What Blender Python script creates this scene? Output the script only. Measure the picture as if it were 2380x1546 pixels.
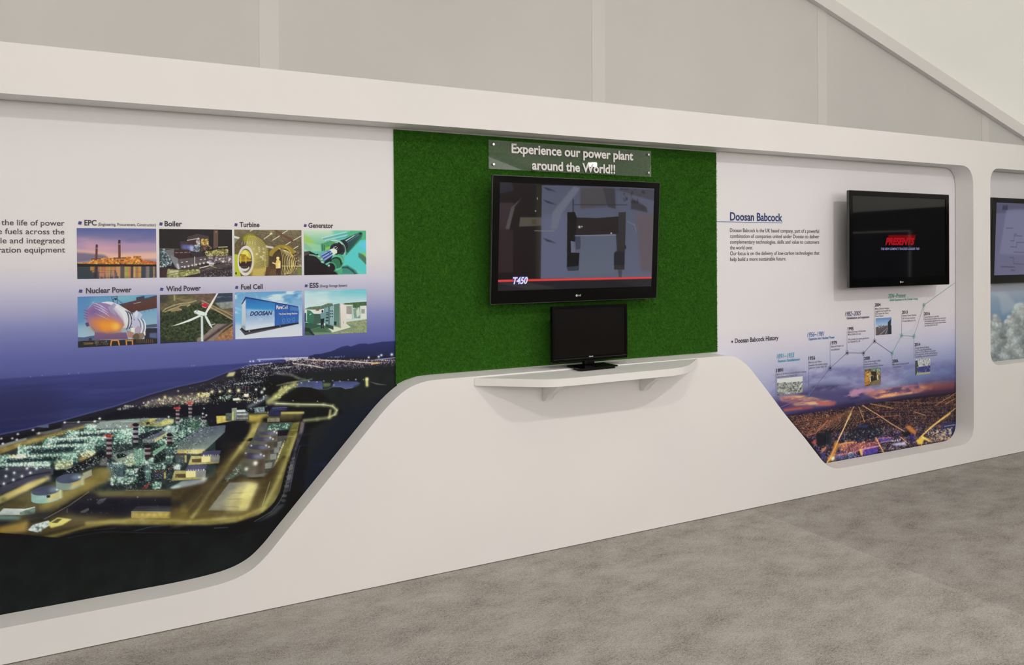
import bpy, bmesh, math, random
import numpy as np
from mathutils import Vector, Matrix, Euler

S = bpy.context.scene
COL = S.collection
for o in list(bpy.data.objects):
    bpy.data.objects.remove(o)

# ------------------------------------------------------------------ camera
# room axes: x along the exhibition wall, y into it (front face at y=0), z up
cam_d = bpy.data.cameras.new('camera')
cam_d.sensor_width = 36.0
cam_d.lens = 27.184
cam_d.shift_y = -0.0682
cam_d.clip_start = 0.05
cam = bpy.data.objects.new('camera', cam_d)
COL.objects.link(cam)
R_, U_, F_ = (0.8882, -0.4593, -0.0074), (0.0102, 0.0035, 0.9999), (0.4593, 0.8883, -0.0078)
cam.matrix_world = Matrix(((R_[0], U_[0], -F_[0], 0.0),
                           (R_[1], U_[1], -F_[1], -3.6286),
                           (R_[2], U_[2], -F_[2], 1.6),
                           (0, 0, 0, 1)))
S.camera = cam

# ------------------------------------------------------------------ light
S.view_settings.view_transform = 'Standard'
S.view_settings.look = 'None'
S.view_settings.gamma = 1.0
S.view_settings.exposure = 0.0
S.view_settings.use_curve_mapping = False
S.cycles.use_denoising = True
S.cycles.max_bounces = 8
S.cycles.diffuse_bounces = 5
WARM = (1.0, 0.895, 0.865)
w = bpy.data.worlds.new('hall_light')
S.world = w
w.use_nodes = True
bg = w.node_tree.nodes['Background']
bg.inputs[0].default_value = (1.0, 0.925, 0.90, 1)
bg.inputs[1].default_value = 2.55


def spot(name, loc, target, energy, size=100, blend=0.7, radius=0.07):
    d = bpy.data.lights.new(name, 'SPOT')
    d.energy = energy
    d.color = WARM
    d.spot_size = math.radians(size)
    d.spot_blend = blend
    d.shadow_soft_size = radius
    o = bpy.data.objects.new(name, d)
    COL.objects.link(o)
    o.location = loc
    o.rotation_euler = (Vector(target) - Vector(loc)).to_track_quat('-Z', 'Y').to_euler()
    return o


# row of hall floodlights hung from the roof frame in front of the wall
for i, (x, e) in enumerate(((-3.6, 90), (0.2, 150), (4.0, 260), (7.8, 960))):  # extra strength added at the right end to brighten the wall there
    spot('flood_lamp', (x, -4.0, 4.2), (x + 0.1, -0.3, 0.0), e, 100, 1.0, 0.40 if x > 7 else 0.08)


def area(name, loc, target, energy, sx, sy):
    d = bpy.data.lights.new(name, 'AREA')
    d.shape = 'RECTANGLE'
    d.size, d.size_y = sx, sy
    d.energy = energy
    d.color = WARM
    o = bpy.data.objects.new(name, d)
    COL.objects.link(o)
    o.location = loc
    o.rotation_euler = (Vector(target) - Vector(loc)).to_track_quat('-Z', 'Y').to_euler()
    return o


# wide fill light added high on the far side to lift the wall's shadows
area('front_fill_light', (1.0, -9.1, 2.65), (1.0, 0.0, 1.6), 185, 14.0, 0.9)
# small square flood at the far side of the hall (it mirrors in the acrylic sign)
area('far_flood_lamp', (6.95, -6.7, 3.085), (2.5, 0.1, 2.13), 2, 0.13, 0.065)


# ------------------------------------------------------------------ helpers
def lin(c):
    c = np.asarray(c, float) / 255.0
    return np.where(c <= 0.04045, c / 12.92, ((c + 0.055) / 1.055) ** 2.4)


PAPER = lin((214, 206, 201))


def alb(c):
    """pigment colour of a print whose white paper looks (214,206,201) in the hall light"""
    return np.clip(lin(c) / PAPER * 0.80, 0.0, 0.93)


def rgba(v):
    return (float(v[0]), float(v[1]), float(v[2]), 1.0)


def mat(name, color, rough=0.5, spec=0.5, metal=0.0, emit=None, emit_s=1.0, coat=0.0):
    m = bpy.data.materials.new(name)
    m.use_nodes = True
    b = m.node_tree.nodes['Principled BSDF']
    b.inputs['Base Color'].default_value = rgba(color)
    b.inputs['Roughness'].default_value = rough
    b.inputs['Specular IOR Level'].default_value = spec
    b.inputs['Metallic'].default_value = metal
    b.inputs['Coat Weight'].default_value = coat
    b.inputs['Coat Roughness'].default_value = 0.03
    if emit is not None:
        b.inputs['Emission Color'].default_value = rgba(emit)
        b.inputs['Emission Strength'].default_value = emit_s
    return m


def nodes(m):
    return m.node_tree.nodes, m.node_tree.links, m.node_tree.nodes['Principled BSDF']


def noisy(name, c0, c1, scale, rough=0.6, spec=0.3, detail=4.0, bump=0.0, bscale=None, stretch=(1, 1, 1), lo=0.35, hi=0.65):
    m = mat(name, c0, rough, spec)
    N, L, b = nodes(m)
    tc = N.new('ShaderNodeTexCoord')
    mp = N.new('ShaderNodeMapping')
    mp.inputs['Scale'].default_value = stretch
    L.new(tc.outputs['Object'], mp.inputs['Vector'])
    nz = N.new('ShaderNodeTexNoise')
    nz.inputs['Scale'].default_value = scale
    nz.inputs['Detail'].default_value = detail
    L.new(mp.outputs['Vector'], nz.inputs['Vector'])
    cr = N.new('ShaderNodeValToRGB')
    cr.color_ramp.elements[0].position = lo
    cr.color_ramp.elements[1].position = hi
    cr.color_ramp.elements[0].color = rgba(c0)
    cr.color_ramp.elements[1].color = rgba(c1)
    L.new(nz.outputs['Fac'], cr.inputs['Fac'])
    L.new(cr.outputs['Color'], b.inputs['Base Color'])
    if bump:
        n2 = N.new('ShaderNodeTexNoise')
        n2.inputs['Scale'].default_value = bscale or scale * 3
        n2.inputs['Detail'].default_value = 3
        L.new(tc.outputs['Object'], n2.inputs['Vector'])
        bp = N.new('ShaderNodeBump')
        bp.inputs['Strength'].default_value = bump
        bp.inputs['Distance'].default_value = 0.01
        L.new(n2.outputs['Fac'], bp.inputs['Height'])
        L.new(bp.outputs['Normal'], b.inputs['Normal'])
    return m


def link(name, me, m, parent=None):
    o = bpy.data.objects.new(name, me)
    COL.objects.link(o)
    if m is not None:
        if len(me.materials) == 0:
            me.materials.append(m)
    if parent is not None:
        o.parent = parent
    return o


def from_bm(name, bm, m, parent=None, smooth=False):
    bmesh.ops.recalc_face_normals(bm, faces=bm.faces)
    me = bpy.data.meshes.new(name)
    bm.to_mesh(me)
    bm.free()
    if smooth:
        for p in me.polygons:
            p.use_smooth = True
    return link(name, me, m, parent)


def thing(name, label, cat, loc=(0, 0, 0), rot=(0, 0, 0), group=None):
    o = bpy.data.objects.new(name, None)
    o.empty_display_size = 0.1
    COL.objects.link(o)
    o.location = loc
    o.rotation_euler = rot
    return tag(o, label, cat, group)


def tag(o, label, cat, group=None):
    o['label'] = label
    o['category'] = cat
    if group:
        o['group'] = group
    return o


def struct(o):
    o['kind'] = 'structure'
    return o


def bm_box(bm, x0, x1, y0, y1, z0, z1, bevel=0.0, seg=2):
    vs = [bm.verts.new(p) for p in ((x0, y0, z0), (x1, y0, z0), (x1, y1, z0), (x0, y1, z0),
                                    (x0, y0, z1), (x1, y0, z1), (x1, y1, z1), (x0, y1, z1))]
    fs = [bm.faces.new([vs[i] for i in f]) for f in ((0, 1, 5, 4), (1, 2, 6, 5), (2, 3, 7, 6), (3, 0, 4, 7), (4, 5, 6, 7), (3, 2, 1, 0))]
    if bevel:
        es = list({e for f in fs for e in f.edges})
        bmesh.ops.bevel(bm, geom=es, offset=bevel, segments=seg, affect='EDGES', profile=0.6)


def box(name, x0, x1, y0, y1, z0, z1, m, parent=None, bevel=0.0):
    bm = bmesh.new()
    bm_box(bm, x0, x1, y0, y1, z0, z1, bevel)
    return from_bm(name, bm, m, parent)


def bm_prism(bm, pts, y0, y1, axis='y'):
    """solid from a closed outline: (x,z) pairs swept along y, or (x,y) pairs swept along z"""
    def P(p, t):
        return (p[0], t, p[1]) if axis == 'y' else ((p[0], p[1], t) if axis == 'z' else (t, p[0], p[1]))
    a = [bm.verts.new(P(p, y0)) for p in pts]
    b = [bm.verts.new(P(p, y1)) for p in pts]
    n = len(pts)
    for i in range(n):
        bm.faces.new((a[i], a[(i + 1) % n], b[(i + 1) % n], b[i]))
    fa = bm.faces.new(a)
    fb = bm.faces.new(b[::-1])
    return fa, fb


def bm_cyl(bm, c, r, h, axis='y', n=24, r2=None):
    r2 = r if r2 is None else r2
    a, b = [], []
    for i in range(n):
        t = 2 * math.pi * i / n
        u, v = math.cos(t), math.sin(t)
        if axis == 'y':
            a.append(bm.verts.new((c[0] + r * u, c[1], c[2] + r * v)))
            b.append(bm.verts.new((c[0] + r2 * u, c[1] + h, c[2] + r2 * v)))
        else:
            a.append(bm.verts.new((c[0] + r * u, c[1] + r * v, c[2])))
            b.append(bm.verts.new((c[0] + r2 * u, c[1] + r2 * v, c[2] + h)))
    for i in range(n):
        bm.faces.new((a[i], a[(i + 1) % n], b[(i + 1) % n], b[i]))
    bm.faces.new(a[::-1])
    bm.faces.new(b)


def smooth_loop(pts, maxlen=0.25, sub=4):
    """centripetal Catmull-Rom through a closed outline, long straight runs left alone"""
    n = len(pts)
    out = []
    P = [np.array(p, float) for p in pts]
    for i in range(n):
        p0, p1, p2, p3 = P[i - 1], P[i], P[(i + 1) % n], P[(i + 2) % n]
        out.append(tuple(p1))
        if np.linalg.norm(p2 - p1) > maxlen:
            continue
        t0 = 0.0
        t1 = t0 + np.linalg.norm(p1 - p0) ** 0.5
        t2 = t1 + np.linalg.norm(p2 - p1) ** 0.5
        t3 = t2 + np.linalg.norm(p3 - p2) ** 0.5
        for k in range(1, sub):
            t = t1 + (t2 - t1) * k / sub
            A1 = (t1 - t) / (t1 - t0) * p0 + (t - t0) / (t1 - t0) * p1
            A2 = (t2 - t) / (t2 - t1) * p1 + (t - t1) / (t2 - t1) * p2
            A3 = (t3 - t) / (t3 - t2) * p2 + (t - t2) / (t3 - t2) * p3
            B1 = (t2 - t) / (t2 - t0) * A1 + (t - t0) / (t2 - t0) * A2
            B2 = (t3 - t) / (t3 - t1) * A2 + (t - t1) / (t3 - t1) * A3
            out.append(tuple((t2 - t) / (t2 - t1) * B1 + (t - t1) / (t2 - t1) * B2))
    return out


# lettering: flat type cut as mesh, scaled to a given width and cap height
CAP = 0.682


def type_mesh(txt, bold=0.0, shear=0.0, extrude=0.0, spacing=1.0, words=1.0):
    cu = bpy.data.curves.new('type', 'FONT')
    cu.body = txt
    cu.offset = bold
    cu.shear = shear
    cu.extrude = extrude
    cu.space_character = spacing
    cu.space_word = words
    cu.resolution_u = 4
    o = bpy.data.objects.new('type', cu)
    COL.objects.link(o)
    dg = bpy.context.evaluated_depsgraph_get()
    me = bpy.data.meshes.new_from_object(o.evaluated_get(dg))
    bpy.data.objects.remove(o)
    bpy.data.curves.remove(cu)
    n = len(me.vertices)
    co = np.zeros(n * 3, np.float32)
    me.vertices.foreach_get('co', co)
    co = co.reshape(-1, 3)
    fv = [tuple(p.vertices) for p in me.polygons]
    bpy.data.meshes.remove(me)
    return co, fv


def lettering(name, items, m, parent, y=0.0, thick=0.0):
    """items: (text, x_left, x_right, z_baseline, cap_height, bold, shear). All end up in one mesh facing -y."""
    V, Fc = [], []
    for it in items:
        txt, x0, x1, z, cap = it[:5]
        bold = it[5] if len(it) > 5 else 0.0
        shear = it[6] if len(it) > 6 else 0.0
        co, fv = type_mesh(txt, bold, shear, 0.5 if thick else 0.0)
        sz = cap / CAP
        lo, hi = co[:, 0].min(), co[:, 0].max()
        sx = (x1 - x0) / (hi - lo) if x1 is not None else sz * 0.86
        base = len(V)
        for c in co:
            yy = y - (c[2] + 0.5) * thick if thick else y
            V.append((x0 + (c[0] - lo) * sx, yy, z + c[1] * sz))
        Fc += [tuple(i + base for i in f) for f in fv]
    me = bpy.data.meshes.new(name)
    me.from_pydata(V, [], Fc)
    me.update()
    return link(name, me, m, parent)
# ------------------------------------------------------------------ printed artwork
# A print is a flat sheet whose ink is stored per vertex; the Art class draws the ink.
class Art:
    def __init__(s, quad, w, h, res, base=(255, 255, 255), seed=1):
        """quad: where the sheet's corners were measured (TL,TR,BR,BL); w,h in metres; res metres per dot"""
        s.w, s.h = w, h
        s.nx, s.ny = int(round(w / res)), int(round(h / res))
        s.a = np.empty((s.ny, s.nx, 3), np.float32)
        s.a[:] = base
        src = np.array(quad, float)
        dst = np.array([(0, 0), (s.nx, 0), (s.nx, s.ny), (0, s.ny)], float)
        A = []
        for (x, y), (u, v) in zip(src, dst):
            A.append([x, y, 1, 0, 0, 0, -u * x, -u * y])
            A.append([0, 0, 0, x, y, 1, -v * x, -v * y])
        hh = np.linalg.solve(np.array(A), dst.reshape(-1))
        s.H = np.append(hh, 1).reshape(3, 3)
        s.v = (0, 0, 1.0)
        s.softk = 1.0
        s.r = np.random.RandomState(seed)

    def view(s, ox, oy, k):
        s.v = (ox, oy, k)
        return s

    def T(s, pts):
        p = np.asarray(pts, float).reshape(-1, 2)
        x = s.v[0] + p[:, 0] / s.v[2]
        y = s.v[1] + p[:, 1] / s.v[2]
        q = s.H @ np.stack([x, y, np.ones_like(x)])
        return np.stack([q[0] / q[2], q[1] / q[2]], 1)

    def sc(s, x, y):
        q = s.T([(x, y), (x + 1, y), (x, y + 1)])
        return np.linalg.norm(q[1] - q[0]), np.linalg.norm(q[2] - q[0])

    def _mask(s, q, soft=0):
        soft = int(round(soft * s.softk))
        e = soft * 2 + 1
        x0 = max(int(q[:, 0].min()) - e, 0)
        x1 = min(int(q[:, 0].max()) + e + 1, s.nx)
        y0 = max(int(q[:, 1].min()) - e, 0)
        y1 = min(int(q[:, 1].max()) + e + 1, s.ny)
        if x1 <= x0 or y1 <= y0:
            return None
        acc = np.zeros((y1 - y0, x1 - x0), np.float32)
        for dx, dy in ((.25, .25), (.75, .25), (.25, .75), (.75, .75)):
            X = np.arange(x0, x1)[None, :] + dx
            Y = np.arange(y0, y1)[:, None] + dy
            ins = np.zeros(acc.shape, bool)
            for i in range(len(q)):
                ax, ay = q[i - 1]
                bx, by = q[i]
                if ay == by:
                    continue
                c = ((ay > Y) != (by > Y)) & (X < (bx - ax) * (Y - ay) / (by - ay) + ax)
                ins ^= c
            acc += ins
        acc /= 4
        if soft:
            acc = blur(blur(acc, (soft + 1) // 2), soft // 2) if soft > 1 else blur(acc, 1)
        return x0, x1, y0, y1, acc

    def _mix(s, box, c, a):
        x0, x1, y0, y1, m = box
        m = (m * a)[..., None]
        s.a[y0:y1, x0:x1] = s.a[y0:y1, x0:x1] * (1 - m) + np.asarray(c, np.float32) * m

    def poly(s, pts, c, a=1.0, c2=None, axis='v', soft=0, tex=0.0, tsc=6.0):
        """flat (or c -> c2 graded, or mottled) area"""
        q = s.T(pts)
        b = s._mask(q, soft)
        if b is None:
            return
        x0, x1, y0, y1, m = b
        col = np.empty(m.shape + (3,), np.float32)
        col[:] = c
        if c2 is not None:
            if axis == 'v':
                t = ((np.arange(y0, y1) + .5 - q[:, 1].min()) / max(np.ptp(q[:, 1]), 1e-6))[:, None, None]
            else:
                t = ((np.arange(x0, x1) + .5 - q[:, 0].min()) / max(np.ptp(q[:, 0]), 1e-6))[None, :, None]
            t = np.clip(t, 0, 1)
            col = col * (1 - t) + np.asarray(c2, np.float32) * t
        if tex:
            n = vnoise(s.r, m.shape, tsc, 3)[..., None]
            col = np.clip(col * (1 + tex * (n - .5) * 2), 0, 255)
        s._mix(b, col, a)

    def mottle(s, pts, c, a=1.0, tsc=8.0, thr=0.5, gain=4.0, stretch=1.0, octv=3, soft=0):
        """blotches of ink c where a noise field is above thr"""
        q = s.T(pts)
        b = s._mask(q, soft)
        if b is None:
            return
        x0, x1, y0, y1, m = b
        n = vnoise(s.r, m.shape, tsc, octv, stretch)
        k = np.clip((n - thr) * gain + .5 * 0, 0, 1)
        s._mix((x0, x1, y0, y1, m * k), c, a)

    def line(s, pts, wd, c, a=1.0, glow=0.0):
        glow *= .45
        q = s.T(pts)
        mid = np.asarray(pts, float).mean(0)
        kx, kz = s.sc(*mid)
        r = max(wd * (kx + kz) / 4, 0.35)
        al = a * min(1.0, wd * (kx + kz) / 4 / 0.35)
        for i in range(len(q) - 1):
            p0, p1 = q[i], q[i + 1]
            e = r + 1 + glow
            x0 = max(int(min(p0[0], p1[0]) - e), 0)
            x1 = min(int(max(p0[0], p1[0]) + e) + 2, s.nx)
            y0 = max(int(min(p0[1], p1[1]) - e), 0)
            y1 = min(int(max(p0[1], p1[1]) + e) + 2, s.ny)
            if x1 <= x0 or y1 <= y0:
                continue
            X = np.arange(x0, x1)[None, :] + .5
            Y = np.arange(y0, y1)[:, None] + .5
            d = p1 - p0
            L = max(d @ d, 1e-9)
            t = np.clip(((X - p0[0]) * d[0] + (Y - p0[1]) * d[1]) / L, 0, 1)
            ds = np.hypot(X - p0[0] - t * d[0], Y - p0[1] - t * d[1])
            m = np.clip(r + .5 - ds, 0, 1) if not glow else np.exp(-(ds / (r + glow)) ** 2)
            s._mix((x0, x1, y0, y1, m.astype(np.float32)), c, al)

    def dot(s, x, y, r, c, a=1.0, hard=False):
        q = s.T([(x, y)])[0]
        kx, kz = s.sc(x, y)
        rx, rz = max(r * kx, .45), max(r * kz, .45)
        e = 1.2 if hard else 2.2
        x0, x1 = max(int(q[0] - rx * e - 1), 0), min(int(q[0] + rx * e) + 2, s.nx)
        y0, y1 = max(int(q[1] - rz * e - 1), 0), min(int(q[1] + rz * e) + 2, s.ny)
        if x1 <= x0 or y1 <= y0:
            return
        X = (np.arange(x0, x1)[None, :] + .5 - q[0]) / rx
        Y = (np.arange(y0, y1)[:, None] + .5 - q[1]) / rz
        d = X * X + Y * Y
        m = np.clip((1.1 - np.sqrt(d)) * 4, 0, 1) if hard else np.exp(-d * 1.4)
        s._mix((x0, x1, y0, y1, m.astype(np.float32)), c, a)

    def ell(s, cx, cy, rx, ry, c, a=1.0, ang=0.0, **k):
        s.poly(arc(cx, cy, rx, ry, 0, 360, ang), c, a, **k)

    def spk(s, pts, n, cs, r0, r1, a=1.0, rows=None):
        p = np.asarray(pts, float)
        lo, hi = p.min(0), p.max(0)
        got = 0
        for _ in range(n * 6):
            if got >= n:
                break
            x, y = lo + s.r.rand(2) * (hi - lo)
            ins = False
            for i in range(len(p)):
                (ax, ay), (bx, by) = p[i - 1], p[i]
                if (ay > y) != (by > y) and x < (bx - ax) * (y - ay) / (by - ay) + ax:
                    ins = not ins
            if not ins:
                continue
            got += 1
            c = cs[s.r.randint(len(cs))]
            s.dot(x, y, r0 + (r1 - r0) * s.r.rand() ** 2, c, a * (.55 + .45 * s.r.rand()))

    def grain(s, pts, dens, cs, a=1.0, size=1, soft=0, clump=0.0, csc=10):
        """pinpoint lights / fine texture: random single dots of ink"""
        q = s.T(pts)
        b = s._mask(q, soft)
        if b is None:
            return
        x0, x1, y0, y1, m = b
        h, w_ = m.shape
        d = np.full(m.shape, dens, np.float32)
        if clump:
            d = d * np.clip(1 + clump * (vnoise(s.r, m.shape, csc, 3) - .5) * 4, 0, 3)
        on = (s.r.rand(h, w_) < d).astype(np.float32)
        col = np.asarray(cs, np.float32)[s.r.randint(len(cs), size=(h, w_))]
        al = a * (.45 + .55 * s.r.rand(h, w_).astype(np.float32))
        for dy, dx in ((0, 0), (0, 1), (1, 0), (1, 1))[:size * size if size < 3 else 4]:
            o = np.roll(np.roll(on * al, dy, 0), dx, 1)
            c = np.roll(np.roll(col, dy, 0), dx, 1)
            k = (m * o)[..., None]
            s.a[y0:y1, x0:x1] = s.a[y0:y1, x0:x1] * (1 - k) + c * k

    def row(s, p0, p1, n, cs, r, a=1.0, jit=0.0):
        p0, p1 = np.array(p0, float), np.array(p1, float)
        for i in range(n):
            x, y = p0 + (p1 - p0) * (i + .5) / n + (s.r.rand(2) - .5) * jit
            s.dot(x, y, r * (.7 + .6 * s.r.rand()), cs[s.r.randint(len(cs))], a)


def arc(cx, cy, rx, ry, a0=0, a1=360, ang=0.0, n=40):
    t = np.radians(np.linspace(a0, a1, n, endpoint=(abs(a1 - a0) < 360)))
    x, y = rx * np.cos(t), ry * np.sin(t)
    c, s_ = math.cos(math.radians(ang)), math.sin(math.radians(ang))
    return [(cx + u * c - v * s_, cy + u * s_ + v * c) for u, v in zip(x, y)]


def blur(m, k):
    k = int(k)
    for ax in (0, 1):
        p = np.pad(m, [(k, k) if i == ax else (0, 0) for i in range(2)], mode='edge')
        cs = np.cumsum(p, axis=ax)
        cs = np.insert(cs, 0, 0, axis=ax)
        n = m.shape[ax]
        m = (np.take(cs, np.arange(n) + 2 * k + 1, axis=ax) - np.take(cs, np.arange(n), axis=ax)) / (2 * k + 1)
    return m


def vnoise(r, shape, sc, octv=3, stretch=1.0):
    out = np.zeros(shape, np.float32)
    amp, tot = 1.0, 0.0
    for o in range(octv):
        gy = max(int(shape[0] / sc) + 3, 3)
        gx = max(int(shape[1] / (sc * stretch)) + 3, 3)
        g = r.rand(gy, gx).astype(np.float32)
        y = np.arange(shape[0]) / sc
        x = np.arange(shape[1]) / (sc * stretch)
        y = np.minimum(y, gy - 1.001)
        x = np.minimum(x, gx - 1.001)
        yi, xi = y.astype(int), x.astype(int)
        fy, fx = (y - yi)[:, None], (x - xi)[None, :]
        fy, fx = fy * fy * (3 - 2 * fy), fx * fx * (3 - 2 * fx)
        v = (g[yi][:, xi] * (1 - fx) + g[yi][:, xi + 1] * fx) * (1 - fy) + (g[yi + 1][:, xi] * (1 - fx) + g[yi + 1][:, xi + 1] * fx) * fy
        out += amp * v
        tot += amp
        amp *= .55
        sc = max(sc / 2, 1.0)
    return out / tot


def sheet(name, art, x0, z1, y, m, parent=None, to=None, emit=False):
    """flat sheet with its top-left corner at (x0, y, z1), facing -y"""
    nx, ny = art.nx, art.ny
    c = art.a
    p = np.pad(c, ((1, 1), (1, 1), (0, 0)), mode='edge')
    v = (p[:-1, :-1] + p[1:, :-1] + p[:-1, 1:] + p[1:, 1:]) / 4
    # keep the ink crisp: take each dot's own ink at its corner instead of a 4-way mean
    v = .5 * v + .5 * p[1:, 1:]
    v = np.maximum(lin(v) - 0.012, 0.0) if emit else alb(v)
    col = np.ones((ny + 1, nx + 1, 4), np.float32)
    col[..., :3] = v
    X = x0 + np.linspace(0, art.w, nx + 1)
    Z = z1 - np.linspace(0, art.h, ny + 1)
    co = np.empty((ny + 1, nx + 1, 3), np.float32)
    co[..., 0] = X[None, :]
    co[..., 1] = y
    co[..., 2] = Z[:, None]
    i = np.arange(ny)[:, None] * (nx + 1) + np.arange(nx)[None, :]
    f = np.stack([i, i + nx + 1, i + nx + 2, i + 1], -1).reshape(-1)
    me = bpy.data.meshes.new(name)
    me.vertices.add((nx + 1) * (ny + 1))
    me.vertices.foreach_set('co', co.reshape(-1))
    me.loops.add(len(f))
    me.loops.foreach_set('vertex_index', f.astype(np.int32))
    me.polygons.add(nx * ny)
    me.polygons.foreach_set('loop_start', np.arange(0, len(f), 4, dtype=np.int32))
    me.update(calc_edges=True)
    at = me.color_attributes.new('ink', 'FLOAT_COLOR', 'POINT')
    at.data.foreach_set('color', col.reshape(-1))
    return link(name, me, m, parent)


def ink_mat(name, rough=0.45, spec=0.35, emit=0.0):
    m = mat(name, (0, 0, 0), rough, spec)
    N, L, b = nodes(m)
    at = N.new('ShaderNodeAttribute')
    at.attribute_name = 'ink'
    if emit:
        b.inputs['Base Color'].default_value = (0.004, 0.004, 0.005, 1)
        L.new(at.outputs['Color'], b.inputs['Emission Color'])
        b.inputs['Emission Strength'].default_value = emit
    else:
        L.new(at.outputs['Color'], b.inputs['Base Color'])
    return m
# ------------------------------------------------------------------ left mural: power station at dusk
def ramp(x, xs, cs):
    cs = np.asarray(cs, float)
    return np.stack([np.interp(x, xs, cs[:, k]) for k in range(3)], -1)


MINT = [(214, 240, 230), (150, 204, 186), (238, 246, 240), (104, 160, 142), (70, 120, 108)]
WHITE = [(225, 225, 228), (240, 236, 225), (190, 195, 215)]
WARML = [(235, 215, 150), (225, 190, 130), (240, 230, 200), (215, 160, 110)]


def art_plant():
    A = Art([(-611.78, 202.08), (917.36, 308.96), (925.53, 1262.05), (-591.41, 1542.35)], 2.485, 2.095, 0.0021, seed=3)
    # dusk sky: white paper at the top running down to lilac
    z = 2.235 - (np.arange(A.ny) + .5) / A.ny * 2.095
    A.a[:] = ramp(-z, [-2.3, -1.66, -1.57, -1.50, -1.43, -1.37, -1.32, -1.25, -1.18, -1.11, -1.0],
                  [(213, 206, 203), (212, 205, 202), (204, 197, 200), (192, 187, 200), (172, 168, 191), (150, 148, 182),
                   (125, 128, 173), (104, 107, 160), (88, 92, 150), (80, 85, 142), (68, 74, 130)])[:, None, :]
    H = A.view
    A.view(0, 0, 1)
    # far sea
    sea = [(-620, 925), (0, 882), (120, 874), (300, 862), (480, 851), (600, 843), (660, 835), (720, 831), (720, 850), (600, 870), (480, 900), (300, 960), (150, 1000), (0, 1040), (-620, 1150)]
    A.poly(sea, (58, 63, 119), c2=(22, 26, 60), soft=2)
    A.mottle(sea, (32, 38, 92), .55, 26, .45, 3, 9)
    A.mottle(sea, (92, 96, 150), .25, 14, .58, 4, 14)
    A.poly([(-620, 925), (0, 895), (120, 895), (160, 960), (0, 1030), (-620, 1100)], (34, 34, 66), .45, soft=40)
    for x, y in ((72, 876), (98, 873), (160, 869), (183, 867), (446, 850), (452, 850)):
        A.dot(x, y, 1.3, (150, 152, 195), .9)
    # hills
    A.view(560, 780, 6.432)
    A.poly([(1090, 280), (1190, 275), (1360, 235), (1500, 170), (1590, 150), (1640, 168), (1760, 125), (1870, 117), (1900, 130), (2100, 95), (2420, 75), (2420, 400), (1090, 360)], (42, 48, 96), c2=(24, 28, 54))
    A.poly([(980, 350), (1020, 305), (1090, 290), (1170, 295), (1260, 330), (1300, 360)], (32, 36, 72))
    # land
    A.view(0, 0, 1)
    land = [(-620, 1090), (0, 1012), (70, 998), (150, 978), (200, 964), (268, 946), (350, 918), (408, 902), (480, 886), (528, 867), (566, 855), (600, 848), (660, 842), (712, 835), (800, 832), (930, 826), (930, 1460), (-620, 1560)]
    A.poly(land, (30, 29, 42), c2=(20, 24, 24), tex=.12, tsc=30)
    A.poly([(268, 950), (350, 921), (408, 905), (480, 889), (530, 870), (560, 880), (520, 905), (420, 935), (330, 950)], (52, 46, 62), .8, soft=5)
    A.line([(-100, 1030), (0, 1010), (70, 996), (150, 976), (200, 962), (268, 944), (350, 916), (408, 900), (480, 884), (528, 865), (560, 853)], 3.0, (74, 76, 120), .8)
    # dark woods on the right and along the bottom
    A.poly([(600, 900), (700, 868), (930, 850), (930, 1470), (560, 1480), (640, 1250), (700, 1080), (720, 960), (640, 930)], (24, 28, 28), .95, soft=6, tex=.15, tsc=20)
    A.poly([(790, 960), (930, 900), (930, 1300), (640, 1260), (690, 1100)], (18, 22, 36), .8, soft=20)
    A.mottle([(700, 960), (930, 930), (930, 1200), (660, 1240)], (34, 40, 70), .5, 12, .62, 5, 4)
    # --- town lights beyond
    A.view(560, 780, 6.432)
    P1 = [(600, 335), (990, 325), (1300, 360), (2320, 350), (2330, 410), (1900, 440), (1250, 490), (900, 470), (760, 410), (620, 372)]
    A.poly(P1, (44, 40, 62), .6, soft=8)
    A.spk(P1, 620, [(235, 215, 195), (225, 225, 240), (200, 160, 140), (245, 225, 190)], 3, 10)
    A.spk([(640, 330), (990, 325), (1000, 360), (680, 385)], 130, [(240, 225, 200), (225, 215, 225)], 5, 12)
    A.line([(250, 362), (600, 345), (1000, 330)], 8, (185, 185, 220), .9, 2)
    A.line([(1000, 362), (1280, 370), (1650, 385), (1780, 400), (2040, 415)], 9, (240, 215, 190), .95, 1)
    A.line([(1960, 420), (2070, 410)], 14, (245, 190, 110), .8, 2)
    A.line([(790, 420), (1040, 448), (1230, 485)], 10, (225, 215, 185), .9, 1)
    A.line([(2000, 365), (2330, 330)], 9, (170, 180, 215), .8, 1)
    for x, y, r in ((1910, 328, 18), (2060, 318, 20), (2100, 295, 20), (2255, 285, 24), (140, 388, 14), (185, 385, 16), (280, 383, 12)):
        A.dot(x, y, r, (225, 232, 250))
    A.spk([(0, 450), (420, 405), (900, 480), (1200, 480), (700, 540), (0, 600)], 110, WHITE, 4, 11, .9)
    A.row((180, 445), (460, 415), 18, WHITE, 7)
    A.row((0, 590), (480, 545), 10, WHITE, 8, .9, 10)
    A.row((460, 500), (900, 450), 22, WHITE, 9, .9, 14)
    A.row((1650, 382), (2330, 368), 22, WHITE, 7)
    A.spk([(1300, 320), (1560, 305), (1560, 330), (1300, 335)], 26, [(150, 165, 190)], 5, 8)
    # roads and ponds
    A.line([(500, 565), (640, 575), (760, 590), (820, 620), (860, 640), (960, 660)], 18, (92, 92, 88), .8, 4)
    A.line([(540, 750), (700, 710), (830, 690), (1000, 668), (1060, 650)], 12, (120, 116, 100), .8, 2)
    A.poly([(810, 780), (860, 700), (960, 682), (1215, 682), (1225, 800), (1140, 800), (1060, 780), (930, 770)], (62, 70, 112), c2=(84, 92, 140), tex=.06)
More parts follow.
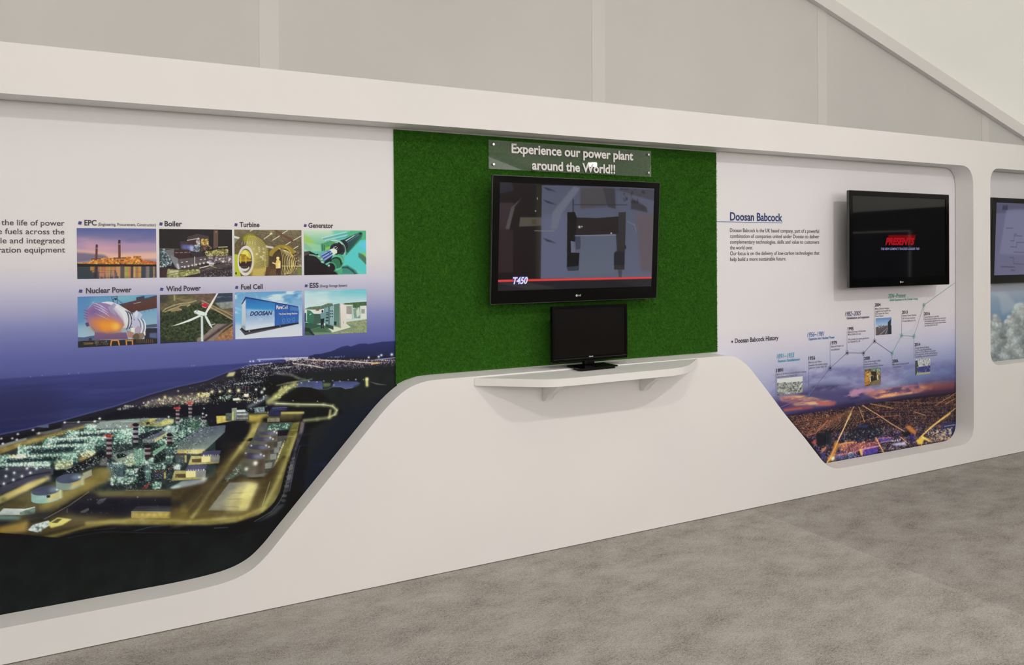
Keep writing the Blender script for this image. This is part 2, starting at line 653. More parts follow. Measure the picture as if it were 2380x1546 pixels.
    A.poly([(1360, 765), (1390, 690), (1460, 682), (1740, 690), (1790, 715), (1700, 755), (1660, 785), (1560, 798), (1500, 770)], (58, 66, 104), c2=(84, 92, 136), tex=.06)
    A.line([(1070, 785), (1180, 810), (1300, 800), (1370, 768), (1500, 772), (1560, 798), (1660, 785), (1770, 740)], 6, (120, 128, 160), .8)
    A.poly([(1225, 715), (1340, 715), (1340, 770), (1225, 780)], (120, 130, 92), c2=(60, 76, 54), soft=3)
    A.line([(1880, 650), (1885, 745)], 26, (225, 220, 140), .95, 4)
    A.dot(1885, 655, 26, (240, 235, 170))
    for k in range(5):
        A.line([(1930 + 30 * k, 690 + 8 * k), (2040 + 32 * k, 740)], 6, (110, 112, 104), .7)
    A.row((840, 700), (1890, 660), 9, WHITE, 10, .9, 20)
    for x, y in ((840, 730), (810, 770), (1390, 740), (780, 975), (1145, 985)):
        A.dot(x, y, 9, (215, 220, 235))
    # harbour works (zoom on the near town)
    A.view(240, 840, 6.263)
    A.poly([(1790, 225), (1830, 165), (1930, 150), (1900, 215)], (215, 205, 150), .9, soft=2)
    A.spk([(1780, 290), (2380, 150), (2380, 380), (1900, 400), (1500, 420)], 150, [(160, 165, 190), (200, 200, 215), (110, 115, 140)], 4, 10, .8)
    A.row((1900, 335), (2320, 290), 30, [(150, 165, 180), (215, 220, 225)], 9, .9, 22)
    P = [(560, 660), (700, 560), (1050, 500), (1290, 470), (1530, 480), (1540, 590), (1300, 610), (900, 650)]
    A.poly(P, (118, 104, 104), .75, soft=8)
    A.spk(P, 190, WARML, 5, 15)
    A.spk([(1380, 450), (1560, 450), (1560, 520), (1380, 510)], 60, [(235, 210, 110), (245, 225, 150)], 7, 16)
    A.spk([(190, 710), (330, 640), (480, 650), (400, 690)], 40, [(225, 225, 190), (190, 195, 180)], 6, 14)
    A.spk([(1700, 500), (1880, 490), (1880, 545), (1700, 550)], 46, MINT, 7, 12)
    A.spk([(1880, 560), (2240, 540), (2240, 575), (1900, 580)], 40, WARML, 6, 10)
    A.poly([(1890, 540), (1985, 530), (1985, 565), (1890, 572)], (190, 205, 180))
    A.poly([(2050, 475), (2120, 470), (2120, 515), (2050, 520)], (200, 200, 165))
    for x in (2070, 2118):
        A.line([(x, 370), (x, 470)], 5, (110, 90, 110))
        A.dot(x, 372, 9, (220, 60, 70))
    for x, y, r in ((1585, 445, 30), (1840, 432, 32), (1970, 425, 36), (1700, 440, 24), (900, 520, 26)):
        for t in range(6):
            a = t * math.pi / 6
            A.line([(x - r * 1.6 * math.cos(a), y - r * 1.6 * math.sin(a)), (x + r * 1.6 * math.cos(a), y + r * 1.6 * math.sin(a))], 3, (235, 190, 110), .5)
        A.dot(x, y, r * .8, (250, 225, 160))
    for x, y, r in ((2225, 410, 20), (2345, 402, 24), (2310, 450, 26), (1092, 432, 14), (815, 548, 12), (657, 590, 13), (590, 605, 14), (535, 690, 16), (657, 690, 13), (717, 572, 9)):
        A.dot(x, y, r, (232, 230, 225))
    A.poly([(330, 700), (600, 660), (900, 660), (1300, 620), (2200, 590), (2100, 660), (1880, 700), (1880, 780), (1650, 800), (1000, 810), (500, 830), (0, 860), (0, 760)], (24, 26, 42), .9, soft=6)
    A.line([(2130, 660), (2380, 520)], 30, (92, 98, 112), .9, 6)
    A.row((2200, 620), (2380, 500), 12, WHITE, 10, .9, 40)
    # --- snaking lit road on the right
    A.view(440, 760, 3.9635)
    A.line([(970, 530), (860, 590), (800, 640), (735, 690)], 34, (176, 168, 96), .9, 6)
    A.spk([(860, 540), (970, 540), (830, 660), (780, 640)], 60, [(220, 208, 120), (150, 146, 96)], 6, 12)
    A.line([(735, 690), (800, 705), (1000, 718), (1240, 718), (1320, 730), (1355, 765), (1345, 800), (1290, 835), (1180, 850), (1060, 862)], 20, (140, 136, 96), .9, 4)
    A.line([(800, 706), (1230, 716), (1320, 730), (1362, 770), (1340, 810), (1280, 836)], 5, (206, 200, 150), .8, 1)
    A.line([(1300, 770), (1290, 830)], 12, (220, 205, 130), .7, 4)
    # works offices and yards behind the tanks
    A.view(460, 940, 7.729)
    A.poly([(1490, 150), (1890, 145), (1850, 300), (1240, 320), (1260, 190)], (120, 104, 52), c2=(52, 42, 34), soft=4, tex=.15, tsc=8)
    A.line([(1500, 155), (1890, 150)], 16, (206, 180, 82), .9, 4)
    A.poly([(860, 190), (1270, 170), (1260, 210), (1130, 260), (1180, 320), (980, 330), (880, 310)], (202, 172, 62), c2=(158, 128, 48), soft=6, tex=.12)
    A.poly([(330, 210), (600, 200), (610, 300), (340, 350)], (196, 166, 60), tex=.12)
    A.poly([(1330, 40), (1610, 25), (1610, 110), (1500, 120), (1480, 220), (1270, 220), (1290, 130)], (44, 42, 84), tex=.1)
    A.line([(1340, 70), (1600, 58)], 10, (96, 100, 160))
    A.line([(1350, 98), (1560, 92)], 8, (70, 74, 140))
    A.poly([(1250, 250), (1470, 240), (1470, 315), (1250, 320)], (136, 122, 96), tex=.2)
    A.poly([(1010, 60), (1200, 40), (1200, 150), (1020, 160)], (96, 112, 124), tex=.2)
    A.spk([(820, 90), (1260, 30), (1270, 150), (840, 160)], 40, MINT, 5, 12)
    A.poly([(690, 100), (860, 95), (860, 140), (690, 145)], (186, 190, 206))
    A.poly([(500, 160), (920, 145), (920, 290), (500, 300)], (92, 96, 96), tex=.35, tsc=5)
    A.row((700, 180), (900, 178), 7, [(205, 210, 215)], 14)
    A.row((700, 250), (900, 246), 8, [(205, 200, 190)], 13)
    A.poly([(610, 70), (700, 60), (690, 270), (610, 290)], (128, 136, 120), tex=.2)
    A.line([(632, 140), (628, 280)], 26, (200, 190, 90), .9)
    # long yellow road beside the yards
    yel = [(960, 330), (1270, 330), (980, 600), (960, 760), (380, 1400), (200, 1560), (-20, 1560), (300, 1300), (880, 720)]
    A.poly(yel, (150, 128, 58), c2=(112, 96, 44), soft=5, tex=.18, tsc=10)
    A.line([(1120, 420), (760, 800), (300, 1330), (180, 1500)], 30, (186, 166, 84), .6, 14)
    A.line([(830, 800), (540, 1080), (270, 1370)], 5, (190, 176, 110), .8)
    A.poly([(560, 690), (960, 680), (760, 960), (440, 1290), (160, 1560), (0, 1480), (300, 1160), (450, 820)], (66, 50, 42), .55, soft=14)
    A.poly([(770, 640), (980, 600), (990, 660), (780, 670)], (26, 20, 22))
    # tank farm
    A.poly([(1100, 340), (1700, 320), (1640, 560), (1520, 700), (1280, 1310), (480, 1330), (700, 1000), (1000, 600)], (86, 84, 84), tex=.14)
    A.poly([(1240, 360), (1680, 330), (1630, 540), (1440, 540), (1440, 440), (1240, 470)], (60, 92, 80), tex=.4, tsc=5)
    A.spk([(1250, 360), (1660, 340), (1600, 450), (1250, 470)], 80, MINT, 6, 16)
    A.poly([(1440, 470), (1640, 460), (1600, 560), (1420, 570)], (42, 30, 46))
    A.spk([(520, 1330), (780, 1010), (800, 1240)], 60, MINT, 6, 15)
    for cx, cy, rx, ry, hgt, in ((1265, 520, 165, 34, 130), (1185, 630, 178, 38, 170), (1095, 770, 198, 46, 210), (990, 930, 215, 58, 330)):
        body = arc(cx, cy + hgt, rx, ry * .8, 0, 180) + [(cx - rx, cy), (cx + rx, cy)]
        A.poly(body, (98, 88, 80), c2=(128, 118, 106), tex=.05)
        A.poly([(cx - rx, cy), (cx - rx * .5, cy), (cx - rx * .5, cy + hgt + ry * .6), (cx - rx, cy + hgt)], (70, 84, 74), .5, soft=8)
        A.poly([(cx + rx * .25, cy), (cx + rx, cy), (cx + rx, cy + hgt), (cx + rx * .25, cy + hgt + ry)], (74, 50, 34), .55, soft=10)
        A.ell(cx, cy, rx, ry, (72, 66, 96), tex=.05)
        A.poly(arc(cx + rx * .45, cy + 4, rx * .5, ry * .7), (150, 150, 176), .6, soft=6)
        A.dot(cx + rx * .92, cy - 6, 17, (240, 235, 230))
        A.dot(cx + rx * .66, cy - 30, 22, (240, 236, 230), .8)
    A.dot(1035, 1060, 48, (248, 242, 230))
    A.dot(870, 1162, 40, (240, 238, 225))
    A.dot(960, 742, 16, (240, 235, 225))
    A.dot(860, 880, 18, (240, 235, 225))
    for k, (x, y, q) in enumerate(((1430, 680, 80), (1370, 780, 100), (1300, 900, 120), (1210, 1060, 130))):
        A.poly([(x, y), (x + q, y - 20), (x + q - 20, y + 90), (x - 5, y + 110)], (138, 134, 130), tex=.1)
        A.line([(x, y + 105), (x + q - 30, y + 95)], 8, (40, 38, 40), .8)
    A.poly([(850, 1290), (1290, 1230), (1300, 1300), (860, 1300)], (120, 116, 112))
    A.poly([(480, 1290), (850, 1240), (900, 1320), (480, 1350)], (76, 116, 114), tex=.2)
    A.spk([(460, 1330), (900, 1320), (880, 1400), (470, 1400)], 70, MINT, 6, 15)
    # ring road down the right-hand side
    ring = [(1700, 330), (1840, 310), (1790, 520), (1680, 860), (1590, 1200), (1500, 1560), (1240, 1560), (1330, 1240), (1500, 800), (1620, 560)]
    A.poly(ring, (124, 112, 50), c2=(104, 98, 44), soft=2, tex=.14, tsc=8)
    A.spk(ring, 90, [(196, 186, 96), (160, 150, 80)], 4, 9, .8)
    A.line([(1835, 320), (1780, 520), (1660, 880), (1560, 1290), (1490, 1560)], 7, (176, 164, 120), .9)
    A.line([(1540, 690), (1440, 940), (1360, 1130), (1300, 1300)], 14, (200, 190, 140), .7, 2)
    A.row((1560, 650), (1310, 1290), 18, WARML, 15, .9, 12)
    for y0, x0, x1 in ((465, 1660, 1790), (578, 1620, 1740), (1345, 1310, 1530)):
        A.line([(x0, y0), (x1, y0 - 4)], 6, (206, 196, 120), .9)
    A.line([(1850, 330), (1800, 540), (1690, 880), (1590, 1290), (1510, 1560)], 46, (26, 24, 32), .9)
    A.poly([(1850, 310), (1920, 315), (1870, 560), (1790, 760), (1750, 950), (1660, 1560), (1550, 1560), (1640, 1150), (1720, 850), (1800, 560)], (62, 58, 80), .85, tex=.3, tsc=7)
    A.poly([(1850, 310), (1920, 315), (1885, 520), (1810, 540)], (150, 120, 116), .7, soft=3)
    A.line([(1830, 740), (1760, 1000), (1690, 1330), (1650, 1560)], 6, (112, 116, 150), .8)
    for k in range(9):
        A.poly([(1690 - 14 * k, 960 + 62 * k), (1750 - 14 * k, 945 + 62 * k), (1740 - 14 * k, 985 + 62 * k), (1680 - 14 * k, 998 + 62 * k)], (118, 114, 122), .6)
    # --- main plant, left of the tanks
    A.view(0, 0, 1)
    A.poly([(-620, 1190), (0, 1060), (60, 1035), (140, 1000), (235, 978), (300, 972), (420, 970), (470, 965), (500, 1010), (505, 1130), (420, 1150), (270, 1150), (180, 1150), (0, 1200), (-620, 1300)], (44, 62, 66), c2=(46, 54, 58), tex=.25, tsc=8)
    A.view(0, 920, 8.588)
    # quay and beach road
    A.poly([(-900, 1150), (0, 980), (540, 830), (1230, 640), (1260, 560), (2080, 500), (1900, 560), (1500, 640), (1000, 820), (400, 1000), (0, 1180), (-900, 1400)], (70, 64, 84), soft=3)
    A.poly([(-900, 1280), (0, 1040), (540, 880), (900, 790), (1300, 690), (1800, 560), (1950, 560), (1300, 760), (880, 900), (480, 1000), (0, 1170), (-900, 1420)], (172, 142, 62), c2=(138, 116, 56), soft=4, tex=.2, tsc=6)
    A.poly([(-600, 1150), (0, 985), (300, 900), (530, 835), (545, 880), (200, 980), (0, 1050), (-600, 1210)], (128, 128, 118), tex=.1)
    A.poly([(720, 740), (980, 700), (1230, 645), (1230, 690), (960, 765), (740, 790)], (110, 104, 96), tex=.1)
    A.poly([(740, 600), (975, 575), (975, 640), (870, 640), (750, 625)], (84, 90, 122))
    A.line([(1280, 535), (1580, 525), (2100, 500)], 7, (160, 156, 140))
    for x, y in ((1300, 532), (1575, 523), (1900, 510), (35, 855), (255, 850), (365, 765), (668, 682), (66, 955), (345, 875), (785, 745), (1998, 455)):
        A.dot(x, y, 24, (226, 226, 236))
        A.dot(x - 20, y + 6, 16, (200, 205, 230), .8)
    # lit cooling banks, row over row
    for (x0, y0, x1, y1, hh) in ((1700, 640, 2900, 590, 130), (1330, 770, 2800, 700, 135), (900, 900, 2120, 860, 140), (380, 1060, 1900, 1000, 150), (-60, 1260, 1560, 1190, 150), (-900, 1420, 1000, 1370, 130)):
        A.poly([(x0, y0 - 50), (x1, y1 - 60), (x1, y1 + hh), (x0 - 60, y0 + hh + 20)], (52, 88, 84), tex=.5, tsc=5)
        A.poly([(x0 + 150, y0 + 5), (x1 - 320, y1 + 10), (x1 - 320, y1 + hh - 60), (x0 + 120, y0 + hh - 50)], (36, 54, 64), .92, tex=.25, tsc=6)
        A.spk([(x0, y0 - 70), (x0 + 260, y0 - 80), (x0 + 200, y0 + hh), (x0 - 60, y0 + hh)], 110, MINT, 12, 28)
        A.row((x0 + 100, y0 - 26), (x1, y1 - 34), 24, [(214, 232, 222), (226, 236, 230)], 30, .95, 12)
        A.row((x0 + 60, y0 + 8), (x1, y1), 70, MINT, 13, .8, 50)
        A.spk([(x1 - 400, y1 - 40), (x1, y1 - 50), (x1, y1 + hh), (x1 - 450, y1 + hh)], 130, MINT, 12, 26)
    A.row((-300, 1395), (1000, 1385), 22, [(220, 235, 225)], 28, .9, 14)
    A.spk([(180, 1190), (520, 1180), (500, 1240), (180, 1240)], 40, [(235, 215, 165), (220, 200, 160)], 16, 28)
    A.poly([(1560, 1250), (1740, 1190), (1760, 1290), (1600, 1330)], (206, 158, 76), .8, soft=3)
    P = [(1100, 1310), (1450, 1290), (1450, 1420), (1380, 1470), (1100, 1470)]
    A.poly(P, (128, 134, 96), tex=.35, tsc=4)
    A.spk(P, 90, [(222, 226, 190), (196, 206, 160), (120, 130, 90)], 14, 28)
    P = [(1600, 1110), (1900, 1100), (1900, 1230), (1620, 1220)]
    A.spk(P, 60, [(222, 226, 190), (220, 190, 120)], 14, 28)
    A.poly([(1060, 1480), (1300, 1480), (1800, 1230), (2060, 1080), (2120, 1200), (1700, 1440), (1400, 1600), (1060, 1620)], (24, 28, 38), .95, soft=3)
    A.line([(1300, 1480), (1540, 1380)], 6, (150, 150, 140))
    A.line([(1260, 1560), (2000, 1300)], 8, (110, 110, 110), .7)
    A.spk([(1300, 1480), (2060, 1150), (2060, 1330), (1400, 1560)], 50, [(190, 200, 195), (226, 226, 215)], 9, 20)
    # centre: turbine blocks
    A.view(220, 900, 8.588)
    A.poly([(110, 690), (500, 655), (1100, 615), (900, 780), (700, 830), (0, 830)], (126, 136, 138), tex=.06)
    A.line([(530, 692), (890, 680)], 10, (196, 215, 210), .8)
    A.poly([(900, 700), (1110, 620), (1300, 615), (1580, 640), (1580, 720), (1330, 790), (930, 780)], (150, 144, 96), tex=.2)
    A.poly([(1100, 640), (1260, 625), (1160, 690), (1070, 760)], (206, 184, 78))
    A.poly([(1300, 700), (1560, 640), (1560, 710), (1340, 780)], (204, 190, 88), .9, soft=3)
    A.poly([(1040, 700), (1110, 695), (1110, 740), (1030, 750)], (52, 44, 40))
    A.poly([(1280, 620), (1440, 610), (1330, 690), (1140, 685)], (104, 104, 128))
    A.spk([(560, 880), (900, 780), (1400, 790), (1300, 950), (760, 1000)], 150, MINT, 9, 22)
    A.spk([(380, 900), (760, 860), (740, 1130), (380, 1130)], 220, MINT, 10, 24)
    A.poly([(870, 960), (1180, 860), (1350, 830), (1350, 880), (960, 1040), (880, 1060)], (32, 40, 54), .95)
    A.poly([(960, 1040), (1350, 880), (1460, 890), (1190, 1040), (1180, 1110), (960, 1110)], (82, 88, 112), tex=.06)
    A.poly([(960, 1040), (1190, 1040), (1180, 1110), (960, 1112)], (110, 114, 120))
    A.poly([(1190, 1040), (1470, 890), (1470, 960), (1200, 1110)], (172, 164, 104))
    A.poly([(1340, 860), (1440, 770), (1620, 770), (1600, 900), (1470, 900)], (128, 152, 160), tex=.15)
    A.spk([(1600, 640), (2230, 600), (2230, 900), (1650, 1000)], 260, MINT + [(70, 110, 100)], 9, 24)
    A.spk([(1450, 880), (2100, 780), (1650, 1100), (1300, 1090)], 200, MINT + [(30, 44, 46), (30, 44, 46)], 10, 24)
    A.poly([(1930, 690), (2090, 680), (2090, 860), (1950, 880)], (66, 104, 90), tex=.2)
    # big turbine hall
    A.poly([(1650, 1110), (2150, 800), (2560, 760), (2620, 760), (2600, 900), (2200, 1270), (1650, 1270)], (88, 94, 122), c2=(122, 136, 128), tex=.05)
    A.poly([(1640, 1255), (2200, 1235), (2180, 1310), (2050, 1340), (1640, 1320)], (202, 180, 104), soft=2)
    for k in range(6):
        A.dot(1860 + 95 * k, 1050 - 75 * k, 14, (52, 54, 78), .8, True)
    # green lit boiler houses and their stacks
    A.view(220, 1000, 8.5)
    A.poly([(360, 470), (740, 380), (780, 400), (790, 680), (560, 700), (360, 560)], (96, 110, 120), c2=(130, 140, 110), tex=.1)
    A.spk([(550, 600), (770, 420), (790, 660), (700, 730)], 90, [(206, 214, 180), (150, 164, 120), (186, 206, 190)], 10, 24)
    A.poly([(430, 480), (520, 450), (640, 490), (600, 530), (460, 560)], (26, 36, 38))
    A.poly([(1150, 420), (1420, 260), (1420, 330), (1160, 520)], (120, 168, 140), tex=.1)
    A.spk([(1240, 230), (1430, 170), (1430, 260), (1260, 290)], 40, MINT, 12, 26)
    for x0, x1, y0, y1, c in ((240, 570, 660, 1000, (70, 92, 104)), (780, 1000, 380, 700, (112, 160, 138)), (960, 1120, 620, 820, (84, 106, 112)), (1400, 1540, 350, 560, (66, 92, 96)), (990, 1110, 820, 1000, (86, 122, 122)), (1410, 1540, 540, 660, (84, 118, 116))):
        A.poly([(x0, y0), (x1, y0 - 10), (x1, y1), (x0 + 20, y1 + 10)], c, tex=.18, tsc=6)
        A.row((x0, y0), (x1, y0 - 10), 7, MINT, 22, .9, 16)
        for k in range(1, 4):
            xx = x0 + (x1 - x0) * k / 4
            A.line([(xx, y0), (xx + 4, y1)], 7, (44, 66, 70), .7)
    for P, n in (([(290, 940), (700, 900), (720, 1060), (300, 1080)], 110), ([(880, 680), (1180, 540), (1180, 620), (900, 700)], 60), ([(720, 760), (860, 760), (840, 1040), (700, 1030)], 50), ([(1120, 640), (1400, 600), (1400, 760), (1120, 780)], 70), ([(620, 780), (740, 760), (720, 880), (620, 880)], 30)):
        A.spk(P, n, MINT + [(230, 238, 234), (40, 60, 60)], 12, 30)
    A.poly([(0, 760), (230, 770), (260, 1000), (0, 1100)], (170, 142, 60), c2=(128, 108, 56), soft=8, tex=.1)
    A.poly([(120, 580), (250, 540), (250, 700), (100, 700)], (104, 96, 100), tex=.1)
    for P, c in (([(870, 780), (990, 680), (990, 1000), (880, 990)], (30, 40, 46)), ([(1180, 520), (1400, 440), (1400, 640), (1160, 660)], (30, 44, 46)), ([(1540, 120), (1620, 90), (1620, 500), (1550, 500)], (40, 60, 60))):
        A.poly(P, c, .9, soft=2)
    A.spk([(1540, 60), (1900, 0), (1640, 200), (1620, 500), (1550, 520)], 110, MINT + [(24, 36, 38)], 9, 18)
    # small yellow lit houses with blue-grey roofs
    for x, y, k in ((1580, 770, 1.0), (1905, 480, .92)):
        A.poly([(x, y + 30), (x + 620 * k, y + 20), (x + 600 * k, y + 190 * k), (x - 60, y + 230 * k)], (168, 148, 78), tex=.15)
        A.poly([(x + 260 * k, y - 70 * k), (x + 650 * k, y - 90 * k), (x + 600 * k, y + 30), (x + 200 * k, y + 36)], (78, 72, 112))
        A.poly([(x + 230 * k, y + 36), (x + 420 * k, y + 36), (x + 420 * k, y + 160 * k), (x + 230 * k, y + 168 * k)], (214, 198, 116))
        A.poly([(x + 420 * k, y + 36), (x + 620 * k, y + 30), (x + 610 * k, y + 160 * k), (x + 420 * k, y + 160 * k)], (128, 124, 128))
        A.poly([(x + 20, y + 100 * k), (x + 220 * k, y + 90 * k), (x + 220 * k, y + 170 * k), (x + 20, y + 170 * k)], (96, 72, 40))
        A.row((x + 250 * k, y + 22), (x + 600 * k, y + 14), 7, WHITE, 14)
    for x, y, w_, h_, c in ((1160, 830, 210, 130, (54, 56, 78)), (1600, 490, 180, 150, (76, 84, 92))):
        A.poly([(x, y), (x + w_, y), (x + w_, y + h_), (x, y + h_)], c)
        A.poly([(x + w_, y), (x + w_ + 40, y - 20), (x + w_ + 40, y + h_), (x + w_, y + h_)], (176, 150, 74))
        A.poly([(x, y - 24), (x + w_ + 40, y - 30), (x + w_ + 40, y + 2), (x, y + 2)], (96, 52, 44))
    A.dot(1640, 720, 62, (190, 220, 210))
    A.spk([(1540, 690), (1720, 690), (1700, 780), (1560, 780)], 24, WHITE, 14, 26)
    A.poly([(1480, 1140), (1720, 1010), (2240, 940), (2100, 1140), (1560, 1170)], (122, 128, 142), c2=(150, 160, 168), soft=2)
    A.dot(2170, 985, 70, (220, 222, 226), .8)
    A.poly([(1550, 1120), (1700, 1090), (1680, 1170), (1540, 1170)], (206, 222, 222), .7, soft=5)
    A.spk([(1160, 1040), (1320, 1010), (1320, 1140), (1150, 1170)], 50, MINT, 14, 26)
    A.poly([(920, 1160), (1080, 1030), (1120, 1050), (1010, 1160)], (138, 46, 44))
    A.poly([(1440, 760), (1540, 700), (1560, 720), (1460, 780)], (120, 60, 60))
    A.line([(620, 1190), (1400, 1190)], 8, (196, 176, 136), .8)
    A.line([(620, 1180), (790, 1050)], 7, (150, 140, 130), .8)
    A.view(0, 0, 1)
    G1 = [(0, 1075), (60, 1040), (140, 1003), (235, 985), (420, 975), (470, 968), (500, 1000), (420, 1090), (330, 1140), (250, 1130), (240, 1070), (100, 1090), (0, 1090)]
    A.grain(G1, .035, [(236, 248, 242), (200, 232, 220)], .95, 1, clump=1.4, csc=9)
    A.grain(G1, .07, [(20, 34, 36), (34, 54, 54)], .7, 1, clump=1.2, csc=7)
    A.grain([(-600, 1180), (0, 1060), (0, 1095), (-600, 1250)], .05, [(214, 240, 230), (120, 180, 160), (30, 50, 50)], .9, 1, clump=1)
    A.grain([(250, 1030), (400, 1010), (420, 1120), (260, 1140)], .06, [(240, 248, 244), (170, 214, 196), (26, 40, 42), (26, 40, 42)], .9, 1, clump=1.3, csc=8)
    A.grain([(300, 972), (480, 962), (490, 1010), (420, 1010), (330, 1000)], .06, [(226, 242, 236), (150, 196, 180), (30, 46, 46)], .9, 1, clump=1)
    A.grain([(560, 850), (720, 835), (920, 835), (920, 850), (760, 862), (560, 880)], .07, [(240, 226, 206), (220, 220, 236), (220, 170, 140)], .95, 1, clump=1.3, csc=8)
    A.grain([(440, 900), (620, 860), (640, 905), (450, 925)], .04, [(220, 224, 236), (160, 166, 190)], .9, 1, clump=1.2)
    A.grain([(300, 945), (440, 912), (600, 910), (600, 935), (320, 950)], .06, [(245, 226, 170), (236, 200, 140), (226, 226, 220)], .95, 1, clump=1.3, csc=8)
    # red and white banded stacks
    A.view(220, 900, 8.588)
    for x, y0, y1, w_, nb, cap in ((292, 990, 1395, 110, 8, 'r'), (822, 760, 1160, 105, 8, 'd'), (1495, 960, 1130, 95, 4, 'd'), (1062, 1190, 1400, 118, 4, 'd'), (1660, 440, 720, 78, 7, 'r'), (1910, 340, 600, 72, 7, 'r'), (2180, 560, 700, 70, 3, 'd')):
        for k in range(nb):
            ya, yb = y0 + (y1 - y0) * k / nb, y0 + (y1 - y0) * (k + 1) / nb
            c = (150, 140, 150) if k % 2 == 0 else ((74, 36, 54) if cap == 'r' or nb == 4 else (44, 42, 62))
            A.poly([(x - w_ / 2, ya)] + arc(x, yb, w_ / 2, 8, 180, 0, n=8) + [(x + w_ / 2, ya)], c, c2=tuple(v * .82 for v in c), axis='h')
        if cap == 'r':
            A.ell(x, y0 - 18, w_ * .62, 34, (150, 40, 40))
            A.dot(x - w_ * .8, y0 - 20, 26, (235, 80, 80))
            A.dot(x + w_ * .5, y0 - 20, 26, (245, 110, 80))
            A.dot(x - w_ * .1, y0 - 26, 22, (225, 60, 55))
        else:
            A.ell(x, y0 - 8, w_ * .62, 36, (40, 26, 40))
    A.dot(735, 770, 26, (225, 80, 85))
    A.dot(900, 772, 14, (215, 130, 130))
    A.dot(1480, 800, 40, (200, 225, 230))
    for x, y, r in ((2160, 530, 22), (2185, 425, 16), (2230, 560, 20), (515, 785, 16), (645, 780, 18), (1480, 592, 22)):
        A.dot(x, y, r, (226, 234, 236))
    # left foreground: long hall, round tanks, yard
    A.view(0, 1060, 7.731)
    A.poly([(-1200, 640), (-300, 330), (250, 190), (960, 230), (960, 330), (300, 560), (0, 690), (-1200, 1010)], (76, 72, 98), c2=(64, 62, 84), tex=.06)
    A.poly([(-1200, 520), (0, 270), (400, 280), (0, 440), (-1200, 760)], (52, 56, 74), .7, soft=4)
    A.line([(-600, 700), (0, 545), (560, 350), (900, 290)], 12, (40, 38, 56), .8, 3)
    A.poly([(-900, 1000), (0, 730), (500, 490), (780, 400), (840, 430), (560, 590), (90, 820), (-100, 900), (-900, 1180)], (204, 176, 96), c2=(196, 164, 82), soft=3)
    A.poly([(480, 500), (700, 430), (740, 450), (520, 560)], (206, 184, 150), .7, soft=8)
    for x, y in ((110, 365), (260, 305), (400, 365), (550, 305), (245, 430), (75, 500), (125, 235), (490, 225), (660, 225)):
        A.dot(x, y, 34, (190, 205, 212), .8)
        A.dot(x, y - 4, 16, (240, 240, 238))
    A.poly([(-900, 1180), (0, 900), (560, 640), (1000, 470), (1640, 250), (1930, 230), (1940, 400), (1560, 640), (1000, 980), (820, 1110), (300, 1200), (-900, 1500)], (112, 96, 50), c2=(82, 72, 48), soft=5, tex=.14, tsc=10)
    A.line([(840, 880), (1560, 520), (1900, 330)], 60, (164, 138, 62), .7, 20)
    A.line([(60, 790), (560, 640)], 20, (100, 92, 60), .7, 12)
    A.poly([(1490, 310), (1650, 240), (1655, 350), (1510, 420)], (156, 148, 128))
    for cx, cy, rx, ry, h_, a in ((830, 620, 265, 84, 150, (124, 164, 160)), (1250, 400, 240, 86, 130, (122, 140, 136))):
        A.poly(arc(cx, cy + h_, rx, ry * .9, 0, 180, -8) + [(cx - rx, cy + 20), (cx + rx, cy - 20)], a)
        A.poly([(cx + rx * .2, cy + 60), (cx + rx * .98, cy - 10), (cx + rx * .98, cy + h_ * .8), (cx + rx * .1, cy + h_ + ry * .8)], (206, 176, 96), .9, soft=4)
        A.ell(cx, cy, rx, ry, (74, 80, 112), ang=-8)
        A.poly(arc(cx + rx * .6, cy - 20, rx * .4, ry * .5, ang=-8), (130, 156, 168), .7, soft=5)
        A.line([(cx + rx * .98, cy - 20), (cx + rx * 1.0, cy + h_ * .8)], 26, (196, 190, 150), .8, 4)
        A.dot(cx + rx * .75, cy - 18, 24, (220, 236, 236), .9)
    A.poly([(840, 710), (905, 700), (905, 745), (845, 755)], (44, 50, 50))
    A.poly([(-300, 1000), (0, 1010), (70, 940), (450, 950), (640, 910), (630, 1030), (360, 1060), (60, 1060), (-300, 1090)], (190, 192, 196), tex=.1)
    A.poly([(360, 1010), (640, 920), (630, 1040), (360, 1070)], (104, 124, 112), tex=.3, tsc=4)
    A.poly([(-300, 1090), (60, 1065), (400, 1090), (330, 1140), (100, 1160), (-300, 1160)], (126, 164, 174), .8, soft=5)
    A.poly([(-600, 1200), (0, 1160), (320, 1180), (100, 1260), (-600, 1350)], (34, 40, 66), .9, soft=8)
    A.poly([(640, 1010), (980, 980), (820, 1110), (400, 1130)], (44, 46, 62), .8, soft=8)
    # asphalt yard with the strip of road around it
    A.view(0, 1080, 3.8646)
    A.poly([(800, 260), (1850, 235), (1900, 300), (1700, 420), (1560, 520), (1000, 500), (600, 560), (420, 480)], (58, 52, 60), c2=(60, 52, 46), soft=8)
    A.poly([(640, 330), (900, 290), (1700, 300), (1650, 370), (1180, 440), (900, 440), (620, 420)], (36, 34, 50), .8, soft=10)
    A.poly([(820, 235), (1820, 225), (1840, 290), (900, 290)], (122, 106, 56), .75, soft=5)
    A.line([(400, 490), (620, 370), (800, 245)], 6, (160, 140, 110), .9)
    A.poly([(400, 500), (640, 440), (1000, 440), (1200, 480), (1180, 540), (900, 540), (600, 590), (400, 640), (0, 620), (0, 560)], (112, 92, 48), .75, soft=10)
    A.poly([(-300, 640), (0, 560), (260, 500), (240, 600), (60, 620), (-300, 700)], (180, 138, 56), .85, soft=6)
    A.poly([(250, 590), (300, 540), (440, 500), (460, 540), (340, 610)], (170, 176, 182), tex=.25, tsc=4)
    A.spk([(260, 590), (390, 520), (400, 600)], 26, [(70, 84, 84), (200, 215, 215)], 8, 16)
    A.poly([(430, 530), (520, 475), (650, 490), (560, 545), (460, 570)], (206, 186, 76), soft=1)
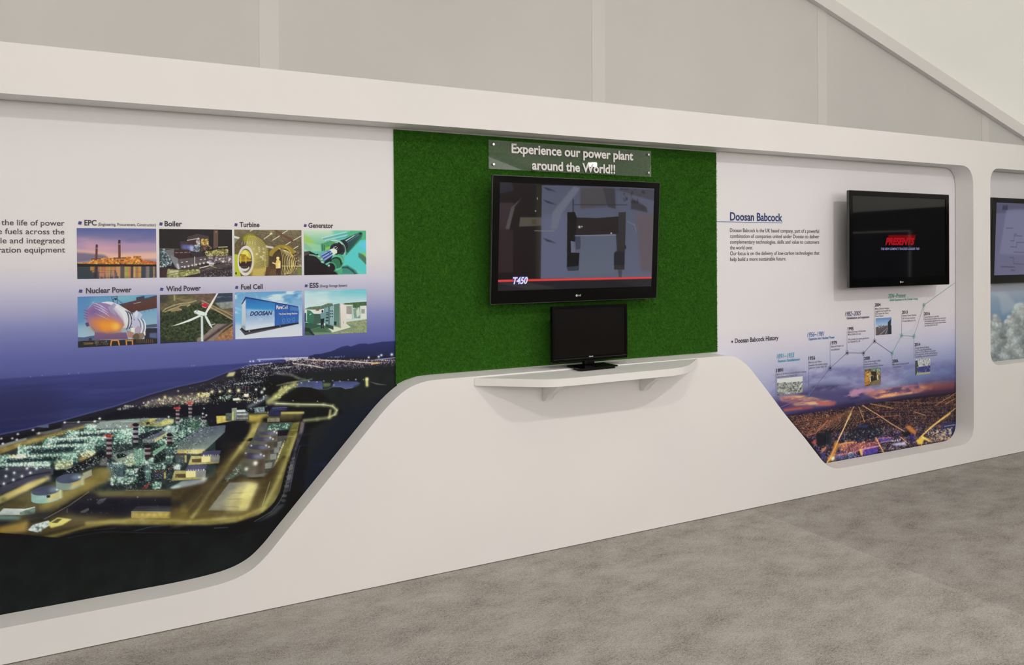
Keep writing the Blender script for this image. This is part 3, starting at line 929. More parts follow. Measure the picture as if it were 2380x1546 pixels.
    A.poly([(465, 522), (520, 486), (560, 488), (515, 525)], (96, 82, 46))
    A.poly([(865, 345), (900, 310), (960, 300), (930, 340), (890, 360)], (106, 104, 122))
    A.poly([(725, 420), (760, 405), (800, 388), (800, 410), (765, 432), (725, 434)], (170, 156, 144))
    for x in (605, 1660):
        A.line([(x, 395 if x < 1000 else 330), (x, 430 if x < 1000 else 360)], 5, (150, 140, 120), .8)
    A.spk([(700, 270), (1840, 250), (1600, 480), (700, 470)], 26, [(190, 184, 180), (150, 146, 150)], 5, 10)
    road = [(380, 650), (620, 590), (900, 510), (1000, 490), (1180, 492), (1860, 490), (2100, 470), (2300, 420), (2420, 330), (2440, 360), (2330, 450), (2120, 520), (1860, 545), (1180, 540), (1000, 530), (700, 590), (480, 660)]
    A.poly(road, (140, 120, 56), soft=4, tex=.12, tsc=12)
    A.poly([(1180, 420), (1230, 372), (1570, 372), (1545, 410), (1540, 425)], (84, 80, 92))
    A.poly([(1180, 420), (1545, 425), (1545, 484), (1180, 480)], (178, 146, 64), tex=.1)
    A.poly([(1545, 422), (1572, 372), (1572, 450), (1545, 484)], (128, 106, 60))
    A.line([(1180, 421), (1545, 426)], 5, (210, 190, 120), .8)
    A.row((1200, 450), (1520, 455), 6, [(224, 186, 84)], 18, .6)
    A.view(400, 1060, 3.864)
    A.poly([(-20, 560), (0, 300), (200, 260), (480, 230), (620, 160), (700, 200), (820, 190), (1000, 0), (1070, 0), (960, 370), (880, 450), (700, 540), (400, 590), (0, 610)], (66, 50, 38), c2=(112, 92, 46), soft=4, tex=.12, tsc=12)
    A.line([(600, 0), (340, 280), (150, 480), (60, 570)], 60, (146, 124, 56), .6, 20)
    A.line([(270, 340), (130, 500)], 5, (180, 160, 90), .8)
    A.poly([(330, 488), (520, 240), (690, 235), (775, 250), (660, 492)], (112, 108, 116), c2=(128, 118, 92), soft=1)
    A.poly([(480, 400), (620, 240), (700, 235), (775, 250), (660, 492), (500, 488)], (206, 178, 92), .95, soft=14)
    for x, y in ((530, 335), (500, 390), (450, 455)):
        A.line([(x, y), (x + 150, y + (4 if y > 400 else -6))], 5, (120, 100, 60), .8)
    A.line([(330, 488), (520, 240)], 5, (150, 146, 150), .7)
    A.line([(1000, 60), (900, 380), (820, 450)], 50, (128, 116, 56), .9, 8)
    A.line([(880, 230), (810, 450)], 5, (196, 176, 110), .8)
    A.line([(1050, 60), (980, 330), (930, 420), (860, 500), (720, 590)], 26, (26, 24, 28), .95)
    A.line([(1070, 60), (1000, 350), (960, 420), (890, 500), (740, 590)], 4, (150, 140, 130), .8)
    for k in range(9):
        t = k / 8
        x, y = 1075 - 75 * t, 60 + 340 * t
        A.ell(x, y, 24, 15, (92, 90, 92) if k % 2 else (74, 72, 80), .8, soft=1)
    A.poly([(950, 440), (1020, 430), (930, 520), (760, 600), (860, 530)], (88, 90, 92), .6, soft=4)
    A.line([(-400, 690), (-200, 640), (0, 620), (300, 620)], 6, (70, 72, 92), .8)
    A.line([(0, 695), (-240, 700), (-500, 760)], 4, (96, 96, 112), .8)
    A.line([(380, 648), (500, 642)], 4, (110, 112, 122), .8)
    A.view(0, 0, 1)
    A.line([(600, 985), (560, 1040), (515, 1107), (447, 1202)], 5, (196, 176, 92), .7, 5)
    A.poly([(486, 1182), (535, 1122), (575, 1120), (600, 1126), (575, 1186)], (150, 142, 120), .35, soft=4)
    A.poly([(560, 1150), (580, 1122), (598, 1126), (576, 1184), (556, 1184)], (226, 200, 104), .75, soft=7)
    A.line([(610, 1186), (650, 1110), (688, 1010)], 5, (170, 152, 76), .8, 5)
    A.line([(203, 1217), (330, 1206), (440, 1213), (560, 1203), (615, 1180)], 5, (176, 152, 70), .7, 5)
    A.line([(20, 1155), (60, 1135), (110, 1112)], 9, (226, 196, 116), .7, 4)
    A.poly([(150, 1180), (240, 1160), (430, 1162), (420, 1180), (300, 1190), (290, 1205), (180, 1200)], (30, 28, 44), .6, soft=9)
    A.poly([(420, 1150), (520, 1090), (560, 1050), (570, 1060), (500, 1150), (440, 1200)], (52, 38, 34), .5, soft=7)
    # near woods
    A.view(0, 1080, 3.8646)
    A.poly([(-2400, 560), (-300, 560), (0, 612), (240, 632), (420, 650), (610, 660), (900, 612), (1150, 596), (1700, 612), (2100, 590), (2500, 520), (2600, 1400), (-2400, 2000)], (13, 15, 16), c2=(22, 28, 26), tex=.35, tsc=26)
    A.line([(610, 660), (760, 630), (930, 605), (1100, 605), (1300, 612), (1700, 616)], 4, (96, 92, 106), .6)
    A.line([(500, 655), (760, 596), (1040, 570)], 4, (110, 100, 100), .5)
    # the print is soft: colours a little greyed and darks deep
    A.view(0, 0, 1)
    q = A._mask(A.T([(-620, 1190), (0, 1020), (150, 985), (300, 950), (560, 868), (700, 870), (800, 960), (720, 1000), (700, 1200), (560, 1240), (200, 1250), (-620, 1260)]), 6)
    x0, x1, y0, y1, m = q
    R = A.a[y0:y1, x0:x1]
    lum = R.mean(-1, keepdims=True)
    G = lum + (R - lum) * .64
    n = vnoise(A.r, m.shape, 26, 4, 2.0)[..., None]
    G = (G - 70) * 1.18 + 64 + (n - .5) * 70 * (lum / 120)
    G = np.clip(G * np.array((.99, 1.02, .98)), 14, 250)
    A.a[y0:y1, x0:x1] = R * (1 - m[..., None]) + G * m[..., None]
    return A
# ------------------------------------------------------------------ the eight picture prints
QUADS = {
    'epc': [(177.97, 529.78), (362.85, 531.59), (365.57, 645.67), (180.41, 648.38)],
    'boiler': [(369.42, 532.61), (538.06, 533.45), (540.92, 642.74), (371.6, 644.84)],
    'turbine': [(544.08, 533.88), (699.42, 534.72), (701.95, 639.85), (545.93, 641.53)],
    'generator': [(705.51, 535.13), (849.7, 536.39), (851.38, 636.87), (707.19, 638.97)],
    'nuclear': [(182.01, 689.89), (366.81, 685.01), (369.34, 798.05), (184.07, 807.9)],
    'wind': [(372.7, 685.38), (541.81, 681.12), (544.35, 788.37), (375.42, 797.7)],
    'fuel': [(547.25, 679.93), (702.14, 676.12), (705.04, 780.47), (549.78, 788.62)],
    'ess': [(707.7, 676.27), (853.08, 671.74), (853.99, 770.47), (709.96, 779.98)]}
VIEW = {'epc': (170, 520, 11.045), 'boiler': (360, 520, 11.895), 'turbine': (535, 520, 11.89), 'generator': (695, 520, 11.894),
        'nuclear': (170, 670, 10.66), 'wind': (365, 665, 11.04), 'fuel': (540, 660, 11.04), 'ess': (700, 650, 11.04)}


def new_print(k, base, seed):
    A = Art(QUADS[k], 0.307, 0.217, 0.0011, base, seed)
    A.softk = .7
    return A.view(*VIEW[k])


def art_epc():
    A = new_print('epc', (150, 140, 160), 11)
    full = [(0, 0), (2300, 0), (2300, 1500), (0, 1500)]
    A.poly([(0, 100), (2300, 100), (2300, 900), (0, 900)], (78, 88, 144), c2=(196, 160, 160))
    A.poly([(0, 330), (700, 400), (2200, 520), (2200, 640), (900, 720), (0, 640)], (176, 140, 168), .7, soft=22)
    A.poly([(300, 480), (1100, 560), (1300, 700), (700, 760), (300, 640)], (204, 152, 158), .6, soft=26)
    A.poly([(0, 660), (500, 700), (1100, 760), (2200, 740), (2200, 900), (0, 900)], (226, 176, 150), .75, soft=14)
    A.poly([(0, 720), (350, 750), (800, 800), (900, 860), (900, 900), (0, 1000)], (112, 102, 124), .95, soft=10)
    A.mottle([(0, 100), (2200, 100), (2200, 500), (0, 500)], (84, 92, 150), .35, 24, .5, 3, 4)
    A.mottle([(0, 300), (2200, 300), (2200, 760), (0, 760)], (206, 160, 172), .3, 20, .55, 3, 5)
    # lit works
    B = [(120, 1000), (450, 985), (470, 900), (720, 895), (780, 875), (1040, 880), (1380, 850), (1480, 845), (1510, 900), (1550, 900), (1560, 830), (1755, 825), (1775, 930), (1960, 940), (2150, 990), (2150, 1060), (120, 1030)]
    A.poly(B, (188, 122, 52), tex=.4, tsc=5)
    A.spk(B, 260, [(240, 196, 90), (246, 214, 130), (214, 120, 50), (140, 60, 40), (96, 44, 36)], 9, 26)
    A.poly([(1560, 830), (1755, 825), (1760, 870), (1560, 880)], (160, 104, 50), .7)
    A.poly([(1050, 870), (1370, 870), (1370, 890), (1050, 900)], (74, 48, 52))
    A.poly([(480, 895), (720, 895), (720, 915), (480, 915)], (84, 60, 56))
    A.poly([(1800, 930), (2150, 980), (2150, 1040), (1800, 1030)], (176, 62, 44), .5, soft=8)
    A.poly([(580, 560), (595, 530), (625, 530), (636, 560), (632, 900), (572, 900)], (84, 52, 52), c2=(106, 62, 52))
    A.poly([(586, 615), (634, 615), (634, 640), (586, 640)], (122, 110, 128))
    A.poly([(584, 535), (636, 535), (634, 600), (584, 600)], (56, 40, 58))
    A.poly([(1158, 480), (1172, 415), (1212, 415), (1222, 480), (1228, 890), (1166, 890)], (84, 48, 46), c2=(108, 60, 50))
    A.poly([(1160, 505), (1222, 505), (1224, 540), (1162, 540)], (124, 106, 120))
    A.poly([(1162, 420), (1218, 420), (1222, 490), (1160, 490)], (50, 36, 56))
    # bank and water
    A.poly([(100, 1020), (500, 1035), (900, 1040), (2200, 1050), (2200, 1110), (1400, 1110), (100, 1130)], (38, 30, 28), soft=2)
    A.poly([(100, 1105), (2200, 1105), (2200, 1440), (100, 1440)], (66, 66, 74), c2=(62, 60, 72))
    A.poly([(100, 1110), (450, 1110), (560, 1440), (100, 1440)], (50, 60, 66), soft=8)
    for x0, x1, c in ((450, 600, (214, 152, 72)), (640, 900, (222, 150, 76)), (900, 1140, (214, 158, 82)), (1120, 1230, (238, 190, 104)), (1320, 1490, (222, 178, 92)), (1560, 1760, (224, 158, 90)), (1880, 1970, (176, 140, 120)), (2070, 2120, (180, 146, 120))):
        n = int((x1 - x0) / 22)
        for i in range(n):
            x = x0 + (x1 - x0) * (i + .5) / n
            q = A.r.rand()
            A.line([(x, 1115), (x, 1180 + 230 * q if x0 < 1300 else 1380)], 18, tuple(v * (.7 + .45 * A.r.rand()) for v in c), .75, 2)
    A.poly([(620, 1200), (1100, 1230), (1150, 1380), (700, 1380)], (170, 128, 116), .5, soft=14)
    A.line([(598, 1115), (580, 1370)], 40, (44, 36, 44), .85, 6)
    A.line([(1260, 1120), (1260, 1400)], 46, (92, 84, 80), .7, 10)
    A.mottle([(100, 1110), (2200, 1110), (2200, 1440), (100, 1440)], (60, 58, 70), .4, 4, .55, 4, 14)
    return A


def art_boiler():
    A = new_print('boiler', (34, 31, 31), 12)
    A.poly([(690, 490), (880, 490), (890, 370), (1150, 280), (1480, 345), (1480, 640), (1240, 820), (960, 790), (690, 700)], (58, 48, 52))
    A.poly([(890, 370), (1150, 282), (1480, 345), (1480, 420), (890, 470)], (68, 56, 58))
    A.poly([(740, 590), (1060, 580), (1060, 780), (960, 720), (740, 690)], (104, 112, 160), soft=8, tex=.2, tsc=5)
    A.poly([(960, 620), (1070, 620), (1060, 780), (960, 740)], (176, 180, 214), .8, soft=5)
    A.poly([(740, 590), (900, 590), (900, 690), (740, 690)], (70, 76, 128), .5, soft=6)
    A.poly([(880, 470), (1150, 460), (1140, 580), (880, 570)], (66, 44, 48))
    A.line([(890, 462), (1170, 412)], 20, (220, 214, 200), .9)
    A.spk([(1140, 400), (1230, 400), (1230, 640), (1140, 600)], 46, [(215, 206, 200), (170, 160, 160)], 14, 26)
    A.spk([(1070, 600), (1230, 600), (1220, 820), (1060, 840)], 80, [(170, 190, 196), (110, 130, 140), (206, 214, 214), (40, 46, 52)], 14, 28)
    A.poly([(1270, 415), (1470, 425), (1470, 600), (1270, 600)], (150, 122, 54), tex=.5, tsc=4)
    A.spk([(1270, 415), (1470, 425), (1470, 600), (1270, 600)], 60, [(214, 184, 96), (236, 214, 140), (96, 74, 40)], 14, 24)
    A.spk([(1280, 600), (1560, 600), (1560, 720), (1280, 780)], 50, [(130, 96, 70), (180, 140, 100), (84, 60, 50)], 12, 22)
    A.poly([(1610, 180), (1735, 180), (1740, 660), (1610, 690)], (96, 74, 66))
    A.dot(1680, 230, 14, (200, 190, 180))
    A.line([(1755, 650), (1998, 640)], 24, (206, 200, 150))
    # lit process block on the right
    P = [(1370, 780), (1830, 690), (2020, 700), (2030, 900), (1720, 940), (1370, 890)]
    A.poly(P, (112, 104, 62), tex=.5, tsc=4)
    A.spk(P, 200, [(206, 196, 116), (232, 222, 160), (150, 140, 84), (60, 50, 40)], 12, 24)
    P = [(1430, 900), (2140, 880), (2150, 1090), (1440, 1090)]
    A.poly(P, (88, 76, 80), tex=.4, tsc=5)
    A.spk(P, 150, [(206, 190, 200), (236, 226, 220), (120, 100, 110), (50, 42, 46)], 12, 26)
    # left lights
    P = [(130, 690), (270, 700), (450, 900), (480, 1150), (140, 1200)]
    A.poly(P, (70, 80, 84), tex=.5, tsc=4)
    A.spk(P, 130, [(176, 200, 206), (220, 230, 230), (60, 70, 76), (30, 34, 40)], 14, 30)
    A.line([(140, 690), (240, 685), (660, 700)], 10, (160, 156, 140), .8)
    # big sheds
    A.poly([(270, 720), (540, 700), (530, 900), (640, 960), (660, 1260), (560, 1200), (440, 960)], (104, 104, 106), tex=.08)
    A.poly([(430, 860), (640, 960), (660, 1240), (580, 1160), (470, 1040)], (128, 130, 132), .7, soft=3)
    A.poly([(530, 700), (960, 740), (960, 880), (1050, 930), (660, 975), (530, 900)], (62, 42, 42), c2=(54, 36, 36))
    for k in range(4):
        A.line([(560 + 125 * k, 805 - 5 * k), (640 + 125 * k, 800 - 5 * k)], 12, (190, 176, 170))
    A.poly([(960, 760), (1380, 800), (1420, 920), (1050, 930)], (52, 44, 48), tex=.1)
    A.poly([(650, 975), (1090, 930), (1420, 905), (1430, 1080), (1100, 1150), (670, 1250)], (84, 76, 78), c2=(92, 84, 86), tex=.06)
    for x, y in ((750, 1065), (880, 1048), (1270, 992), (1380, 980), (750, 1188)):
        A.poly([(x - 24, y - 8), (x + 26, y - 14), (x + 26, y + 4), (x - 24, y + 12)], (230, 224, 216))
    A.line([(1095, 915), (1100, 1220)], 20, (196, 190, 188))
    A.line([(630, 1130), (660, 1250)], 30, (206, 208, 216), .8, 6)
    for k in range(7):
        A.dot(825 + 105 * k, 1195 - 21 * k, 34, (236, 230, 218))
    # roads and ground
    A.poly([(140, 1200), (650, 1260), (1100, 1180), (2150, 1080), (2150, 1480), (140, 1490)], (70, 60, 62), tex=.2, tsc=8)
    P = [(340, 1250), (640, 1280), (1240, 1270), (1250, 1360), (760, 1470), (340, 1480)]
    A.poly(P, (132, 130, 76), tex=.35, tsc=5)
    A.spk(P, 110, [(196, 190, 116), (222, 220, 170), (90, 90, 50)], 14, 30)
    A.poly([(360, 1290), (620, 1280), (640, 1400), (360, 1420)], (206, 206, 176), .6, soft=10)
    A.poly([(1480, 1060), (1680, 1100), (1500, 1140)], (206, 196, 210))
    A.line([(1240, 1225), (1620, 1135)], 22, (226, 216, 196))
    A.line([(300, 1405), (1000, 1265)], 10, (40, 36, 36))
    A.line([(1550, 1180), (1700, 1215)], 12, (190, 184, 110))
    A.mottle([(1500, 1120), (2150, 1080), (2150, 1250), (1300, 1300)], (150, 140, 110), .6, 8, .58, 5, 3)
    A.poly([(800, 1470), (1500, 1300), (2150, 1180), (2150, 1490), (800, 1490)], (44, 38, 42), .8, soft=4)
    A.spk([(1500, 1320), (2150, 1240), (2150, 1470), (1100, 1480)], 120, [(150, 140, 146), (196, 186, 186), (90, 70, 76)], 8, 16)
    A.poly([(140, 1220), (350, 1225), (350, 1320), (300, 1480), (140, 1490)], (62, 42, 40))
    A.ell(240, 1250, 120, 40, (48, 40, 40))
    A.dot(1885, 1045, 40, (236, 226, 222))
    A.dot(2070, 970, 40, (226, 214, 206))
    return A


def art_turbine():
    A = new_print('turbine', (112, 100, 74), 13)
    # roof lattice
    A.poly([(90, 160), (2000, 160), (2000, 900), (90, 900)], (116, 104, 78), c2=(92, 80, 60), tex=.15, tsc=8)
    for k in range(16):
        A.line([(560 + 120 * k, 160), (300 + 160 * k, 400), (1200 + 90 * k, 900)], 9, (60, 50, 42), .6)
    for k in range(12):
        A.line([(700 + 20 * k, 200 + 60 * k), (2000, 340 + 100 * k)], 9, (66, 56, 46), .6)
        A.line([(1100 - 60 * k, 170), (2000, 520 - 30 * k)], 5, (150, 140, 108), .4)
    A.line([(1250, 200), (1700, 460)], 46, (96, 56, 42), .7, 6)
    for a, b in (((540, 205), (620, 165)), ((1430, 275), (1570, 190)), ((1160, 460), (1350, 340)), ((1740, 460), (1960, 335)), ((1520, 590), (1660, 505)), ((1750, 690), (1870, 620)), ((930, 420), (1120, 280))):
        A.line([a, b], 22, (216, 206, 178), .95)
    A.dot(1120, 275, 40, (232, 226, 150))
    A.poly([(95, 330), (290, 390), (300, 440), (95, 400)], (206, 206, 200))
    A.poly([(95, 410), (330, 450), (200, 700), (95, 780)], (122, 128, 112), tex=.15)
    # rear wheel
    A.ell(1440, 1020, 430, 440, (70, 56, 40), tex=.2)
    A.poly(arc(1440, 1020, 430, 440, 200, 330) + arc(1440, 1020, 300, 330, 330, 200), (156, 132, 48), .9)
    A.spk(arc(1500, 1100, 400, 330, -80, 60) + [(1500, 1100)], 80, [(206, 186, 110), (160, 130, 70)], 12, 20)
    for k in range(8):
        rx = 120 + 44 * k
        A.line(arc(1330 + 6 * k, 1100, rx, 440 - 6 * k, 270, 405), 22, (214, 196, 140) if k > 2 else (170, 150, 84), .95)
        A.line(arc(1346 + 6 * k, 1100, rx, 440 - 6 * k, 270, 405), 16, (48, 34, 28), .8)
    A.line(arc(1430, 1040, 300, 400, -80, 60), 20, (196, 176, 60), .9)
    # main bladed wheel
    A.ell(560, 900, 520, 620, (96, 86, 52), tex=.25, tsc=5)
    A.ell(520, 560, 300, 130, (92, 78, 66))
    A.poly(arc(540, 420, 190, 130), (160, 156, 40), .8, soft=10)
    for k in range(74):
        a = math.radians(-100 + 3.0 * k)
        r0, r1 = 215, 570
        cx, cy = 440, 960
        p0 = (cx + r0 * math.cos(a), cy + 1.3 * r0 * math.sin(a))
        p1 = (cx + 150 + r1 * math.cos(a) * .83, cy + 1.02 * r1 * math.sin(a) - 30)
        A.line([p0, p1], 13, (196, 178, 92) if k % 2 else (222, 206, 130), .9)
        A.line([(p0[0] + 6, p0[1] + 12), (p1[0] + 6, p1[1] + 14)], 9, (60, 50, 26), .8)
    for k in range(6):
        A.line([(330 + 70 * k, 510 - 30 * math.sin(k * .6)), (320 + 72 * k, 590 - 40 * math.sin(k * .6))], 14, (206, 206, 150), .8)
    A.spk([(640, 700), (1010, 560), (1010, 1060), (700, 1060)], 14, [(236, 226, 196)], 26, 40, .8)
    A.poly(arc(1010, 1000, 70, 420, 90, 270) + arc(1010, 1000, 40, 420, 270, 90), (206, 186, 90), .5)
    A.line(arc(990, 960, 70, 440, -80, 80), 26, (110, 92, 40), .9)
    A.poly([(960, 600), (1190, 640), (1180, 690), (1000, 660)], (222, 214, 216), .9, soft=4)
    A.poly([(620, 1250), (1000, 1210), (940, 1440), (600, 1440)], (206, 182, 90), .7, soft=10)
    A.poly([(970, 1380), (1000, 1200), (1240, 1160), (1270, 1440), (960, 1440)], (84, 62, 42), tex=.15)
    for k in range(5):
        A.line(arc(1000 + 50 * k, 1150, 160, 320, 20, 90), 14, (120, 96, 60), .8)
    # hub
    A.ell(430, 1025, 220, 410, (206, 200, 194))
    A.ell(425, 1020, 180, 330, (108, 96, 70))
    A.poly(arc(410, 960, 165, 240, 180, 360), (196, 180, 70))
    A.ell(410, 870, 90, 130, (216, 206, 100), soft=4)
    A.poly([(235, 830), (420, 850), (560, 1000), (560, 1090), (240, 1060)], (150, 116, 30), tex=.2)
    A.poly([(240, 1060), (590, 1040), (560, 1200), (380, 1210), (240, 1170)], (50, 34, 36))
    A.poly(arc(380, 1180, 150, 130, 0, 180), (206, 202, 194))
    A.poly(arc(400, 1180, 110, 60, 0, 180), (60, 50, 46))
    for x in (290, 435):
        A.line([(x, 890), (x, 1080)], 22, (214, 190, 70))
    A.line([(240, 1000), (600, 1010)], 16, (214, 184, 60))
    A.poly([(120, 840), (235, 850), (240, 1180), (300, 1440), (130, 1460)], (176, 180, 50))
    A.poly([(145, 1335), (190, 1335), (190, 1395), (145, 1395)], (60, 58, 30))
    A.ell(430, 1025, 225, 415, (206, 200, 194), 0)
    A.line(arc(430, 1025, 205, 395, 100, 260), 34, (212, 206, 202), .9)
    A.line(arc(430, 1025, 205, 395, -100, -20), 34, (212, 206, 204), .9)
    A.line(arc(435, 1025, 215, 400, -30, 60), 20, (206, 190, 110), .9)
    # fitter in hard hat
    A.poly([(1280, 1240), (1380, 1230), (1360, 1430), (1320, 1430), (1310, 1330), (1290, 1430), (1270, 1400)], (62, 40, 42))
    A.poly([(1270, 1010), (1330, 985), (1390, 1040), (1390, 1230), (1260, 1240), (1250, 1130), (1150, 1090), (1170, 1060), (1250, 1090)], (222, 186, 110))
    A.poly([(1310, 1090), (1385, 1080), (1385, 1225), (1310, 1230)], (226, 214, 160), .8)
    A.ell(1312, 965, 40, 40, (222, 196, 140))
    A.poly(arc(1312, 950, 46, 36, 180, 360), (236, 220, 130))
    A.line([(1430, 1170), (1990, 1180)], 18, (214, 200, 130))
    A.line([(1500, 1190), (1515, 1430)], 18, (206, 190, 120), .9)
    A.spk([(1740, 760), (1980, 760), (1980, 1160), (1760, 1160)], 30, [(222, 206, 176), (140, 116, 90)], 12, 26)
    A.poly([(1870, 1240), (1980, 1230), (1980, 1430), (1860, 1430)], (110, 130, 60), .8, soft=5)
    return A


def art_generator():
    A = new_print('generator', (96, 176, 160), 14)
    A.poly([(100, 170), (1900, 170), (1900, 700), (100, 700)], (196, 214, 190), c2=(84, 166, 130), soft=2)
    A.poly([(900, 170), (1900, 170), (1900, 520), (1000, 500)], (100, 186, 160), .85, soft=24)
    A.poly([(100, 290), (330, 420), (520, 620), (300, 620), (100, 520)], (150, 190, 84), .9, soft=18)
    A.poly([(120, 500), (600, 600), (600, 760), (130, 780)], (150, 196, 160), .8, soft=8)
    for k in range(6):
        A.line([(640 + 30 * k, 400 + 22 * k), (1300 + 60 * k, 240 + 16 * k)], 16, ((190, 226, 220), (60, 130, 140), (90, 170, 200))[k % 3], .6, 4)
    for k in range(4):
        A.line([(120, 520 + 40 * k), (350, 700 + 40 * k)], 7, (70, 110, 96), .7)
    A.poly([(1400, 200), (1860, 195), (1860, 440), (1640, 480), (1300, 360)], (74, 166, 116), .85, soft=5)
    A.poly([(1280, 880), (1640, 480), (1860, 440), (1860, 1390), (1200, 1390)], (84, 190, 186), soft=2)
    A.poly([(1640, 560), (1860, 460), (1860, 780)], (96, 192, 216), .85, soft=8)
    A.poly([(1640, 800), (1860, 900), (1860, 1140), (1640, 920)], (70, 96, 66), .8, soft=6)
    A.poly([(1700, 760), (1860, 840), (1860, 960)], (150, 182, 84), .8, soft=4)
    A.poly([(1240, 1120), (1860, 1390), (1240, 1390)], (110, 190, 186), .7, soft=8)
    A.poly([(1200, 1180), (1330, 1140), (1560, 1280), (1640, 1390), (1180, 1390)], (54, 116, 100), .8, soft=5)
    # rotor barrel
    A.poly([(1150, 470), (1640, 250), (1720, 270), (1740, 340), (1340, 800), (1240, 760)], (26, 56, 56))
    for k in range(9):
        t = k / 8
        A.line([(1170 + 150 * t, 470 + 310 * t), (1640 + 90 * t, 255 + 90 * t)], 9, (150, 190, 200) if k in (1, 3) else (70, 120, 116), .9)
    A.line([(1270, 490), (1520, 330)], 20, (214, 226, 232), .9)
    A.poly([(1240, 760), (1340, 800), (1740, 350), (1720, 420), (1300, 880)], (50, 128, 84), .9)
    A.ell(1200, 620, 150, 170, (32, 36, 46))
    A.ell(1690, 285, 60, 50, (48, 96, 80))
    A.ell(1690, 280, 36, 30, (24, 48, 44))
    # ring shroud
    A.line(arc(960, 760, 310, 310, 240, 375), 50, (120, 176, 150), .95)
    A.line(arc(960, 760, 290, 300, 250, 372), 20, (190, 214, 204), .9)
    A.poly([(600, 560), (870, 470), (1000, 520), (860, 640), (700, 740), (620, 760)], (70, 140, 96), .9, tex=.15)
    A.poly([(720, 660), (850, 620), (850, 690), (730, 740)], (130, 180, 70))
    for x in (640, 690):
        A.line([(x, 590), (x, 760)], 16, (40, 84, 56))
    A.ell(1030, 700, 180, 160, (36, 34, 40))
    for a, b in (((950, 660), (1020, 630)), ((1020, 700), (1070, 650)), ((1060, 730), (1110, 690))):
        A.line([a, b], 18, (206, 206, 206), .9)
    A.ell(1160, 720, 110, 150, (30, 30, 36), .8)
    # shaft
    A.poly([(840, 720), (960, 670), (1050, 740), (1050, 810), (930, 880)], (206, 216, 200), tex=.04)
    A.poly([(580, 850), (840, 720), (930, 820), (920, 920), (700, 1040)], (84, 110, 170))
    for k in range(5):
        A.line([(600 + 26 * k, 870 + 30 * k), (850 + 20 * k, 735 + 28 * k)], 14, ((206, 220, 240), (30, 44, 84))[k % 2], .85)
    A.line([(770, 750), (870, 850)], 12, (30, 44, 80))
    A.poly([(920, 890), (700, 1040), (690, 1120), (860, 1040)], (22, 28, 32))
    # coupling flange and dark foreground
    A.poly([(100, 780), (290, 760), (480, 850), (620, 1000), (640, 1150), (500, 1260), (600, 1420), (100, 1420)], (30, 24, 30))
    A.poly([(130, 780), (280, 765), (300, 830), (140, 900)], (66, 62, 62))
    A.line(arc(300, 1130, 340, 270, 268, 352), 34, (116, 164, 136), .95)
    A.poly([(430, 870), (560, 850), (700, 1010), (640, 1140), (580, 1020)], (96, 150, 124))
    for x, y in ((500, 855), (545, 900), (620, 980), (640, 1060)):
        A.poly([(x - 26, y - 14), (x + 24, y - 24), (x + 30, y + 10), (x - 20, y + 20)], (20, 34, 34) if y % 2 else (176, 206, 190))
    A.poly([(140, 1000), (700, 1100), (900, 1250), (1060, 1340), (1090, 1420), (140, 1420)], (26, 20, 26))
    # green pump
    A.ell(1100, 990, 130, 150, (74, 160, 118))
    A.ell(1050, 1060, 165, 175, (46, 110, 76))
    A.line(arc(1050, 1060, 150, 165, 200, 360), 34, (96, 176, 136), .9)
    A.line(arc(1010, 1100, 150, 160, 200, 370), 30, (24, 30, 30), .95)
    A.ell(900, 1200, 130, 140, (66, 140, 104))
    A.ell(880, 1220, 116, 130, (26, 22, 28))
    A.poly([(800, 1130), (850, 1130), (850, 1185), (800, 1185)], (176, 190, 180))
    A.poly([(960, 1290), (1090, 1290), (1200, 1200), (1200, 1390), (1060, 1390)], (70, 150, 100), .8, tex=.2)
    A.line([(1200, 1210), (1340, 1210), (1480, 1300), (1560, 1390)], 24, (30, 56, 56), .8, 4)
    return A


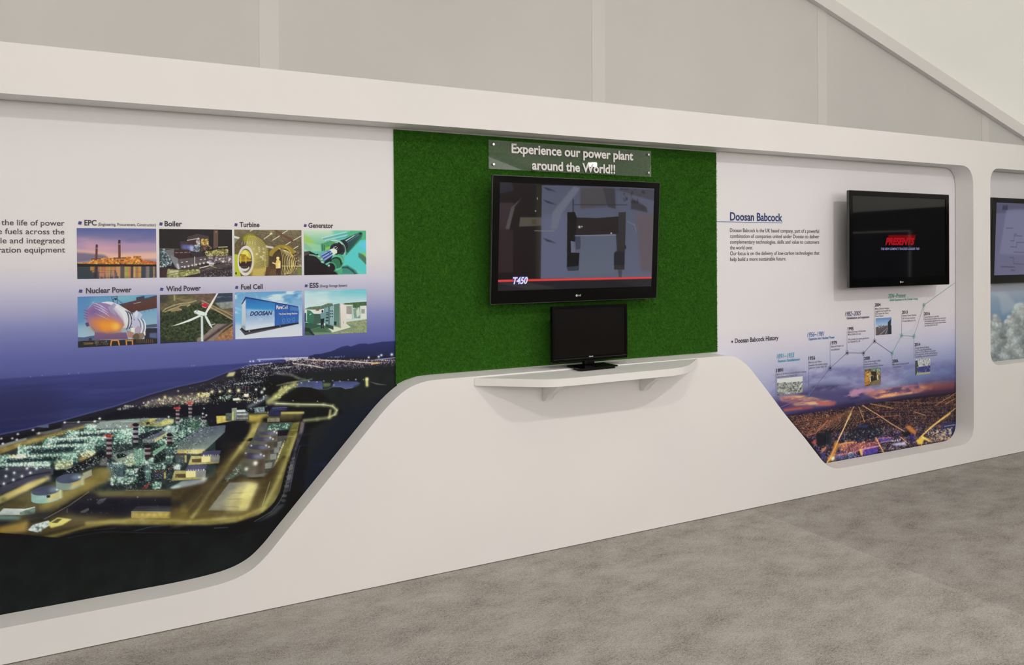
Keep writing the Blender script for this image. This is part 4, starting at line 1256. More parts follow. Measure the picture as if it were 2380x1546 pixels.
def art_nuclear():
    A = new_print('nuclear', (120, 160, 190), 15)
    A.poly([(100, 150), (2200, 150), (2200, 1250), (100, 1250)], (84, 138, 178), c2=(160, 182, 192))
    A.poly([(100, 150), (500, 150), (350, 900), (100, 900)], (78, 122, 172), .7, soft=30)
    A.poly([(1000, 150), (1700, 150), (1500, 330), (1000, 330)], (128, 178, 184), .6, soft=20)
    A.poly([(140, 1210), (300, 1215), (440, 1185), (560, 1170), (700, 1220), (700, 1310), (140, 1330)], (78, 92, 124))
    # crane beam
    A.poly([(1170, 400), (2100, 180), (2110, 490), (1460, 610), (1330, 530)], (92, 62, 58), c2=(80, 50, 46), tex=.08)
    A.poly([(1170, 400), (2100, 180), (2102, 250), (1260, 440)], (74, 62, 70), .8)
    A.poly([(1590, 230), (1790, 190), (1800, 270), (1590, 310)], (62, 62, 78))
    A.line([(1530, 380), (1700, 345)], 16, (150, 160, 140))
    for x, y in ((1800, 560), (1910, 540), (2020, 525)):
        A.line([(x, y), (x + 6, y + 28)], 8, (70, 70, 80))
    A.poly([(1840, 910), (2110, 880), (2115, 965), (1840, 980)], (74, 84, 104))
    A.poly([(1830, 990), (2120, 985), (2125, 1360), (1800, 1300)], (44, 44, 58))
    A.poly([(1930, 1110), (2110, 1100), (2110, 1240), (1930, 1220)], (92, 100, 140), .9, soft=4)
    # lattice on top
    for a, b in (((970, 220), (1120, 200)), ((980, 230), (1020, 360)), ((1120, 205), (1120, 380)), ((1000, 290), (1110, 230)), ((1030, 230), (1080, 300)), ((1120, 280), (1240, 370)), ((1030, 260), (1030, 350))):
        A.line([a, b], 12, (50, 66, 84), .95)
    A.ell(1080, 270, 30, 26, (44, 56, 72))
    # vessel
    A.poly([(740, 350), (880, 330), (1010, 345), (1180, 420), (1350, 520), (1430, 640), (1440, 800), (1400, 980), (1200, 980), (900, 800), (700, 500)], (206, 206, 212))
    A.poly([(1350, 520), (1500, 620), (1560, 760), (1520, 960), (1420, 980)], (196, 196, 206))
    for k in range(3):
        A.line(arc(1300 + 60 * k, 800, 110 + 10 * k, 250 - 25 * k, -75, 60), 26, (70, 70, 84), .85)
    body = arc(840, 720, 520, 400, 0, 360, 18)
    A.ell(800, 740, 500, 360, (142, 116, 156), ang=18)
    A.poly([(360, 560), (520, 430), (700, 380), (1000, 540), (1250, 750), (1300, 900), (1200, 1060), (800, 1120), (520, 1000), (370, 860)], (136, 112, 156), soft=3)
    A.poly([(360, 560), (560, 420), (700, 480), (640, 700), (420, 720)], (116, 92, 140), .8, soft=24)
    A.poly([(420, 760), (900, 700), (1300, 880), (1200, 1070), (800, 1120), (500, 1000)], (206, 122, 60), .9, soft=36)
    A.poly([(640, 860), (1000, 800), (1240, 900), (1150, 1020), (760, 1060)], (222, 146, 48), .9, soft=26)
    A.dot(1090, 945, 110, (246, 190, 84), .8)
    A.poly([(900, 640), (1240, 720), (1300, 900), (1100, 820)], (176, 130, 150), .6, soft=20)
    A.poly([(880, 470), (1040, 370), (1100, 420), (1020, 520), (1120, 700), (960, 600)], (150, 144, 172), .9)
    A.poly([(1100, 420), (1330, 560), (1390, 760), (1360, 960), (1240, 760), (1020, 510)], (214, 214, 216), .8, soft=8)
    A.poly([(430, 930), (600, 1060), (860, 1110), (1240, 1080), (1250, 1110), (860, 1150), (560, 1080)], (110, 66, 56), .7, soft=8)
    A.poly([(330, 860), (400, 840), (430, 930), (370, 955), (330, 900)], (84, 74, 110))
    for k in range(9):
        A.line([(500 + 30 * k, 350 + 8 * k + 60 * (k % 3)), (760 + 20 * k, 460 + 14 * k + 60 * (k % 3))], 9, (216, 206, 222), .8)
    for k in range(4):
        A.line([(290, 540 + 64 * k), (380, 575 + 64 * k)], 12, (70, 76, 112), .9)
        A.line([(390 + 40 * k, 500 - 50 * k), (440 + 40 * k, 460 - 44 * k)], 9, (176, 186, 206), .8)
    for k in range(4):
        A.line([(560 + 70 * k, 620 + 34 * k), (760 + 60 * k, 700 + 30 * k)], 9, (190, 162, 180), .5)
    # nozzles, saddles
    A.poly([(1500, 640), (1600, 545), (1750, 650), (1700, 760), (1600, 830), (1540, 760)], (176, 184, 206))
    A.poly([(1530, 640), (1610, 560), (1640, 640), (1590, 740)], (206, 214, 230), .8)
    A.poly([(1480, 780), (1640, 800), (1700, 760), (1830, 900), (1830, 1060), (1780, 1180), (1500, 1000)], (180, 180, 200))
    for k in range(4):
        A.line(arc(1560 + 40 * k, 960, 150, 230, -60, 40), 18, ((96, 100, 122), (222, 222, 230))[k % 2], .8)
    A.poly([(1560, 1020), (1640, 920), (1740, 990), (1680, 1100), (1570, 1100)], (166, 150, 170))
    A.poly([(1460, 975), (1560, 980), (1560, 1100), (1470, 1080)], (226, 214, 196))
    A.poly([(1780, 1080), (1830, 1080), (1830, 1170), (1780, 1150)], (222, 222, 216))
    A.poly([(560, 1080), (900, 1130), (1350, 1090), (1400, 1260), (560, 1270)], (122, 92, 122), c2=(106, 80, 112))
    A.poly([(1360, 1040), (1540, 1100), (1500, 1230), (1390, 1220)], (166, 122, 112))
    A.poly([(1500, 1180), (1580, 1110), (1780, 1110), (1820, 1180), (1740, 1260), (1500, 1250)], (128, 112, 90))
    A.ell(1600, 1200, 84, 80, (96, 80, 66))
    # trailer
    A.poly([(140, 1320), (300, 1300), (2130, 1250), (2130, 1480), (140, 1480)], (40, 40, 40), tex=.2, tsc=5)
    A.line([(620, 1280), (1500, 1285)], 10, (96, 70, 90))
    for pts in ([(965, 1415), (985, 1290), (1150, 1290), (1180, 1410)], [(1350, 1290), (1360, 1395)], [(1390, 1295), (1505, 1295), (1510, 1390)]):
        A.line(pts, 32, (206, 132, 56))
    for k in range(9):
        A.line([(1620 + 48 * k, 1270), (1625 + 48 * k, 1350)], 10, (170, 110, 60), .8)
    A.line([(280, 1350), (530, 1345)], 14, (140, 96, 60))
    A.line([(300, 1382), (520, 1372)], 14, (170, 140, 80))
    A.spk([(560, 1290), (900, 1280), (900, 1400), (560, 1410)], 50, [(110, 96, 76), (70, 60, 56), (130, 110, 96)], 12, 24)
    A.poly([(410, 1240), (490, 1230), (490, 1300), (410, 1310)], (50, 50, 72))
    return A


def art_wind():
    A = new_print('wind', (62, 66, 48), 16)
    A.poly([(70, 160), (2000, 160), (2000, 1480), (70, 1480)], (64, 68, 48), tex=.4, tsc=9)
    A.poly([(70, 200), (1250, 190), (1150, 420), (600, 520), (70, 640)], (96, 88, 64), .9, soft=8, tex=.25, tsc=10)
    A.poly([(900, 190), (1560, 180), (1500, 420), (1180, 420)], (104, 84, 72), .9, soft=8, tex=.2, tsc=10)
    A.poly([(1560, 180), (1960, 170), (1960, 420), (1500, 430)], (52, 62, 78), soft=3, tex=.2, tsc=12)
    A.mottle([(1560, 260), (1960, 260), (1960, 420), (1500, 430)], (120, 136, 144), .7, 6, .56, 6, 5)
    A.poly([(1500, 430), (1960, 390), (1965, 590), (1700, 600)], (128, 134, 128), soft=4, tex=.2, tsc=8)
    A.poly([(1650, 590), (1965, 560), (1965, 740)], (96, 84, 66), soft=3)
    A.poly([(90, 220), (300, 230), (250, 420), (90, 440)], (56, 54, 58), .8, soft=12)
    A.mottle([(90, 220), (1000, 220), (1000, 420), (90, 460)], (140, 128, 92), .6, 8, .58, 6, 4)
    wood = [(100, 680), (400, 640), (700, 560), (1100, 460), (1250, 560), (1420, 600), (1960, 800), (1960, 930), (1700, 960), (1400, 1000), (1300, 1200), (1080, 1310), (1050, 1440), (110, 1480)]
    A.poly(wood, (52, 60, 40), soft=3, tex=.55, tsc=5)
    A.mottle(wood, (30, 36, 28), .8, 7, .52, 6)
    A.mottle(wood, (92, 102, 62), .6, 6, .6, 6)
    A.poly([(110, 1340), (500, 1380), (1040, 1400), (1050, 1470), (110, 1480)], (42, 44, 48), .7, soft=8)
    for pts, w_ in (([(170, 650), (240, 580), (460, 490), (620, 450), (840, 430), (1020, 375)], 22), ([(220, 660), (380, 590), (560, 530), (640, 490), (860, 480), (800, 520)], 20), ([(330, 620), (560, 570), (640, 600), (400, 640)], 26), ([(460, 240), (470, 360)], 26)):
        A.line(pts, w_, (176, 160, 122), .9, 2)
    A.poly([(330, 620), (560, 560), (650, 590), (420, 650)], (150, 122, 84), .8, soft=3)
    for d in (0, 34, 64):
        A.line([(1180, 380 + d), (1420, 490 + d), (1960, 760 + d * 1.4)], 20, ((180, 156, 120), (120, 98, 76), (196, 172, 130))[d // 30], .9, 2)
    A.line([(1330, 580), (1620, 590), (1960, 700)], 16, (150, 126, 92), .8, 3)
    A.poly([(1160, 470), (1270, 430), (1340, 500), (1290, 555), (1190, 540)], (182, 40, 62))
    A.line([(1180, 525), (1280, 560)], 16, (196, 176, 160))
    A.poly([(1230, 1260), (1560, 960), (1880, 960), (1500, 1390), (1060, 1420), (1060, 1330)], (132, 118, 112), soft=2, tex=.1)
    A.line([(1250, 1400), (1620, 1130), (1860, 970)], 60, (62, 48, 50), .9, 5)
    A.line([(1330, 1400), (1680, 1140), (1960, 950)], 18, (150, 126, 100), .8, 3)
    A.poly([(1700, 1200), (1975, 1010), (1980, 1370), (1480, 1390)], (150, 108, 76), soft=4, tex=.35, tsc=6)
    A.line([(1370, 1005), (1515, 965)], 18, (206, 200, 190))
    # turbine
    W = (214, 226, 222)
    A.poly([(1145, 760), (1205, 760), (1226, 1430), (1165, 1430)], (196, 206, 204), c2=(214, 222, 220))
    A.poly([(1190, 760), (1205, 760), (1226, 1430), (1205, 1430)], (150, 162, 160), .7)
    A.poly([(970, 640), (1040, 605), (1250, 670), (1290, 700), (1240, 760), (1100, 740), (975, 690)], W)
    A.poly([(970, 640), (1040, 690), (1100, 740), (975, 695)], (180, 192, 188))
    A.dot(1050, 632, 16, (50, 56, 60), 1, True)
    A.dot(1030, 690, 9, (90, 96, 100), 1, True)
    A.poly([(1245, 690), (1320, 560), (1560, 165), (1600, 165), (1400, 540), (1300, 700)], (222, 214, 206))
    A.poly([(1100, 740), (1180, 760), (900, 890), (600, 985), (380, 1030), (600, 950), (900, 830)], W)
    A.poly([(1240, 770), (1300, 760), (1380, 900), (1455, 1070), (1420, 1060), (1330, 940)], (206, 216, 212))
    A.ell(1265, 715, 42, 48, (206, 222, 216))
    return A


def art_fuel():
    A = new_print('fuel', (110, 170, 206), 17)
    A.poly([(60, 160), (1850, 160), (1850, 1450), (60, 1450)], (92, 150, 194), c2=(206, 210, 214))
    A.poly([(60, 560), (300, 560), (300, 1050), (60, 1050)], (104, 166, 206), .8, soft=12)
    A.mottle([(60, 160), (1850, 160), (1850, 760), (60, 760)], (196, 212, 218), .95, 24, .47, 5, 2.4)
    A.mottle([(900, 170), (1850, 170), (1850, 560), (900, 400)], (70, 128, 176), .6, 20, .55, 5, 2)
    A.poly([(60, 1120), (1850, 1040), (1850, 1450), (60, 1450)], (206, 208, 214), .7, soft=24)
    A.poly([(60, 1000), (230, 1000), (300, 1320), (60, 1400)], (176, 196, 212), .6, soft=20)
    # container
    A.poly([(220, 1160), (270, 1120), (380, 1200), (1100, 1060), (1700, 990), (1725, 1025), (350, 1315)], (70, 68, 76))
    A.poly([(260, 1110), (370, 1190), (1720, 985), (1725, 1020), (360, 1250), (250, 1150)], (34, 34, 42))
    A.poly([(270, 520), (365, 400), (365, 1195), (265, 1110)], (196, 200, 208), c2=(170, 182, 190))
    A.poly([(265, 1060), (365, 1080), (365, 1195), (265, 1115)], (126, 142, 150), .8, soft=4)
    A.poly([(365, 350), (1100, 480), (1110, 1075), (370, 1195)], (44, 104, 170), c2=(206, 212, 222))
    A.poly([(365, 350), (1100, 480), (1100, 690), (365, 640)], (40, 96, 166), c2=(56, 140, 196), soft=4)
    A.poly([(380, 640), (1095, 680), (1100, 760), (380, 760)], (150, 190, 214), .7, soft=10)
    A.mottle([(375, 760), (1100, 740), (1108, 1070), (375, 1185)], (176, 196, 214), .6, 14, .5, 4, 1.5)
    A.poly([(380, 1080), (1108, 1000), (1110, 1075), (375, 1190)], (196, 206, 216), .7, soft=5)
    A.poly([(1100, 480), (1700, 590), (1720, 700), (1720, 985), (1110, 1078)], (42, 84, 158), c2=(48, 96, 166))
    A.poly([(1500, 560), (1700, 595), (1720, 700), (1500, 680)], (74, 122, 176), .8)
    for x in (1195, 1300, 1410, 1520, 1620):
        A.line([(x, 500 + (x - 1100) * .17), (x, 1060 - (x - 1100) * .12)], 6, (88, 130, 186), .7)
    A.poly([(250, 520), (355, 325), (400, 335), (1440, 530), (1700, 580), (1700, 605), (1060, 480), (370, 370), (275, 520)], (30, 52, 106))
    for x, y in ((1340, 940), (1470, 925), (1590, 910)):
        A.line(arc(x, y, 30, 44), 7, (120, 156, 200), .8)
        A.line([(x - 30, y + 70), (x + 30, y + 64)], 8, (140, 170, 206), .6)
    A.dot(465, 1210, 20, (226, 220, 206))
    A.dot(1250, 1080, 14, (180, 180, 186))
    return A


def art_ess():
    A = new_print('ess', (170, 200, 200), 18)
    A.poly([(60, 220), (1760, 220), (1760, 800), (60, 800)], (118, 184, 194), c2=(206, 216, 214))
    A.poly([(60, 380), (700, 360), (700, 780), (60, 780)], (196, 212, 212), .7, soft=26)
    A.mottle([(60, 260), (1700, 240), (1700, 640), (60, 700)], (206, 220, 218), .55, 12, .5, 3, 7)
    A.poly([(1100, 240), (1700, 230), (1700, 420), (1000, 380)], (104, 186, 198), .6, soft=24)
    A.poly([(100, 760), (200, 715), (380, 690), (520, 680), (600, 650), (700, 610), (820, 610), (840, 690), (500, 770), (100, 790)], (92, 112, 92), tex=.25, tsc=5)
    A.poly([(1060, 640), (1150, 600), (1400, 580), (1700, 560), (1700, 720), (1100, 720)], (70, 96, 62), tex=.3, tsc=5)
    A.poly([(100, 770), (640, 780), (640, 880), (100, 880)], (206, 210, 200))
    A.poly([(390, 775), (470, 770), (470, 798), (390, 800)], (150, 70, 66))
    # left green units
    A.poly([(100, 860), (140, 860), (150, 1090), (100, 1090)], (52, 74, 92))
    A.poly([(160, 780), (250, 800), (330, 870), (330, 1160), (160, 1090)], (58, 118, 92), c2=(44, 100, 78))
    A.poly([(330, 880), (530, 880), (540, 1110), (330, 1160)], (62, 88, 76))
    A.line([(150, 780), (150, 1050)], 14, (206, 214, 206))
    A.poly([(225, 890), (285, 870), (240, 920)], (196, 210, 200))
    # far units
    A.poly([(1170, 640), (1340, 640), (1350, 1010), (1170, 1010)], (206, 206, 196))
    A.poly([(1180, 680), (1320, 670), (1320, 880), (1180, 870)], (150, 146, 140), tex=.1)
    A.poly([(1180, 890), (1290, 885), (1290, 985), (1180, 990)], (216, 210, 204))
    A.line([(1335, 640), (1340, 1020)], 20, (150, 178, 160))
    A.poly([(1350, 740), (1530, 690), (1540, 980), (1380, 980)], (124, 150, 132), tex=.2)
    A.poly([(1430, 800), (1500, 700), (1530, 900), (1450, 960)], (206, 212, 200), .8)
    A.poly([(1530, 670), (1690, 660), (1700, 970), (1540, 980)], (206, 210, 200))
    A.poly([(1560, 750), (1650, 750), (1650, 860), (1560, 860)], (140, 150, 136))
    # ground
    A.poly([(1180, 1060), (1700, 985), (1710, 1340), (760, 1400), (110, 1440), (110, 1340)], (140, 150, 116), tex=.18, tsc=3)
    A.mottle([(1180, 1060), (1700, 1000), (1710, 1340), (760, 1400)], (96, 108, 76), .7, 3, .54, 6)
    A.line([(1180, 1060), (1700, 985)], 26, (206, 212, 200), .9, 3)
    A.poly([(110, 1100), (520, 1160), (520, 1250), (240, 1290), (330, 1420), (110, 1430)], (50, 84, 66))
    A.poly([(230, 1280), (640, 1170), (850, 1290), (1010, 1210), (1180, 1130), (1480, 1190), (760, 1390), (370, 1420)], (112, 134, 108))
    A.poly([(640, 1290), (850, 1190), (1040, 1230), (1180, 1120), (1300, 1210), (820, 1350), (700, 1310)], (206, 208, 184), soft=2)
    A.poly([(240, 1280), (640, 1180), (820, 1340), (330, 1350)], (58, 92, 66), .8, soft=4)
    A.poly([(110, 1230), (230, 1240), (370, 1420), (320, 1430), (200, 1330), (110, 1340)], (34, 44, 42), .9)
    # main cabinets
    A.poly([(600, 720), (840, 650), (850, 1280), (640, 1130), (600, 1100)], (108, 142, 142))
    A.poly([(570, 720), (840, 640), (840, 670), (600, 730)], (90, 108, 100))
    A.poly([(640, 740), (720, 710), (725, 1130), (645, 1110)], (122, 156, 156))
    A.poly([(740, 700), (840, 670), (845, 1165), (745, 1130)], (132, 164, 168))
    for x in (728, 738):
        A.line([(x, 700), (x + 4, 1140)], 12, (40, 56, 60))
    for r in range(3):
        for c in range(2):
            A.dot(775 + 45 * c, 805 + 70 * r, 17, (44, 60, 66), 1, True)
    for y, h_ in ((840, 30), (890, 26), (950, 46), (1030, 40)):
        A.poly([(650, y), (715, y - 5), (715, y + h_), (650, y + h_)], (48, 66, 70))
    A.poly([(850, 640), (1000, 610), (1005, 1210), (855, 1170)], (86, 116, 106), c2=(96, 128, 116))
    A.poly([(860, 1070), (925, 1070), (925, 1170), (865, 1150)], (34, 48, 48))
    A.poly([(1000, 610), (1020, 610), (1045, 1235), (1010, 1230)], (150, 150, 130))
    A.poly([(1020, 620), (1170, 640), (1180, 1200), (1045, 1235)], (216, 206, 200), c2=(206, 200, 190))
    A.line([(1100, 1070), (1100, 1110)], 10, (96, 96, 96))
    A.poly([(640, 1130), (850, 1190), (850, 1280), (650, 1210)], (50, 70, 62))
    # man with his back turned
    A.poly([(520, 1010), (610, 990), (600, 1130), (600, 1240), (570, 1250), (560, 1130), (550, 1250), (520, 1240)], (26, 36, 38))
    A.poly([(510, 880), (550, 840), (590, 840), (625, 900), (620, 990), (520, 1010)], (110, 140, 146))
    A.ell(563, 812, 26, 32, (40, 48, 50))
    A.poly([(595, 1130), (625, 1110), (630, 1150), (600, 1160)], (206, 210, 206))
    return A
# ------------------------------------------------------------------ right mural: city lights at sunset
def art_city():
    A = Art([(1658.88, 365.56), (2221.29, 403.98), (2223.1, 1022.29), (1662.95, 1125.79)], 2.46, 2.082, 0.003, seed=5)
    z = 2.222 - (np.arange(A.ny) + .5) / A.ny * 2.082
    L = ramp(-z, [-2.3, -1.13, -1.02, -.92, -.80, -.70, -.60, -.5, -.40],
             [(212, 205, 203), (211, 203, 202), (203, 196, 203), (192, 188, 200), (177, 174, 194), (160, 157, 186), (134, 133, 168), (98, 97, 140), (70, 66, 104)])
    Rr = ramp(-z, [-2.3, -1.13, -1.02, -.92, -.80, -.70, -.60, -.5, -.40],
              [(211, 203, 202), (208, 199, 201), (198, 191, 203), (180, 178, 200), (144, 149, 184), (110, 120, 162), (80, 90, 134), (60, 62, 100), (56, 44, 70)])
    t = np.linspace(0, 1, A.nx)[None, :, None]
    A.a[:] = L[:, None, :] * (1 - t) + Rr[:, None, :] * t
    A.view(1780, 800, 4.831)
    # evening cloud
    A.mottle([(-400, 380), (400, 340), (2140, 180), (2140, 520), (-400, 700)], (204, 196, 212), .5, 30, .5, 3, 3, 5, soft=10)
    A.mottle([(100, 300), (2140, 200), (2140, 480), (700, 640), (0, 600)], (96, 90, 140), .75, 26, .47, 3, 3, 5, soft=14)
    A.poly([(-300, 600), (200, 620), (430, 500), (700, 450), (1000, 490), (1300, 560), (1250, 620), (900, 690), (620, 700), (240, 800), (-300, 860)], (66, 58, 98), .72, soft=18)
    A.mottle([(300, 460), (1000, 470), (1300, 560), (1000, 640), (400, 600)], (48, 42, 76), .8, 16, .46, 3, 3.5, 5, soft=8)
    A.mottle([(420, 400), (900, 380), (1150, 480), (600, 540)], (150, 142, 178), .6, 14, .5, 4, 3.5, 5, soft=6)
    A.poly([(1180, 610), (1400, 590), (2140, 440), (2140, 560), (1200, 670), (800, 710), (700, 700)], (54, 44, 72), .9, soft=7)
    A.mottle([(840, 590), (1000, 500), (1300, 480), (1260, 550), (960, 600)], (190, 140, 166), .9, 9, .42, 4, 3, 4, soft=4)
    # right-hand glow
    A.poly([(1080, 550), (1300, 510), (1700, 450), (2120, 430), (2120, 490), (1700, 545), (1350, 590), (1230, 605)], (204, 118, 102), .75, soft=7)
    A.mottle([(1100, 560), (1500, 500), (1900, 460), (1850, 520), (1350, 595), (1230, 605)], (240, 170, 116), .95, 8, .42, 4, 5, 4, soft=3)
    A.line([(1240, 600), (1420, 575), (1640, 540)], 12, (238, 168, 116), .8, 3)
    A.mottle([(1060, 520), (1700, 430), (1750, 530), (1250, 600)], (84, 66, 104), .9, 9, .5, 5, 4, 4, soft=3)
    A.poly([(1750, 440), (2140, 380), (2140, 560), (1800, 580)], (70, 34, 54), .55, soft=20)
    A.line([(1290, 560), (1380, 545), (1430, 520), (1400, 550)], 9, (84, 66, 100), .9, 1)
    # left-hand glow: bright streaks under a violet bank
    A.poly([(150, 590), (330, 575), (520, 610), (700, 640), (790, 655), (760, 690), (480, 700), (250, 690), (170, 650)], (206, 142, 126), .75, soft=5)
    A.mottle([(160, 600), (420, 580), (700, 640), (790, 655), (700, 690), (250, 695)], (250, 190, 112), .95, 7, .42, 4, 6, 4, soft=3)
    A.mottle([(170, 600), (420, 590), (640, 640), (600, 680), (220, 680)], (120, 74, 104), .8, 7, .52, 5, 6, 4, soft=3)
    A.mottle([(300, 640), (700, 650), (760, 680), (320, 690)], (255, 214, 140), .8, 5, .5, 5, 7, 3, soft=3)
    A.poly([(560, 650), (790, 652), (770, 690), (600, 688)], (220, 92, 84), .75, soft=4)
    A.poly([(110, 640), (240, 648), (330, 690), (190, 716)], (80, 62, 104), .85, soft=4)
    A.poly([(180, 725), (330, 706), (520, 704), (540, 722), (300, 748), (210, 760)], (232, 96, 78), .9, soft=3)
    A.line([(205, 745), (400, 722)], 8, (248, 150, 92), .8, 2)
    A.poly([(230, 790), (480, 735), (800, 690), (1000, 655), (1000, 720), (260, 840)], (44, 34, 66), .9, soft=4)
    # city plain
    city = [(-300, 900), (240, 800), (760, 735), (950, 700), (1200, 660), (1700, 590), (2160, 535), (2160, 1400), (-300, 1500)]
    A.poly(city, (40, 28, 38), c2=(22, 20, 32), soft=3)
    # palette by depth: dense amber near the horizon, violet-blue in the foreground
    far = [(240, 810), (950, 705), (2130, 560), (2130, 720), (1000, 780), (300, 880)]
    A.spk(far, 620, [(206, 136, 88), (226, 172, 120), (150, 84, 70), (190, 120, 110), (240, 206, 160)], 2.5, 6, .6)
    A.spk([(260, 820), (700, 760), (900, 780), (700, 930), (440, 1030), (330, 900)], 620, [(214, 130, 76), (196, 110, 76), (236, 170, 100), (160, 84, 84), (110, 56, 60)], 3, 7, .6)
    mid = [(330, 900), (1000, 780), (2130, 700), (2130, 960), (1200, 1000), (460, 1060)]
    A.spk(mid, 1500, [(206, 150, 120), (226, 190, 160), (140, 96, 110), (180, 170, 190), (110, 70, 70), (220, 150, 90)], 3, 7, .7)
    A.spk(mid, 300, [(24, 22, 30), (30, 26, 40)], 10, 24, .7)
    near = [(460, 1040), (1200, 960), (2130, 900), (2130, 1080), (1500, 1180), (660, 1330)]
    A.spk(near, 500, [(26, 24, 32), (34, 30, 60), (44, 40, 90)], 14, 34, .7)
    A.spk(near, 1200, [(206, 160, 150), (196, 190, 210), (160, 120, 150), (226, 190, 150), (150, 80, 90)], 3.5, 10, .85)
    A.poly([(-300, 640), (500, 690), (1000, 640), (1000, 700), (240, 800), (-300, 900)], (54, 44, 84), .5, soft=14)
    AMB = [(244, 170, 100), (252, 214, 150), (216, 120, 84), (236, 170, 140), (255, 236, 196)]
    A.grain(city, .25, [(18, 15, 22), (26, 20, 30)], .75, 1, clump=.8, csc=6)
    A.grain([(-300, 860), (240, 812), (950, 706), (2140, 560), (2140, 700), (1000, 770), (300, 900), (-300, 1000)], .13, AMB, .9, 1, clump=1.0, csc=7)
    A.grain([(-300, 930), (300, 880), (700, 790), (900, 790), (700, 930), (440, 1040), (-300, 1300)], .15, [(230, 140, 80), (206, 110, 76), (246, 180, 110), (150, 70, 70)], .9, 1, clump=1.0, csc=6)
    A.grain(mid, .13, AMB + [(206, 196, 214), (110, 76, 90), (24, 20, 28)], .9, 1, clump=1.2, csc=6)
    A.grain(near, .10, [(226, 190, 170), (206, 200, 226), (226, 150, 110), (150, 100, 150), (20, 18, 30)], .9, 1, clump=1.5, csc=8)
    # streets running to the horizon
    def road(pts, w_, c=(240, 200, 140), a=.95):
        A.line(pts, w_ * 1.1, (170, 100, 60), .4, 1.5)
        A.line(pts, w_ * .42, c, a, .3)
    for k in range(14):
        t = k / 13
        A.line([(930 + 12 * k, 745 + 2 * k), (500 + 46 * k, 980 - 3 * k)], 5, (160, 116, 70), .75)
    for k in range(7):
        A.line([(300 + 20 * k, 880 + 24 * k), (860 - 10 * k, 800 + 18 * k)], 5, (170, 104, 76), .6)
    A.line([(460, 1030), (560, 1000), (690, 860)], 8, (206, 120, 96), .8, 1)
    road([(985, 705), (920, 830), (870, 960), (800, 1110), (730, 1260), (690, 1330)], 13)
    road([(1040, 705), (1110, 880)], 8)
    road([(1085, 690), (1250, 790), (1400, 890), (1560, 985)], 12, (236, 196, 136))
    road([(1170, 670), (1420, 720)], 7, (226, 170, 116))
    road([(2130, 720), (1980, 830), (1850, 930), (1760, 1020), (1690, 1090)], 15, (244, 200, 96))
    road([(2130, 550), (2000, 630), (1900, 690)], 7, (226, 160, 84))
    road([(2130, 610), (2020, 670)], 6, (236, 180, 84))
    road([(1660, 760), (1790, 800)], 7)
    road([(1340, 650), (1700, 660), (2100, 660)], 3, (196, 140, 110), .7)
    road([(1000, 890), (1250, 820), (1500, 800)], 5, (206, 140, 100), .8)
    for k in range(9):
        A.line([(1150 + 60 * k, 720 + 22 * k), (2130, 640 + 40 * k)], 4, (150, 90, 80), .5)
    A.poly([(1990, 880), (2130, 860), (2130, 1000), (2060, 1060), (1960, 960)], (36, 44, 92), .7, soft=6)
    A.row((2000, 925), (2125, 905), 9, [(190, 200, 226)], 6)
    # foreground landmarks
    A.view(1860, 960, 6.611)
    A.poly([(250, 320), (480, 290), (480, 480), (260, 520)], (24, 26, 30), .9, soft=4)
    A.poly([(700, 300), (1000, 170), (1300, 280), (1200, 420), (860, 450), (700, 380)], (28, 30, 42), .75, soft=8)
    A.poly([(880, 190), (1060, 180), (1020, 230), (900, 220)], (46, 56, 100), .9, soft=2)
    A.spk([(600, 300), (1300, 230), (1300, 420), (600, 430)], 110, [(170, 190, 200), (120, 140, 150), (206, 160, 140)], 5, 12)
    A.line([(780, 10), (690, 190), (600, 370), (540, 520), (440, 720), (410, 760)], 9, (250, 216, 150), .95, 1.5)
    A.poly([(530, 420), (600, 480), (520, 700), (430, 760), (400, 740), (480, 600)], (222, 148, 66), .75, soft=5)
    A.line([(600, 490), (700, 465), (820, 450)], 16, (238, 160, 96), .95, 3)
    A.poly([(600, 500), (1180, 440), (1200, 510), (950, 570), (620, 620)], (150, 84, 84), .6, soft=4)
    A.spk([(600, 500), (1200, 380), (1220, 510), (950, 580), (600, 640)], 200, [(226, 140, 96), (206, 96, 90), (246, 190, 130), (120, 60, 110)], 7, 15)
    A.line([(560, 650), (760, 620), (940, 560)], 10, (226, 130, 130), .8, 2)
    A.poly([(900, 560), (940, 545), (960, 640), (930, 660)], (246, 190, 90), .9, soft=2)
    A.poly([(960, 580), (1180, 530), (1200, 600), (1020, 650), (950, 650)], (86, 62, 150), .95, soft=3)
    A.poly([(1000, 590), (1150, 555), (1150, 600), (1020, 630)], (62, 54, 150), .9, soft=2)
    A.line([(950, 560), (1220, 505)], 10, (222, 140, 190), .9, 2)
    A.line([(950, 655), (960, 560)], 9, (222, 160, 190), .8, 2)
    A.line([(1160, 385), (1220, 500), (1280, 610)], 12, (246, 180, 130), .9, 2)
    A.poly([(1190, 400), (1380, 390), (1390, 425), (1240, 450)], (84, 70, 156), .9, soft=2)
    A.line([(1190, 390), (1390, 380)], 7, (206, 130, 196), .8, 1)
    A.line([(1230, 455), (1400, 430)], 7, (206, 170, 210), .8, 1)
    A.poly([(1400, 480), (1600, 440), (1640, 500), (1430, 500)], (206, 200, 226), .9, soft=3)
    for k in range(4):
        A.dot(1420 + 36 * k, 432 - 6 * k, 16, (226, 214, 226))
    A.poly([(1540, 300), (1660, 280), (1700, 330), (1600, 370)], (26, 24, 28), .95, soft=3)
    A.poly([(1600, 210), (1680, 190), (1790, 290), (1760, 340), (1680, 290)], (214, 130, 62), .85, soft=4)
    A.poly([(1690, 340), (1740, 320), (1760, 420), (1660, 440), (1640, 410)], (52, 40, 110), .95, soft=4)
    A.poly([(1640, 400), (1750, 390), (1740, 450), (1660, 460)], (36, 30, 50), .8, soft=3)
